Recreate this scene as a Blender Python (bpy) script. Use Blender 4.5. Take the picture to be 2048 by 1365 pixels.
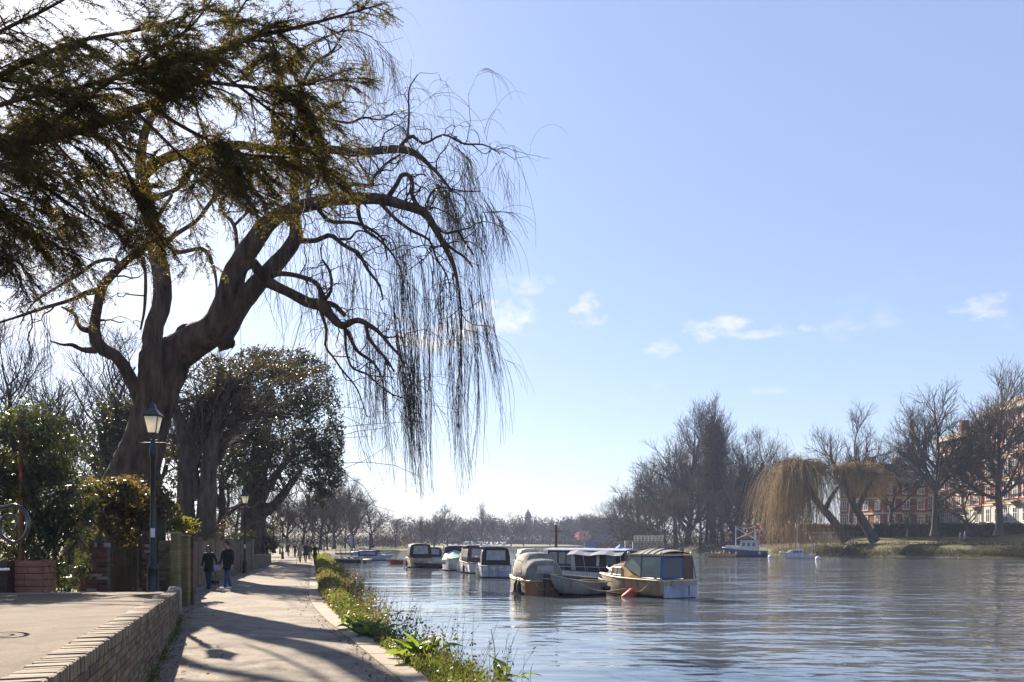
import bpy, math, random
import numpy as np
from mathutils import Vector, Matrix

for _o in list(bpy.data.objects): bpy.data.objects.remove(_o)
SC = bpy.context.scene
COL = SC.collection
# ------------------------------------------------------------------ camera, sky, sun, exposure
F, HY, EYE = 1700.0, 1085.0, 1.75          # focal length and horizon of the 2048 px photograph; eye height above the path
WZ = -0.60                                  # river level
cam = bpy.data.objects.new('camera', bpy.data.cameras.new('camera')); COL.objects.link(cam)
cam.location = (0, 0, EYE); cam.rotation_euler = (math.pi / 2, 0, 0)
cam.data.sensor_width = 36; cam.data.lens = 36 * F / 2048
cam.data.shift_y = (HY - 682.5) / 2048
cam.data.clip_start = 0.1; cam.data.clip_end = 6000
SC.camera = cam

SUN_AZ, SUN_EL = math.radians(-29.3), math.radians(28.6)
SDIR = Vector((math.sin(SUN_AZ) * math.cos(SUN_EL), math.cos(SUN_AZ) * math.cos(SUN_EL), math.sin(SUN_EL)))
sl = bpy.data.lights.new('sun', 'SUN'); sl.energy = 5.0; sl.angle = math.radians(0.55); sl.color = (1.0, 0.87, 0.70)
sun = bpy.data.objects.new('sun', sl); COL.objects.link(sun)
sun.rotation_euler = SDIR.to_track_quat('Z', 'Y').to_euler()
sun.location = (0, 0, 60)

SC.view_settings.view_transform = 'Standard'; SC.view_settings.look = 'None'
SC.view_settings.exposure = 1.78; SC.view_settings.gamma = 1.0
SC.render.engine = 'CYCLES'
cy = SC.cycles
cy.use_denoising = True
try: cy.denoiser = 'OPENIMAGEDENOISE'
except Exception: pass
cy.max_bounces = 6; cy.diffuse_bounces = 2; cy.glossy_bounces = 3; cy.transmission_bounces = 3
cy.transparent_max_bounces = 6; cy.volume_bounces = 0; cy.caustics_reflective = False; cy.caustics_refractive = False
cy.sample_clamp_indirect = 4.0

W = bpy.data.worlds.new('World'); SC.world = W; W.use_nodes = True
W.cycles.sampling_method = 'MANUAL'; W.cycles.sample_map_resolution = 256
def _world():
    nt = W.node_tree; n = nt.nodes; L = nt.links; n.clear()
    out = n.new('ShaderNodeOutputWorld'); bg = n.new('ShaderNodeBackground'); bg.inputs[1].default_value = 0.050
    sky = n.new('ShaderNodeTexSky'); sky.sky_type = 'NISHITA'; sky.sun_disc = False
    sky.sun_elevation = SUN_EL; sky.sun_rotation = SUN_AZ
    sky.altitude = 0; sky.air_density = 1.0; sky.dust_density = 0.6; sky.ozone_density = 3.5
    tc = n.new('ShaderNodeTexCoord')
    sep = n.new('ShaderNodeSeparateXYZ'); L.new(tc.outputs['Generated'], sep.inputs[0])
    def math_(op, a, b=None, c=None, clamp=False):
        m = n.new('ShaderNodeMath'); m.operation = op; m.use_clamp = clamp
        for i, v in enumerate((a, b, c)):
            if v is None: continue
            if hasattr(v, 'is_linked'): L.new(v, m.inputs[i])
            else: m.inputs[i].default_value = v
        return m.outputs[0]
    az = math_('ARCTAN2', sep.outputs[0], sep.outputs[1])
    el = math_('ARCSINE', sep.outputs[2])
    cv = n.new('ShaderNodeCombineXYZ'); L.new(az, cv.inputs[0]); L.new(math_('MULTIPLY', el, 1.9), cv.inputs[1])
    def noise(scale, det, rough, off=0.0):
        t = n.new('ShaderNodeTexNoise'); t.inputs['Scale'].default_value = scale; t.inputs['Detail'].default_value = det
        t.inputs['Roughness'].default_value = rough
        mp = n.new('ShaderNodeVectorMath'); mp.operation = 'ADD'; mp.inputs[1].default_value = (off, off * .7, 0)
        L.new(cv.outputs[0], mp.inputs[0]); L.new(mp.outputs[0], t.inputs['Vector'])
        return t.outputs[0]
    fine = noise(26, 7, .62); big = noise(7, 4, .55, 3.1)
    # scattered small clouds all round in a low band of the sky
    band = math_('MULTIPLY', math_('SMOOTH_MIN', 1, math_('MULTIPLY', el, 14), .2), math_('SUBTRACT', 1, math_('MULTIPLY', el, 3.4), clamp=True), clamp=True)
    wisp = math_('MULTIPLY', math_('MULTIPLY', math_('SUBTRACT', math_('ADD', math_('MULTIPLY', big, .75), math_('MULTIPLY', fine, .35)), .66), 9.0, clamp=True), band, clamp=True)
    total = wisp
    # the clouds one can make out
    for px, py, w, h, k in ((870, 672, 105, 38, 1.3), (1008, 640, 66, 38, 1.0), (1176, 622, 34, 28, 1.0), (1035, 570, 55, 18, .7), (1105, 560, 24, 10, .6),
                            (1440, 660, 70, 22, .95), (1520, 664, 85, 12, .8), (1326, 688, 36, 24, .8), (1966, 616, 48, 22, .85), (1720, 650, 60, 18, .35),
                            (1525, 778, 44, 12, .45), (230, 585, 190, 45, 1.2), (60, 640, 160, 60, 1.2), (430, 565, 70, 26, .7), (650, 690, 60, 34, .9)):
        x, z = (px - 1024) / F, (HY - py) / F
        a0 = math.atan2(x, 1); e0 = math.atan2(z, math.hypot(x, 1))
        dx = math_('DIVIDE', math_('SUBTRACT', az, a0), w / F); dy = math_('DIVIDE', math_('SUBTRACT', el, e0), h / F)
        d2 = math_('ADD', math_('MULTIPLY', dx, dx), math_('MULTIPLY', dy, dy))
        g = math_('SUBTRACT', 1.0, math_('MULTIPLY', d2, .55))
        v = math_('MULTIPLY', math_('ADD', g, math_('MULTIPLY', math_('SUBTRACT', fine, .57), 5.0)), k * .8, clamp=True)
        v = math_('MULTIPLY', v, math_('MULTIPLY', math_('SUBTRACT', 1.9, d2), 1.2, clamp=True), clamp=True)
        total = math_('MAXIMUM', total, v)
    mix = n.new('ShaderNodeMix'); mix.data_type = 'RGBA'
    L.new(math_('MULTIPLY', total, .75), mix.inputs[0]); 
    # thin high haze evens the sky out
    vl = n.new('ShaderNodeMix'); vl.data_type = 'RGBA'; vl.inputs[0].default_value = .52; vl.inputs[7].default_value = (3.0, 3.75, 5.6, 1)
    up = math_('MULTIPLY', math_('SUBTRACT', 1, math_('MULTIPLY', el, 2.6), clamp=True), .92, clamp=True)
    hz = n.new('ShaderNodeMix'); hz.data_type = 'RGBA'; L.new(math_('MULTIPLY', up, up), hz.inputs[0]); hz.inputs[6].default_value = (2.95, 3.72, 5.9, 1); hz.inputs[7].default_value = (4.7, 5.1, 6.0, 1)
    L.new(hz.outputs[2], vl.inputs[7]); L.new(sky.outputs[0], vl.inputs[6]); L.new(vl.outputs[2], mix.inputs[6])
    mix.inputs[7].default_value = (6.6, 6.5, 6.6, 1)
    L.new(mix.outputs[2], bg.inputs[0]); L.new(bg.outputs[0], out.inputs[0])
_world()

# ------------------------------------------------------------------ helpers
RNG = np.random.default_rng(7)
random.seed(7)
def P(px, py, D): return np.array(((px - 1024) * D / F, D, EYE + (HY - py) * D / F))
def wd(py): return (EYE - WZ) * F / (py - HY)            # distance of a point on the water seen at that height of the photograph
def nrm(a): return a / np.maximum(np.linalg.norm(a, axis=-1, keepdims=True), 1e-9)

def link(o, parent=None):
    COL.objects.link(o)
    if parent is not None: o.parent = parent
    return o
def tag(o, label=None, cat=None, group=None, kind=None):
    if label: o['label'] = label
    if cat: o['category'] = cat
    if group: o['group'] = group
    if kind: o['kind'] = kind
    return o
def thing(name, label, cat, loc=(0, 0, 0), rz=0.0, group=None):
    o = bpy.data.objects.new(name, None); o.empty_display_size = .2
    o.location = tuple(float(v) for v in loc); o.rotation_euler = (0, 0, rz)
    COL.objects.link(o); return tag(o, label, cat, group)
def mesh(name, V, Fs, mat=None, smooth=False, mi=None):
    """Fs: a list of (m,k) index arrays"""
    V = np.asarray(V, dtype=np.float32)
    me = bpy.data.meshes.new(name)
    Fs = [np.asarray(f, dtype=np.int32) for f in Fs if len(f)]
    loops = np.concatenate([f.ravel() for f in Fs]); tot = np.concatenate([np.full(len(f), f.shape[1], np.int32) for f in Fs])
    me.vertices.add(len(V)); me.vertices.foreach_set('co', V.ravel())
    me.loops.add(len(loops)); me.loops.foreach_set('vertex_index', loops)
    me.polygons.add(len(tot)); st = np.zeros(len(tot), np.int32); st[1:] = np.cumsum(tot)[:-1]
    me.polygons.foreach_set('loop_start', st); me.polygons.foreach_set('loop_total', tot)
    me.polygons.foreach_set('use_smooth', (tot <= 4) & bool(smooth))
    if mi is not None: me.polygons.foreach_set('material_index', np.asarray(mi, np.int32))
    for m in (mat if isinstance(mat, (list, tuple)) else [mat]):
        if m is not None: me.materials.append(m)
    me.update(); me.validate()
    return me
def obj(name, V, Fs, mat, parent=None, smooth=False, mi=None):
    return link(bpy.data.objects.new(name, mesh(name, V, Fs, mat, smooth, mi)), parent)
class MB:
    def __init__(s): s.V = []; s.F = {}; s.n = 0
    def add(s, V, Fs):
        V = np.asarray(V, float).reshape(-1, 3)
        for f in Fs:
            f = np.asarray(f, int)
            if len(f): s.F.setdefault(f.shape[1], []).append(f + s.n)
        s.V.append(V); s.n += len(V); return s
    def box(s, c, d, rz=0, taper=1.0):
        x, y, z = np.array(d) / 2
        v = np.array([[-x, -y, -z], [x, -y, -z], [x, y, -z], [-x, y, -z], [-x * taper, -y * taper, z], [x * taper, -y * taper, z], [x * taper, y * taper, z], [-x * taper, y * taper, z]])
        if rz: v = v @ rotz(rz).T
        return s.add(v + np.array(c), [BOXF])
    def hexa(s, v8): return s.add(v8, [BOXF])
    def tube(s, pts, r, k=6, n=None):
        P_, R_ = path(pts, r, n); v, f = tubes(P_[None], R_[None], k, caps=True); return s.add(v, f)
    def lathe(s, prof, k=12, c=(0, 0, 0)):
        a = np.arange(k) * 2 * math.pi / k; prof = np.asarray(prof, float)
        v = np.stack([prof[:, :1] * np.cos(a), prof[:, :1] * np.sin(a), np.repeat(prof[:, 1:2], k, 1)], -1)
        return s.add(v.reshape(-1, 3) + np.array(c), [grid_faces(len(prof), k, True)])
    def loft(s, secs, closed=True, cap=True):
        secs = np.asarray(secs, float); n, k = secs.shape[:2]
        fs = [grid_faces(n, k, closed)]
        if cap and closed: fs += [np.arange(k)[::-1][None], (np.arange(k) + (n - 1) * k)[None]]
        return s.add(secs.reshape(-1, 3), fs)
    def build(s, name, mat, parent=None, smooth=False):
        return obj(name, np.concatenate(s.V), [np.concatenate(f) for f in s.F.values()], mat, parent, smooth)
BOXF = np.array([[0, 3, 2, 1], [4, 5, 6, 7], [0, 1, 5, 4], [1, 2, 6, 5], [2, 3, 7, 6], [3, 0, 4, 7]])
def rotz(a): c, s = math.cos(a), math.sin(a); return np.array([[c, -s, 0], [s, c, 0], [0, 0, 1]])
def grid_faces(n, k, closed):
    kk = k if closed else k - 1
    i = np.arange(n - 1)[:, None] * k; j = np.arange(kk)[None]; j2 = (j + 1) % k
    return np.stack([i + j, i + j2, i + k + j2, i + k + j], -1).reshape(-1, 4)
def spline(pts, n):
    """Catmull-Rom through the rows of pts"""
    p = np.asarray(pts, float)
    if len(p) < 3:
        t = np.linspace(0, 1, n)[:, None]; return p[0] * (1 - t) + p[-1] * t
    q = np.concatenate([[2 * p[0] - p[1]], p, [2 * p[-1] - p[-2]]])
    d = np.r_[0, np.cumsum(np.linalg.norm(np.diff(p[:, :3], axis=0), axis=1))]
    u = np.interp(np.linspace(0, d[-1], n), d, np.arange(len(p)))
    i = np.minimum(u.astype(int), len(p) - 2); t = (u - i)[:, None]
    a, b, c, e = q[i], q[i + 1], q[i + 2], q[i + 3]
    return .5 * (2 * b + (c - a) * t + (2 * a - 5 * b + 4 * c - e) * t ** 2 + (3 * b - 3 * c + e - a) * t ** 3)
def path(pts, r, n=None):
    p = np.asarray(pts, float); r = np.asarray(r, float) if np.ndim(r) else np.full(len(p), r)
    if n: q = spline(np.c_[p, r], n); return q[:, :3], np.maximum(q[:, 3], 1e-4)
    return p, r
def tubes(Pt, R, k=5, caps=False):
    """Pt (N,K,3), R (N,K) -> verts, faces"""
    N, K = R.shape
    T = nrm(np.gradient(Pt, axis=1)) if K > 2 else np.repeat(nrm(Pt[:, 1:] - Pt[:, :1]), 2, 1)
    m = np.abs(T.mean(1)); ref = np.eye(3)[m.argmin(1)][:, None]
    U = nrm(np.cross(T, ref)); Vv = np.cross(T, U)
    a = np.arange(k) * 2 * math.pi / k
    ring = Pt[:, :, None] + R[:, :, None, None] * (np.cos(a)[:, None] * U[:, :, None] + np.sin(a)[:, None] * Vv[:, :, None])
    f = grid_faces(K, k, True)
    fs = [(f[None] + (np.arange(N) * K * k)[:, None, None]).reshape(-1, 4)]
    if caps:
        b = (np.arange(N) * K * k)[:, None]
        fs += [b + np.arange(k)[None, ::-1], b + (K - 1) * k + np.arange(k)[None]]
    return ring.reshape(-1, 3), fs
def grow(S, Dv, L, K, wig, trop=(0, 0, 0), rng=RNG, curl=0.0):
    """N polylines of K points from starts S in directions Dv, lengths L, wandering and bent by trop"""
    N = len(S); out = np.empty((N, K, 3)); out[:, 0] = S; d = nrm(Dv); st = (np.asarray(L) / (K - 1))[:, None]
    trop = np.asarray(trop, float)
    for i in range(1, K):
        d = nrm(d + rng.normal(0, wig, (N, 3)) + trop)
        out[:, i] = out[:, i - 1] + d * st
    return out
def sample(Pt, R, n, lo=.3, hi=1.0, rng=RNG, w=None):
    """n random points on the polylines: position, tangent, radius, which"""
    N, K = R.shape
    wt = np.linalg.norm(Pt[:, -1] - Pt[:, 0], axis=1) if w is None else w
    i = rng.choice(N, n, p=wt / wt.sum()); u = rng.uniform(lo, hi, n) * (K - 1); j = np.minimum(u.astype(int), K - 2); t = (u - j)[:, None]
    p = Pt[i, j] * (1 - t) + Pt[i, j + 1] * t
    return p, nrm(Pt[i, j + 1] - Pt[i, j]), R[i, j] * (1 - t[:, 0]) + R[i, j + 1] * t[:, 0], i, u / (K - 1)
def around(T, spread, rng=RNG):
    """directions leaving T at about the angle spread"""
    r = rng.normal(size=T.shape); s = nrm(r - (r * T).sum(1, keepdims=True) * T)
    a = np.asarray(spread)[:, None] if np.ndim(spread) else spread
    return T * np.cos(a) + s * np.sin(a)
def leaves(C, size, rng=RNG, aspect=.5, droop=0.0, dirs=None, up=None):
    """one four-cornered leaf (two faces) at each centre"""
    N = len(C); d = nrm(rng.normal(size=(N, 3)) + np.array((0, 0, -droop))) if dirs is None else nrm(dirs)
    r = rng.normal(size=(N, 3)) if up is None else up + rng.normal(0, .35, (N, 3))
    s = nrm(np.cross(d, r)); L = (np.asarray(size) * rng.uniform(.65, 1.35, N))[:, None]
    mid = C + d * L * .45
    V = np.stack([C, mid + s * L * aspect * .5, C + d * L, mid - s * L * aspect * .5], 1)
    return V.reshape(-1, 3), [np.arange(N * 4).reshape(N, 4)]

# ------------------------------------------------------------------ materials
MATS = {}
def mat(name, col, rough=.7, var=.25, scale=6.0, bump=0.0, bscale=40.0, metal=0.0, spec=.4, col2=None, island=0.0, trans=0.0, tcol=None, coat=0.0, stretch=None, detail=5):
    if name in MATS: return MATS[name]
    m = bpy.data.materials.new(name); m.use_nodes = True; nt = m.node_tree; n = nt.nodes; L = nt.links
    b = n['Principled BSDF']; b.inputs['Roughness'].default_value = rough; b.inputs['Metallic'].default_value = metal
    b.inputs['Specular IOR Level'].default_value = spec; b.inputs['Coat Weight'].default_value = coat
    tc = n.new('ShaderNodeTexCoord'); vec = tc.outputs['Object']
    if stretch:
        mp = n.new('ShaderNodeMapping'); mp.inputs['Scale'].default_value = stretch; L.new(vec, mp.inputs[0]); vec = mp.outputs[0]
    nz = n.new('ShaderNodeTexNoise'); nz.inputs['Scale'].default_value = scale; nz.inputs['Detail'].default_value = detail; nz.inputs['Roughness'].default_value = .62
    L.new(vec, nz.inputs['Vector'])
    c2 = col2 or tuple(max(0, c * (1 - 2 * var)) for c in col)
    c1 = tuple(min(1, c * (1 + var)) for c in col)
    rmp = n.new('ShaderNodeValToRGB'); rmp.color_ramp.elements[0].position = .32; rmp.color_ramp.elements[1].position = .68
    rmp.color_ramp.elements[0].color = (*c2, 1); rmp.color_ramp.elements[1].color = (*c1, 1)
    L.new(nz.outputs[0], rmp.inputs[0]); c = rmp.outputs[0]
    if island:
        g = n.new('ShaderNodeNewGeometry'); hs = n.new('ShaderNodeHueSaturation')
        mr = n.new('ShaderNodeMapRange'); mr.inputs[3].default_value = 1 - island; mr.inputs[4].default_value = 1 + island
        L.new(g.outputs['Random Per Island'], mr.inputs[0]); L.new(mr.outputs[0], hs.inputs['Value'])
        mh = n.new('ShaderNodeMapRange'); mh.inputs[3].default_value = .5 - island * .05; mh.inputs[4].default_value = .5 + island * .05
        mlt = n.new('ShaderNodeMath'); mlt.operation = 'FRACT'; ml2 = n.new('ShaderNodeMath'); ml2.operation = 'MULTIPLY'; ml2.inputs[1].default_value = 7.31
        L.new(g.outputs['Random Per Island'], ml2.inputs[0]); L.new(ml2.outputs[0], mlt.inputs[0]); L.new(mlt.outputs[0], mh.inputs[0]); L.new(mh.outputs[0], hs.inputs['Hue'])
        L.new(c, hs.inputs['Color']); c = hs.outputs[0]
    L.new(c, b.inputs['Base Color'])
    if bump:
        nb = n.new('ShaderNodeTexNoise'); nb.inputs['Scale'].default_value = bscale; nb.inputs['Detail'].default_value = 6; L.new(vec, nb.inputs['Vector'])
        bp = n.new('ShaderNodeBump'); bp.inputs['Strength'].default_value = min(1, bump); bp.inputs['Distance'].default_value = .02 * max(1, bump)
        L.new(nb.outputs[0], bp.inputs['Height']); L.new(bp.outputs[0], b.inputs['Normal'])
    if trans:
        tr = n.new('ShaderNodeBsdfTranslucent'); mx = n.new('ShaderNodeMixShader'); mx.inputs[0].default_value = trans
        if tcol: tr.inputs[0].default_value = (*tcol, 1)
        else: L.new(c, tr.inputs[0])
        L.new(b.outputs[0], mx.inputs[1]); L.new(tr.outputs[0], mx.inputs[2]); L.new(mx.outputs[0], n['Material Output'].inputs[0])
    MATS[name] = m; return m
def glass(name, tint=(.8, .85, .85), alpha=.35, rough=.04):
    if name in MATS: return MATS[name]
    m = bpy.data.materials.new(name); m.use_nodes = True; nt = m.node_tree; n = nt.nodes; b = n['Principled BSDF']
    b.inputs['Base Color'].default_value = (*tint, 1); b.inputs['Roughness'].default_value = rough
    tr = n.new('ShaderNodeBsdfTransparent'); tr.inputs[0].default_value = (*tint, 1); mx = n.new('ShaderNodeMixShader'); mx.inputs[0].default_value = alpha
    nz = n.new('ShaderNodeTexNoise'); nz.inputs['Scale'].default_value = 9; mr = n.new('ShaderNodeMapRange'); mr.inputs[3].default_value = rough; mr.inputs[4].default_value = rough + .12
    nt.links.new(nz.outputs[0], mr.inputs[0]); nt.links.new(mr.outputs[0], b.inputs['Roughness'])
    nt.links.new(tr.outputs[0], mx.inputs[2]); nt.links.new(b.outputs[0], mx.inputs[1]); nt.links.new(mx.outputs[0], n['Material Output'].inputs[0])
    MATS[name] = m; return m
# ------------------------------------------------------------------ the setting
_XL = np.array([(-8, 2.0), (0, -.89), (10.6, -4.5), (18.95, -7.35), (25.9, -10.1), (32, -12.15), (39.7, -13.7), (48, -15.5), (59.5, -17.3), (82, -22.6), (99, -26.8), (125, -40), (150, -58), (175, -80)])
_XR = np.array([(-8, 4.9), (0, 2.45), (10.6, -.9), (14.5, -2.2), (19.2, -3.8), (25.9, -5.75), (39.7, -9.0), (59.5, -13.6), (99, -23), (125, -35), (150, -52), (175, -74)])
def _smooth(tab):
    d = np.linspace(tab[0, 0], tab[-1, 0], 400); v = np.interp(d, tab[:, 0], tab[:, 1])
    k = np.ones(15) / 15; vs = np.convolve(np.pad(v, 7, mode='reflect', reflect_type='odd'), k, 'valid'); return d, vs
_L, _R = _smooth(_XL), _smooth(_XR)
def xl(D): return np.interp(D, *_L)
def xr(D): return np.interp(D, *_R)

def strip(name, base, out, rows, mat_, jitter=0.0, sub=1, wz=None):
    """a sheet laid along the line base, row by row outwards"""
    base = np.asarray(base, float); out = nrm(np.asarray(out, float))
    if sub > 1:
        t = np.linspace(0, len(base) - 1, (len(base) - 1) * sub + 1); i = np.arange(len(base))
        base = np.stack([np.interp(t, i, base[:, k]) for k in (0, 1)], 1); out = nrm(np.stack([np.interp(t, i, out[:, k]) for k in (0, 1)], 1))
    V = []
    for off, z in rows:
        b = base + out * off; zz = np.full(len(b), z) + (RNG.normal(0, jitter, len(b)) if off > .5 else 0)
        V.append(np.c_[b, zz])
    V = np.array(V); n, k = V.shape[:2]
    return tag(obj(name, V.reshape(-1, 3), [grid_faces(n, k, False)[:, ::-1]], mat_, smooth=True), kind='structure')

m_soil = mat('soil_grass', (.10, .11, .035), .95, .3, .35, .6, 12, col2=(.085, .060, .030), detail=8)
m_park = mat('park_grass', (.085, .085, .03), .95, .25, .05, .4, 3, col2=(.075, .055, .03), detail=8)
DD = np.array([-8, -4, 0, 5, 10, 13, 16, 19, 22, 26, 30, 35, 40, 48, 60, 75, 90, 100, 115, 130, 150])
nearb = np.c_[xr(DD), DD]; nearb[-3:, 0] = (-26.2, -29, -32.5)
leftb = np.concatenate([nearb, [(-34, 165), (-30, 190), (-24, 222), (-19, 266), (-5, 363), (40, 444), (110, 475), (300, 520)]])
leftout = np.array([(-1, 0)] * len(DD) + [(-1, .05), (-1, .1), (-1, .3), (-1, .4), (-.7, .7), (-.3, 1), (-.1, 1), (0, 1)], float)
strip('ground', leftb, leftout, [(-2.6, -1.9), (-1.7, -1.25), (-.7, -.40), (-.05, -.05), (1, -.045), (3, -.045), (5.4, -.04), (8, .15), (14, .45), (40, .7), (120, 1.2), (900, 4)], m_soil, sub=2)
rightb = np.array([(140, -30), (112, 20), (97, 60), (85, 90), (72.9, 121), (53.6, 148), (42, 190), (35, 266), (45, 330), (90, 380), (300, 420)], float)
rightout = np.array([(1, .15), (1, .15), (1, .2), (1, .3), (.8, .55), (.8, .5), (.9, .3), (1, .1), (.9, -.3), (.4, -1), (.1, -1)])
strip('ground', rightb, rightout, [(-2.5, -1.9), (0, -.65), (.6, -.3), (4, 1.2), (6, 1.5), (9.5, 1.55), (14, 2.1), (20, 3.2), (30, 4.6), (60, 5.2), (500, 9)], m_park, .04, sub=6)
strip('towpath', rightb[3:7], rightout[3:7], [(6.0, 1.535), (9.2, 1.585)], mat('gravel_path', (.36, .31, .25), .95, .2, 2, .5, 30), sub=12)

# the river: one sheet, ripples in its relief
def river():
    m = bpy.data.materials.new('river_water'); m.use_nodes = True; nt = m.node_tree; n = nt.nodes; L = nt.links
    b = n['Principled BSDF']; b.inputs['Base Color'].default_value = (.085, .100, .118, 1); b.inputs['Roughness'].default_value = .045
    b.inputs['IOR'].default_value = 1.9; b.inputs['Specular IOR Level'].default_value = .5
    tc = n.new('ShaderNodeTexCoord')
    def nz(scale, stretch, det, rough=.55):
        mp = n.new('ShaderNodeMapping'); mp.inputs['Scale'].default_value = stretch; mp.inputs['Rotation'].default_value = (0, 0, .12)
        t = n.new('ShaderNodeTexNoise'); t.inputs['Scale'].default_value = scale; t.inputs['Detail'].default_value = det; t.inputs['Roughness'].default_value = rough
        L.new(tc.outputs['Object'], mp.inputs[0]); L.new(mp.outputs[0], t.inputs['Vector']); return t.outputs[0]
    big = nz(.075, (.5, 1, 1), 3); rip = nz(1.5, (.5, 1, 1), 1.5, .5); wav = nz(.42, (.45, 1, 1), 1.0); fin = nz(5.5, (.6, 1, 1), 1)
    sep = n.new('ShaderNodeSeparateXYZ'); L.new(tc.outputs['Object'], sep.inputs[0])
    def mm(op, a, b_, clamp=False):
        q = n.new('ShaderNodeMath'); q.operation = op; q.use_clamp = clamp
        for i, v in enumerate((a, b_)):
            if hasattr(v, 'is_linked'): L.new(v, q.inputs[i])
            else: q.inputs[i].default_value = v
        return q.outputs[0]
    # sheltered and smooth along the near bank, breezier out in the stream
    u = mm('SUBTRACT', sep.outputs[0], mm('MULTIPLY', sep.outputs[1], .07))
    windy = mm('ADD', mm('MULTIPLY', mm('ADD', u, 2.0), .085, True), 0.0, True)
    gust = mm('MULTIPLY', mm('SUBTRACT', big, .36), 4.0, True)
    amp = mm('ADD', mm('ADD', .17, mm('MULTIPLY', gust, .34)), mm('MULTIPLY', windy, mm('ADD', .22, mm('MULTIPLY', gust, .60))))
    h = mm('MULTIPLY', mm('ADD', mm('ADD', mm('MULTIPLY', rip, .5), mm('MULTIPLY', wav, 1.0)), mm('MULTIPLY', fin, .05)), amp)
    bp = n.new('ShaderNodeBump'); bp.inputs['Strength'].default_value = 1.0; bp.inputs['Distance'].default_value = .17
    L.new(h, bp.inputs['Height']); L.new(bp.outputs[0], b.inputs['Normal'])
    xs = np.array([-120, -60, -30, -10, 0, 10, 30, 60, 100, 160, 400.]); ys = np.array([-30, 0, 15, 30, 50, 80, 120, 180, 260, 380, 620.])
    X, Y = np.meshgrid(xs, ys, indexing='ij')
    V = np.stack([X, Y, np.full_like(X, WZ)], -1).reshape(-1, 3)
    tag(obj('river', V, [grid_faces(11, 11, False)], m), kind='structure')
river()

# the riverside path, its concrete edging and the ramp on the left
def asphalt(name, col, dark, scale):
    m = bpy.data.materials.new(name); m.use_nodes = True; nt = m.node_tree; n = nt.nodes; L = nt.links; b = n['Principled BSDF']
    b.inputs['Roughness'].default_value = .92; b.inputs['Specular IOR Level'].default_value = .12
    tc = n.new('ShaderNodeTexCoord')
    def nz(s, d, r=.6):
        t = n.new('ShaderNodeTexNoise'); t.inputs['Scale'].default_value = s; t.inputs['Detail'].default_value = d; t.inputs['Roughness'].default_value = r
        L.new(tc.outputs['Object'], t.inputs['Vector']); return t
    a = nz(scale, 6); g = nz(55, 3, .7); vo = n.new('ShaderNodeTexVoronoi'); vo.feature = 'DISTANCE_TO_EDGE'; vo.inputs['Scale'].default_value = .55
    ds = nz(1.3, 4); mv = n.new('ShaderNodeMix'); mv.data_type = 'RGBA'; mv.inputs[0].default_value = .35
    L.new(tc.outputs['Object'], mv.inputs[6]); L.new(ds.outputs['Color'], mv.inputs[7]); L.new(mv.outputs[2], vo.inputs['Vector'])
    r1 = n.new('ShaderNodeValToRGB'); r1.color_ramp.elements[0].position = .3; r1.color_ramp.elements[1].position = .7
    r1.color_ramp.elements[0].color = (*dark, 1); r1.color_ramp.elements[1].color = (*col, 1); L.new(a.outputs[0], r1.inputs[0])
    r2 = n.new('ShaderNodeValToRGB'); r2.color_ramp.elements[0].position = .35; r2.color_ramp.elements[1].position = .66
    r2.color_ramp.elements[0].color = (.62, .6, .58, 1); r2.color_ramp.elements[1].color = (1.25, 1.22, 1.18, 1); L.new(g.outputs[0], r2.inputs[0])
    mu = n.new('ShaderNodeMix'); mu.data_type = 'RGBA'; mu.blend_type = 'MULTIPLY'; mu.inputs[0].default_value = 1; L.new(r1.outputs[0], mu.inputs[6]); L.new(r2.outputs[0], mu.inputs[7])
    st = nz(2.6, 7, .7); r3 = n.new('ShaderNodeValToRGB'); r3.color_ramp.elements[0].position = .36; r3.color_ramp.elements[1].position = .56; r3.color_ramp.elements[0].color = (.60, .57, .54, 1); r3.color_ramp.elements[1].color = (1.06, 1.05, 1.04, 1); L.new(st.outputs[0], r3.inputs[0])
    ms = n.new('ShaderNodeMix'); ms.data_type = 'RGBA'; ms.blend_type = 'MULTIPLY'; ms.inputs[0].default_value = .75; L.new(mu.outputs[2], ms.inputs[6]); L.new(r3.outputs[0], ms.inputs[7]); mu = ms
    rc = n.new('ShaderNodeMapRange'); rc.inputs[1].default_value = .0; rc.inputs[2].default_value = .012; rc.inputs[3].default_value = .62; rc.inputs[4].default_value = 1; L.new(vo.outputs[0], rc.inputs[0])
    mc = n.new('ShaderNodeMix'); mc.data_type = 'RGBA'; mc.blend_type = 'MULTIPLY'; mc.inputs[0].default_value = .7; L.new(mu.outputs[2], mc.inputs[6]); L.new(rc.outputs[0], mc.inputs[7])
    L.new(mc.outputs[2], b.inputs['Base Color'])
    bp = n.new('ShaderNodeBump'); bp.inputs['Strength'].default_value = .55; bp.inputs['Distance'].default_value = .012; L.new(g.outputs[0], bp.inputs['Height']); L.new(bp.outputs[0], b.inputs['Normal'])
    return m
m_path = asphalt('worn_asphalt', (.275, .243, .208), (.148, .135, .120), .55)
m_ramp = asphalt('brown_asphalt', (.150, .116, .088), (.085, .068, .053), .6)
d = np.concatenate([np.arange(-8, 60, .5), np.arange(60, 175, 3)])
w = np.linspace(0, 1, 12)
Vp = np.stack([np.outer(1 - w, xl(d) - .06) + np.outer(w, xr(d) - .46), np.broadcast_to(d, (12, len(d))), np.outer(np.sin(w * math.pi) * .03, np.ones(len(d)))], -1)
tag(obj('path', Vp.reshape(-1, 3), [grid_faces(12, len(d), False)[:, ::-1]], m_path, smooth=True), kind='structure')

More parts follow.
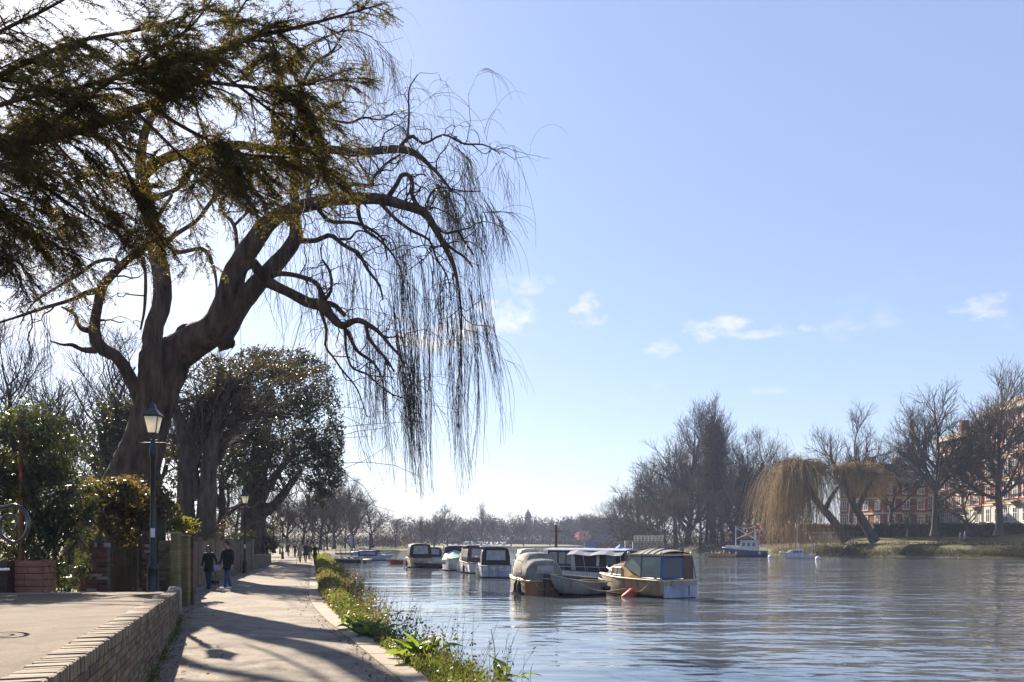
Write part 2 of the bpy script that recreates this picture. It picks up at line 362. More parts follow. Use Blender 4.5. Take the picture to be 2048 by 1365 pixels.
# concrete edging: slabs laid end to end along the river side
m_conc = mat('edging_concrete', (.25, .21, .16), .93, .16, 3, .5, 60, col2=(.19, .155, .12), detail=8)
kerb = thing('concrete_edging', 'pale concrete edging slabs between the asphalt path and the planted river bank', 'edging', (float(xr(12)), 12, 0))
y0 = 4.0; ci = 0
while y0 < 62:
    ln = 1.15 if y0 < 40 else 2.4
    a, b_ = y0 + .004, y0 + ln - .004
    def c4(D, z, e=0): return [(xr(D) - .46 + e, D, z), (xr(D) - e, D, z)]
    zt = .022 + RNG.normal(0, .004)
    q = [*c4(a, -.12), *c4(b_, -.12)[::-1], *c4(a + .01, zt, .012), *c4(b_ - .01, zt + RNG.normal(0, .004), .012)[::-1]]
    V = np.array(q, float) - np.array(kerb.location)
    obj('slab', V, [BOXF], m_conc, kerb); y0 += ln

def ramp_z(D): return np.interp(D, [-8, 0, 4.3, 8, 14, 19, 20.5, 24, 30], [1.15, 1.09, 1.05, .965, .84, .69, .58, .42, .3])
def wall_x(D): return xl(D) - .02          # river face of the ramp wall
d = np.concatenate([np.arange(-2, 19.1, .5), [19.6, 20.2, 21, 22, 24, 27]])
w = np.array([0, .1, .3, .6, 1.0, 2, 4, 8, 14.])
X = np.where(d <= 19.2, wall_x(d) - .225, wall_x(19.2) - .225 - (d - 19.2) * .36)
Vr = np.array([np.c_[X - o, d, ramp_z(d) - .035 - .008 * o] for o in w])
tag(obj('ramp', Vr.reshape(-1, 3), [grid_faces(len(w), len(d), False)], m_ramp, smooth=True), kind='structure')

# ---- brickwork
def brick_mat(name, cols, rough=.9):
    if name in MATS: return MATS[name]
    m = bpy.data.materials.new(name); m.use_nodes = True; nt = m.node_tree; n = nt.nodes; L = nt.links; b = n['Principled BSDF']; b.inputs['Roughness'].default_value = rough
    b.inputs['Specular IOR Level'].default_value = .2
    oi = n.new('ShaderNodeObjectInfo'); g = n.new('ShaderNodeNewGeometry'); ad = n.new('ShaderNodeMath'); ad.operation = 'ADD'; fr = n.new('ShaderNodeMath'); fr.operation = 'FRACT'
    L.new(oi.outputs['Random'], ad.inputs[0]); L.new(g.outputs['Random Per Island'], ad.inputs[1]); L.new(ad.outputs[0], fr.inputs[0])
    r = n.new('ShaderNodeValToRGB'); r.color_ramp.interpolation = 'CONSTANT'; e = r.color_ramp.elements
    while len(e) < len(cols): e.new(.5)
    for i, c in enumerate(cols): e[i].position = i / len(cols); e[i].color = (*c, 1)
    L.new(fr.outputs[0], r.inputs[0])
    tc = n.new('ShaderNodeTexCoord'); nz = n.new('ShaderNodeTexNoise'); nz.inputs['Scale'].default_value = 14; nz.inputs['Detail'].default_value = 6
    vm = n.new('ShaderNodeVectorMath'); vm.operation = 'ADD'; L.new(tc.outputs['Object'], vm.inputs[0]); L.new(oi.outputs['Location'], vm.inputs[1]); L.new(vm.outputs[0], nz.inputs['Vector'])
    mr = n.new('ShaderNodeMapRange'); mr.inputs[3].default_value = .55; mr.inputs[4].default_value = 1.35; L.new(nz.outputs[0], mr.inputs[0])
    mu = n.new('ShaderNodeMix'); mu.data_type = 'RGBA'; mu.blend_type = 'MULTIPLY'; mu.inputs[0].default_value = 1; L.new(r.outputs[0], mu.inputs[6]); L.new(mr.outputs[0], mu.inputs[7])
    L.new(mu.outputs[2], b.inputs['Base Color'])
    bp = n.new('ShaderNodeBump'); bp.inputs['Strength'].default_value = .6; bp.inputs['Distance'].default_value = .008; L.new(nz.outputs[0], bp.inputs['Height']); L.new(bp.outputs[0], b.inputs['Normal'])
    MATS[name] = m; return m
m_stock = brick_mat('stock_brick', [(.17, .125, .08), (.14, .105, .07), (.19, .145, .095), (.12, .085, .06), (.16, .12, .085), (.10, .08, .065), (.20, .16, .11)])
m_cope = brick_mat('coping_brick', [(.23, .185, .13), (.18, .145, .105), (.26, .215, .155), (.15, .122, .095), (.21, .17, .125)])
m_red = brick_mat('red_brick', [(.15, .075, .055), (.12, .06, .05), (.18, .095, .065), (.07, .045, .042), (.17, .115, .085), (.13, .07, .055), (.065, .052, .05), (.34, .30, .27), (.15, .08, .06)])
m_mort = mat('mortar', (.16, .14, .115), .97, .2, 10, .4, 60)
def brick_mesh(name, m, ch=.06):
    """a unit brick with chamfered edges"""
    V = []; s = .5
    for z, k in ((-s, 1 - ch), (-s + ch * .8, 1), (s - ch * .8, 1), (s, 1 - ch)):
        V += [(-s * k, -s * k, z), (s * k, -s * k, z), (s * k, s * k, z), (-s * k, s * k, z)]
    V = np.array(V); V += RNG.normal(0, .008, V.shape)
    return mesh(name, V, [grid_faces(4, 4, True), np.array([[3, 2, 1, 0], [12, 13, 14, 15]])], m)
def inst(me, name, parent, loc, scale, rz=0.0, rx=0.0):
    o = bpy.data.objects.new(name, me); o.location = tuple(float(v) for v in loc); o.scale = scale; o.rotation_euler = (rx, 0, rz)
    return link(o, parent)
STOCK = [brick_mesh('stock_brick', m_stock) for _ in range(3)]; COPE = [brick_mesh('coping_brick', m_cope, .09) for _ in range(3)]; REDB = [brick_mesh('red_brick', m_red) for _ in range(3)]

def ramp_wall():
    t = thing('ramp_wall', 'low brick retaining wall with brick on edge coping beside the ramp', 'wall', (float(wall_x(12)), 12, 0))
    o = np.array(t.location)
    d = np.arange(-2, 19.01, .7); d[-1] = 18.95
    core = np.stack([np.c_[wall_x(d) - .012, d, np.full(len(d), -.15)], np.c_[wall_x(d) - .012, d, ramp_z(d) - .118], np.c_[wall_x(d) - .22, d, ramp_z(d) - .118], np.c_[wall_x(d) - .22, d, np.full(len(d), -.15)]], 1)
    MB().loft(core - o).build('mortar_core', m_mort, t)
    D = 3.2
    while D < 18.93:
        sl_ = (wall_x(D + .5) - wall_x(D - .5)); rz = math.atan2(1, sl_) - math.pi / 2; pitch = math.atan(float(ramp_z(D + .5) - ramp_z(D - .5)))
        b = inst(COPE[int(RNG.integers(3))], 'coping_brick', t, np.array((wall_x(D) - .118, D, ramp_z(D) - .06 + RNG.normal(0, .004))) - o, (.235 + RNG.normal(0, .006), .0715, .112), rz + RNG.normal(0, .02), pitch)
        D += .0765
    cand = []
    for c in range(14):
        for i in range(140):
            D = -1.5 + i * .225 + (.1125 if c % 2 else 0)
            z = float(ramp_z(D)) - .118 - .0375 - c * .075
            if D > 18.75 or D < 3.6 or z < -.06: continue
            if z < EYE - 290 / F * D - .1: continue
            cand.append((D, z))
    cand.sort()
    rest = MB()
    for k, (D, z) in enumerate(cand):
        sl_ = (wall_x(D + .5) - wall_x(D - .5)); rz = math.atan2(1, sl_) - math.pi / 2
        c = np.array((wall_x(D) - .052 + RNG.normal(0, .002), D, z)) - o
        if k < 290: inst(STOCK[k % 3], 'brick', t, c, (.1, .214, .064), rz, 0)
        else: rest.box(c, (.1, .214, .064), rz)
    if rest.n: tag(rest.build('brickwork', m_stock, t), kind='stuff')
    e = MB()   # the stepped end of the wall
    t2 = thing('wall_end_cap', 'rounded mortar cap at the far end of the low ramp wall', 'cap', (float(wall_x(18.95)) - .12, 19.0, -.05))
    MB().lathe([(.0, .0), (.15, .0), (.15, .72), (.12, .80), (.0, .82)], 14).build('cap', mat('cap_render', (.30, .26, .20), .95, .2, 8, .5, 40), t2, True)
ramp_wall()
# ------------------------------------------------------------------ trees of the near bank
m_bark = mat('willow_bark', (.080, .056, .041), .95, .4, 3, 3.5, 7, stretch=(1.2, 1.2, .25), detail=8, spec=.15)
m_twig = mat('willow_twig', (.06, .042, .033), .85, .3, 2, spec=.3)
m_withe = mat('willow_withe', (.09, .062, .036), .7, .3, 1.5, spec=.4)
def wallow(px): return px

def willow():
    base = P(268, 985, 30.0); base[2] = .2
    t = thing('willow_tree', 'great bare weeping willow with leaning forked trunk and trailing branches over the path', 'tree', base)
    def L_(rows, D0=30.0, n=24, k=10):
        """rows (px, py, width px[, dD]) of the photograph at distance D0 -> polyline"""
        q = np.array([(*P(r[0], r[1], D0 + (r[3] if len(r) > 3 else 0)), r[2] * .5 * (D0 + (r[3] if len(r) > 3 else 0)) / F) for r in rows])
        s = spline(q, n); return s[:, :3], np.maximum(s[:, 3], .008)
    trunk = L_([(228, 1180, 230), (240, 1050, 160), (262, 985, 118), (275, 930, 92), (293, 870, 76), (308, 815, 76), (318, 770, 84), (326, 730, 92), (332, 700, 84)], n=44)
    limbs = {}
    limbs['A'] = L_([(318, 740, 60), (308, 700, 44), (303, 665, 38), (322, 617, 37, .3), (325, 564, 35, .6), (314, 507, 33, .9), (303, 445, 30, 1.2), (288, 378, 26, 1.6), (280, 320, 20, 2), (295, 250, 15, 2.2), (330, 190, 11, 2.4), (350, 120, 7, 2.6)])
    limbs['C'] = L_([(300, 830, 46), (281, 800, 34), (262, 760, 27, -.4), (235, 715, 24, -.8), (200, 694, 26, -1.1), (189, 664, 23, -1.3), (195, 617, 18, -1.5), (205, 574, 17, -1.7), (238, 536, 16, -1.8), (267, 510, 14, -1.9), (298, 484, 12, -2.0), (318, 430, 8, -2), (345, 390, 5, -2)])
    limbs['C1'] = L_([(200, 580, 14, -1.6), (170, 588, 10, -1.9), (143, 600, 8, -2.2), (86, 617, 7, -2.7), (29, 636, 5, -3.2), (-30, 655, 4, -3.6)])
    limbs['C2'] = L_([(240, 530, 11, -1.8), (224, 519, 8, -1.9), (190, 526, 7, -2), (157, 550, 6, -2.2), (95, 586, 5, -2.5), (62, 612, 3, -2.7), (40, 650, 2, -2.8)])
    limbs['C3'] = L_([(192, 700, 16, -1.1), (165, 700, 10, -1.4), (145, 690, 8, -1.5), (125, 690, 5, -1.6), (100, 682, 3, -1.7)], n=14)
    limbs['C4'] = L_([(189, 664, 14, -1.2), (160, 655, 9, -1.4), (150, 630, 7, -1.5), (135, 620, 6, -1.6), (122, 614, 3, -1.7)], n=14)
    limbs['C5'] = L_([(286, 515, 9, -1.8), (291, 555, 7, -1.7), (289, 617, 6, -1.5), (281, 660, 4, -1.4)], n=14)
    limbs['A1'] = L_([(325, 480, 14, .8), (340, 492, 10, .7), (357, 505, 9, .6), (405, 498, 8, .3), (424, 526, 7, .2), (433, 569, 5, .1), (430, 600, 3, 0)], n=18)
    limbs['A2'] = L_([(318, 500, 16, .9), (350, 470, 9, 1.4), (395, 440, 8, 1.8), (430, 395, 8, 2.1), (465, 365, 6, 2.3), (500, 350, 5, 2.5), (540, 352, 4, 2.6)], n=18)
    limbs['A3'] = L_([(296, 400, 18, 1.5), (340, 385, 9, 1.3), (370, 365, 8, 1), (385, 330, 7, .7), (420, 320, 6, .5)], n=16)
    limbs['D'] = L_([(285, 350, 22, 1.8), (330, 318, 18, 1.6), (395, 303, 16, 1.2), (461, 290, 15, .8), (560, 300, 15, .3), (661, 300, 15, -.2), (710, 306, 15, -.5), (750, 303, 14, -.7), (798, 299, 14, -.9), (835, 309, 11, -1.1), (855, 328, 8, -1.2), (880, 352, 6, -1.3), (905, 385, 4, -1.4)], n=34)
    limbs['D1'] = L_([(796, 300, 9, -.9), (822, 272, 7, -1), (847, 288, 5, -1.2), (887, 270, 4, -1.4), (927, 288, 4, -1.6), (968, 290, 3, -1.8), (1000, 308, 2, -2)], n=18)
    limbs['D2'] = L_([(640, 300, 8, -.2), (620, 250, 7, .4), (600, 190, 7, .8), (629, 125, 6, 1), (661, 108, 5, 1.1), (690, 60, 3, 1.2)], n=18)
    limbs['D3'] = L_([(560, 300, 9, .3), (545, 240, 8, .9), (560, 160, 7, 1.3), (590, 110, 5, 1.5), (640, 80, 4, 1.7), (700, 60, 3, 1.9), (745, 75, 2, 2)], n=18)
    limbs['D4'] = L_([(630, 235, 6, .4), (660, 240, 5, .3), (700, 246, 5, .2), (728, 235, 4, .1), (760, 240, 3, 0), (790, 225, 2, -.1)], n=16)
    limbs['D5'] = L_([(815, 280, 5, -1), (818, 230, 4, -1), (818, 180, 3, -1), (835, 150, 2, -1)], n=14)
    limbs['B'] = L_([(330, 735, 70), (360, 700, 74), (400, 678, 66, -.2), (432, 655, 58, -.4), (455, 602, 50, -.6), (473, 540, 42, -.9), (505, 488, 36, -1.2), (540, 443, 31, -1.5), (581, 420, 27, -1.7), (621, 409, 25, -1.9), (669, 398, 24, -2.1), (714, 397, 22, -2.3), (762, 399, 20, -2.5), (802, 409, 18, -2.6), (847, 425, 16, -2.7), (867, 453, 14, -2.8), (887, 489, 11, -2.9), (905, 526, 9, -3), (915, 566, 6, -3), (921, 610, 4, -3), (924, 660, 3, -3)], n=48)
    limbs['B2'] = L_([(440, 680, 46, .2), (458, 650, 44, .3), (485, 605, 38, .6), (519, 564, 34, .9), (562, 517, 30, 1.2), (590, 476, 26, 1.5), (590, 437, 22, 1.7), (588, 400, 18, 1.9), (587, 364, 15, 2.1), (595, 325, 11, 2.3), (610, 280, 8, 2.5), (640, 230, 6, 2.7), (690, 200, 4, 2.9)], n=34)
    limbs['X'] = L_([(473, 542, 30, -.8), (490, 530, 24, -.4), (507, 528, 22, 0), (529, 560, 24, .5), (543, 569, 20, .6)], n=14)
    limbs['B3'] = L_([(528, 560, 26, .8), (552, 573, 21, .3), (585, 589, 20, -.1), (617, 605, 21, -.5), (645, 612, 24, -.8), (660, 630, 18, -1), (683, 651, 15, -1.3), (714, 640, 11, -1.6), (738, 651, 10, -1.8), (758, 665, 7, -2), (782, 693, 6, -2.2), (798, 710, 5, -2.3), (810, 735, 3, -2.4)], n=34)
    limbs['B3a'] = L_([(543, 552, 12, .6), (560, 548, 10, .4), (595, 552, 9, .1), (633, 567, 10, -.4), (645, 600, 12, -.8)], n=14)
    limbs['B3b'] = L_([(687, 652, 9, -1.3), (701, 677, 7, -1.2), (714, 702, 7, -1.1), (730, 714, 6, -1), (750, 730, 5, -1), (764, 758, 4, -1), (768, 790, 3, -1)], n=16)
    limbs['B3c'] = L_([(640, 618, 8, -.8), (653, 661, 6, -.7), (651, 693, 5, -.6), (669, 718, 4, -.5), (685, 742, 4, -.4), (714, 778, 3, -.3), (734, 835, 2, -.2)], n=18)
    limbs['B3d'] = L_([(732, 650, 8, -1.8), (738, 677, 7, -1.9), (758, 702, 6, -2), (778, 726, 5, -2.1), (788, 745, 3, -2.1)], n=14)
    limbs['B3e'] = L_([(690, 660, 7, -1.3), (693, 706, 5, -1.5), (706, 738, 4, -1.6), (730, 746, 4, -1.7), (758, 770, 3, -1.9), (782, 788, 3, -2), (812, 798, 2, -2.1)], n=16)
    limbs['B3f'] = L_([(648, 606, 12, -.8), (668, 610, 9, -.9), (690, 632, 8, -1)], n=8)
    limbs['B3g'] = L_([(648, 602, 9, -.8), (662, 580, 6, -.5), (660, 545, 6, -.2), (645, 520, 4, 0)], n=12)
    limbs['E'] = L_([(775, 397, 12, -2.5), (794, 368, 9, -2.4), (802, 352, 9, -2.4), (815, 350, 9, -2.4), (824, 364, 9, -2.5), (824, 389, 9, -2.6), (834, 409, 8, -2.7), (849, 424, 8, -2.7)], n=22)
    limbs['E2'] = L_([(690, 394, 14, -2.1), (695, 374, 11, -1.9), (706, 368, 9, -1.8), (742, 372, 7, -1.8), (746, 356, 6, -1.7), (775, 326, 5, -1.5), (800, 310, 4, -1.2)], n=18)
    limbs['E3'] = L_([(693, 374, 9, -1.9), (680, 350, 7, -1.5), (663, 342, 6, -1.2), (641, 350, 6, -1), (634, 372, 5, -.9)], n=14)
    limbs['F0'] = L_([(615, 412, 14, -1.9), (617, 385, 12, -1.7), (612, 360, 10, -1.5), (625, 335, 7, -1.3), (650, 345, 5, -1.2)], n=14)
    limbs['F1'] = L_([(755, 400, 9, -2.5), (790, 437, 7, -2.8), (822, 461, 6, -3), (859, 481, 5, -3.1), (871, 514, 4, -3.2), (895, 554, 3, -3.2), (902, 600, 2, -3.2)], n=18)
    limbs['F2'] = L_([(716, 398, 10, -2.2), (718, 433, 8, -2), (734, 465, 6, -1.9), (750, 473, 5, -1.8), (782, 505, 4, -1.7), (802, 542, 3, -1.7), (805, 590, 2, -1.7)], n=18)
    limbs['F3'] = L_([(633, 415, 9, -1.9), (661, 443, 8, -1.4), (701, 445, 7, -1.2), (734, 455, 6, -1), (765, 480, 4, -.9), (775, 520, 3, -.9)], n=18)
    limbs['F4'] = L_([(868, 450, 7, -2.8), (891, 467, 5, -3), (915, 463, 5, -3.2), (927, 481, 4, -3.3), (947, 510, 3, -3.4)], n=14)
    limbs['F5'] = L_([(882, 478, 7, -2.9), (903, 497, 6, -3), (933, 518, 4, -3.2), (945, 535, 3, -3.2)], n=12)
    limbs['F6'] = L_([(850, 425, 6, -2.7), (859, 393, 5, -2.8), (875, 376, 4, -2.9), (903, 378, 3, -3), (927, 383, 3, -3.1), (960, 383, 2, -3.3)], n=16)
    limbs['F7'] = L_([(600, 482, 12, 1.5), (633, 481, 10, 1.2), (661, 471, 9, 1), (685, 489, 8, .8), (718, 509, 7, .6), (734, 538, 6, .5), (758, 570, 5, .4), (766, 600, 3, .4)], n=20)
    limbs['F8'] = L_([(680, 478, 6, 1), (700, 478, 5, 1), (716, 462, 4, 1.1), (745, 468, 3, 1.2)], n=12)
    limbs['G1'] = L_([(538, 450, 12, -1.4), (525, 400, 9, -1), (510, 385, 8, -.6), (500, 350, 6, -.3), (515, 310, 4, 0)], n=14)
    limbs['G2'] = L_([(473, 545, 11, -.8), (473, 480, 8, -.6), (465, 445, 8, -.4), (440, 420, 7, -.2), (448, 395, 5, 0), (480, 385, 4, .2)], n=16)
    limbs['G3'] = L_([(470, 450, 6, -.4), (500, 420, 5, -.2), (520, 400, 4, 0)], n=8)
    limbs['S'] = L_([(435, 690, 34, 0), (455, 686, 26, .1), (466, 688, 18, .1)], n=8)
    limbs['K'] = L_([(360, 690, 40, -.1), (368, 664, 30, -.1), (380, 656, 22, -.1), (384, 652, 12, -.1)], n=8)
    rng = np.random.default_rng(11)
    # trunk and limbs with a lumpy surface
    def lumpy(pr, k, amp):
        p, r = pr; v, f = tubes(p[None], r[None], k); v = v.reshape(len(p), k, 3)
        nz = rng.normal(0, 1, (len(p), k)); nz = (nz + np.roll(nz, 1, 1) + np.roll(nz, 1, 0)) / 1.7
        rid = rng.normal(0, 1, k); u_ = (np.arange(k)[None] + np.linspace(0, len(p) * .12, len(p))[:, None]) % k; j_ = u_.astype(int); rid = rid[j_] * (1 - (u_ - j_)) + rid[(j_ + 1) % k] * (u_ - j_)
        v = p[:, None] + (v - p[:, None]) * (1 + amp * nz[..., None] + (amp * .9 if k > 9 else 0) * rid[..., None]); return v.reshape(-1, 3), f
    v, f = lumpy(trunk, 30, .035); vv = v.reshape(-1, 30, 3)
    for i in range(5):     # roots flare
        a = np.arctan2(vv[i, :, 1] - trunk[0][i, 1], vv[i, :, 0] - trunk[0][i, 0]); vv[i] = trunk[0][i] + (vv[i] - trunk[0][i]) * (1 + (.16 * (5 - i) / 5) * np.sin(5 * a))[:, None]
    obj('trunk', vv.reshape(-1, 3) - base, f, m_bark, t, True)
    for k_, pr in limbs.items():
        v, f = lumpy(pr, 16 if pr[1][0] > .2 else 8, .05); obj('limb', v - base, f, m_bark, t, True)
    # crooked branchlets
    names = [k_ for k_ in limbs if k_ not in ('S', 'K', 'X')]
    K = 30
    LP = np.array([spline(np.c_[limbs[k_]], K) if False else np.stack([np.interp(np.linspace(0, 1, K), np.linspace(0, 1, len(limbs[k_][1])), limbs[k_][0][:, c]) for c in range(3)], 1) for k_ in names])
    LR = np.array([np.interp(np.linspace(0, 1, K), np.linspace(0, 1, len(limbs[k_][1])), limbs[k_][1]) for k_ in names])
    wgt = np.linalg.norm(np.diff(LP, axis=1), axis=2).sum(1) * np.array([.5 if k_ in ('A', 'C', 'C1', 'C2') else .35 if k_ in ('C3', 'C4', 'C5', 'A1') else 1.0 for k_ in names])
    p, T, r, i, u = sample(LP, LR, 330, .35, 1.0, rng, wgt)
    Lb = rng.uniform(.6, 2.3, 330)
    B1 = grow(p, around(T, rng.uniform(.5, 1.2, 330), rng) + np.array((.12, 0, .18)), Lb, 9, .38, (.02, 0, -.03), rng)
    R1 = np.minimum(r * .6, rng.uniform(.016, .036, 330))[:, None] * np.linspace(1, .35, 9)
    mb = MB(); mb.add(*tubes(B1, R1, 5))
    p2, T2, r2, i2, u2 = sample(B1, R1, 620, .25, 1, rng)
    B2 = grow(p2, around(T2, rng.uniform(.4, 1.1, 620), rng), rng.uniform(.35, 1.3, 620), 7, .34, (.03, 0, -.10), rng)
    R2 = np.minimum(r2 * .7, .013)[:, None] * np.linspace(1, .5, 7); mb.add(*tubes(B2, R2, 4))
    mb.build('branchlets', m_twig, t).location = tuple(-base)
    # trailing withes: traced curtains, then a fine veil from every branchlet
    mb = MB()
    ropes = [([(905, 526), (920, 700), (918, 850), (936, 990)], 18, 11, -3), ([(890, 555), (905, 660), (902, 790), (913, 980)], 8, 7, -3), ([(818, 540), (826, 720), (835, 900), (842, 1000)], 34, 17, -2), ([(790, 560), (812, 760), (822, 880), (830, 985)], 30, 15, -1.7),
             ([(845, 490), (855, 620), (858, 800), (862, 985)], 15, 12, -2.6), ([(765, 600), (768, 780), (776, 880), (786, 980)], 16, 16, .2), ([(734, 540), (736, 700), (736, 830), (748, 960)], 10, 14, .4), ([(690, 700), (712, 800), (732, 900), (768, 1010)], 6, 16, -.5),
             ([(947, 510), (965, 600), (985, 720), (1012, 830)], 12, 14, -3.3), ([(962, 470), (975, 640), (1003, 760), (1010, 890)], 7, 14, -3.3), ([(938, 520), (950, 650), (960, 800), (950, 930)], 12, 14, -3.2), ([(925, 530), (935, 680), (930, 830), (940, 960)], 8, 12, -3),
             ([(650, 690), (655, 800), (672, 900)], 5, 22, -.6), ([(870, 460), (880, 600), (880, 760)], 20, 22, -2.8), ([(800, 450), (805, 560), (810, 680)], 28, 30, -2.4), ([(700, 450), (705, 580), (706, 700)], 18, 34, -1.5), ([(640, 450), (640, 560), (640, 680)], 14, 34, -1),
             ([(560, 450), (560, 580), (556, 690)], 10, 40, -1), ([(480, 420), (482, 520), (480, 640)], 8, 46, -.5), ([(875, 350), (905, 420), (927, 540)], 34, 26, -1.4), ([(850, 330), (890, 400), (905, 500)], 24, 24, -1.2), ([(927, 380), (950, 440), (968, 540)], 30, 24, -3),
             ([(905, 290), (935, 330), (952, 430)], 24, 24, -1.6), ([(960, 385), (990, 440), (1003, 530)], 18, 20, -3.3), ([(985, 300), (1010, 350), (1025, 430)], 5, 18, -2), ([(960, 425), (1030, 428), (1062, 480)], 3, 10, -3.3),
             ([(62, 612), (62, 700), (58, 790)], 6, 14, -2.7), ([(20, 640), (20, 720), (16, 800)], 6, 20, -3.2), ([(92, 600), (96, 700), (97, 780)], 6, 10, -2.5), ([(308, 560), (312, 680), (316, 800)], 14, 16, -.9), ([(690, 60), (735, 110), (745, 230)], 22, 26, 1.2), ([(745, 75), (780, 130), (785, 210)], 10, 22, 2),
             ([(650, 110), (680, 180), (690, 290)], 20, 34, 1), ([(790, 225), (800, 260), (800, 330)], 10, 30, 0), ([(720, 300), (722, 340), (724, 400)], 14, 60, -.5), ([(735, 640), (750, 760), (762, 900)], 10, 30, -1.8), ([(810, 730), (822, 820), (828, 930)], 14, 12, -2.4)]
    Kr = 14
    for pts, cnt, spr, dD in ropes:
        cnt = int(cnt * 1.25)
        q = np.array([P(a, b_, 30 + dD) for a, b_ in pts]); c = spline(q, Kr)
        s = spr * 30 / F
        tt = np.linspace(0, 1, Kr)[None, :, None]
        st = rng.uniform(0, .45, cnt)[:, None]; en = rng.uniform(.66, 1.06, cnt)[:, None]
        uu = (st + (en - st) * np.linspace(0, 1, Kr)) * (Kr - 1); uu = np.clip(uu, 0, Kr - 1); j = np.minimum(uu.astype(int), Kr - 2); fr = (uu - j)[..., None]
        pts_ = c[j] * (1 - fr) + c[j + 1] * fr
        off0 = rng.normal(0, s * .42, (cnt, 1, 3)); off1 = rng.normal(0, s * .5, (cnt, 1, 3)); off0[..., 2] *= .2; off1[..., 2] *= .2
        wob = np.cumsum(rng.normal(0, .016, (cnt, Kr, 3)), 1); wob[..., 2] = 0
        pts_ = pts_ + off0 * (1 - tt) + off1 * tt + wob
        R = rng.uniform(.0058, .0105, cnt)[:, None] * np.linspace(1.25, .55, Kr); mb.add(*tubes(pts_, R, 3))
        n2 = int(cnt * 2.2)          # side shoots
        p3, T3, r3, i3, u3 = sample(pts_, R, n2, .1, .95, rng)
        S3 = grow(p3, around(T3, rng.uniform(.25, .7, n2), rng), rng.uniform(.3, 1.3, n2), 6, .06, (0, 0, -.2), rng)
        S3[..., 2] = np.maximum(S3[..., 2], 2.6)
        mb.add(*tubes(S3, r3[:, None] * np.linspace(.75, .4, 6), 3))
    n4 = 1500
    p4, T4, r4, i4, u4 = sample(B2, R2, n4, .3, 1, rng)
    p5, T5, r5, i5, u5 = sample(LP, LR, 350, .3, 1, rng, wgt)
    pp = np.concatenate([p4, p5]); TT = np.concatenate([around(T4, rng.uniform(.2, .8, n4), rng), around(T5, 1.2, rng)])
    vis = (pp[:, 0] / pp[:, 1] * F + 1024)
    Lh = np.where(vis < 560, rng.uniform(.5, 2.0, len(pp)), rng.uniform(.6, 2.9, len(pp)))
    H = grow(pp, TT + np.array((.1, 0, .1)), Lh, 9, .07, (0, 0, -.30), rng)
    H[..., 2] = np.maximum(H[..., 2], 2.8 + rng.uniform(0, .8, (len(pp), 1)))
    mb.add(*tubes(H, rng.uniform(.0040, .0072, len(pp))[:, None] * np.linspace(1.2, .6, 9), 3))
    wt = mb.build('trailing_withes', m_withe, t); wt.location = tuple(-base); tag(wt, kind='stuff')
willow()

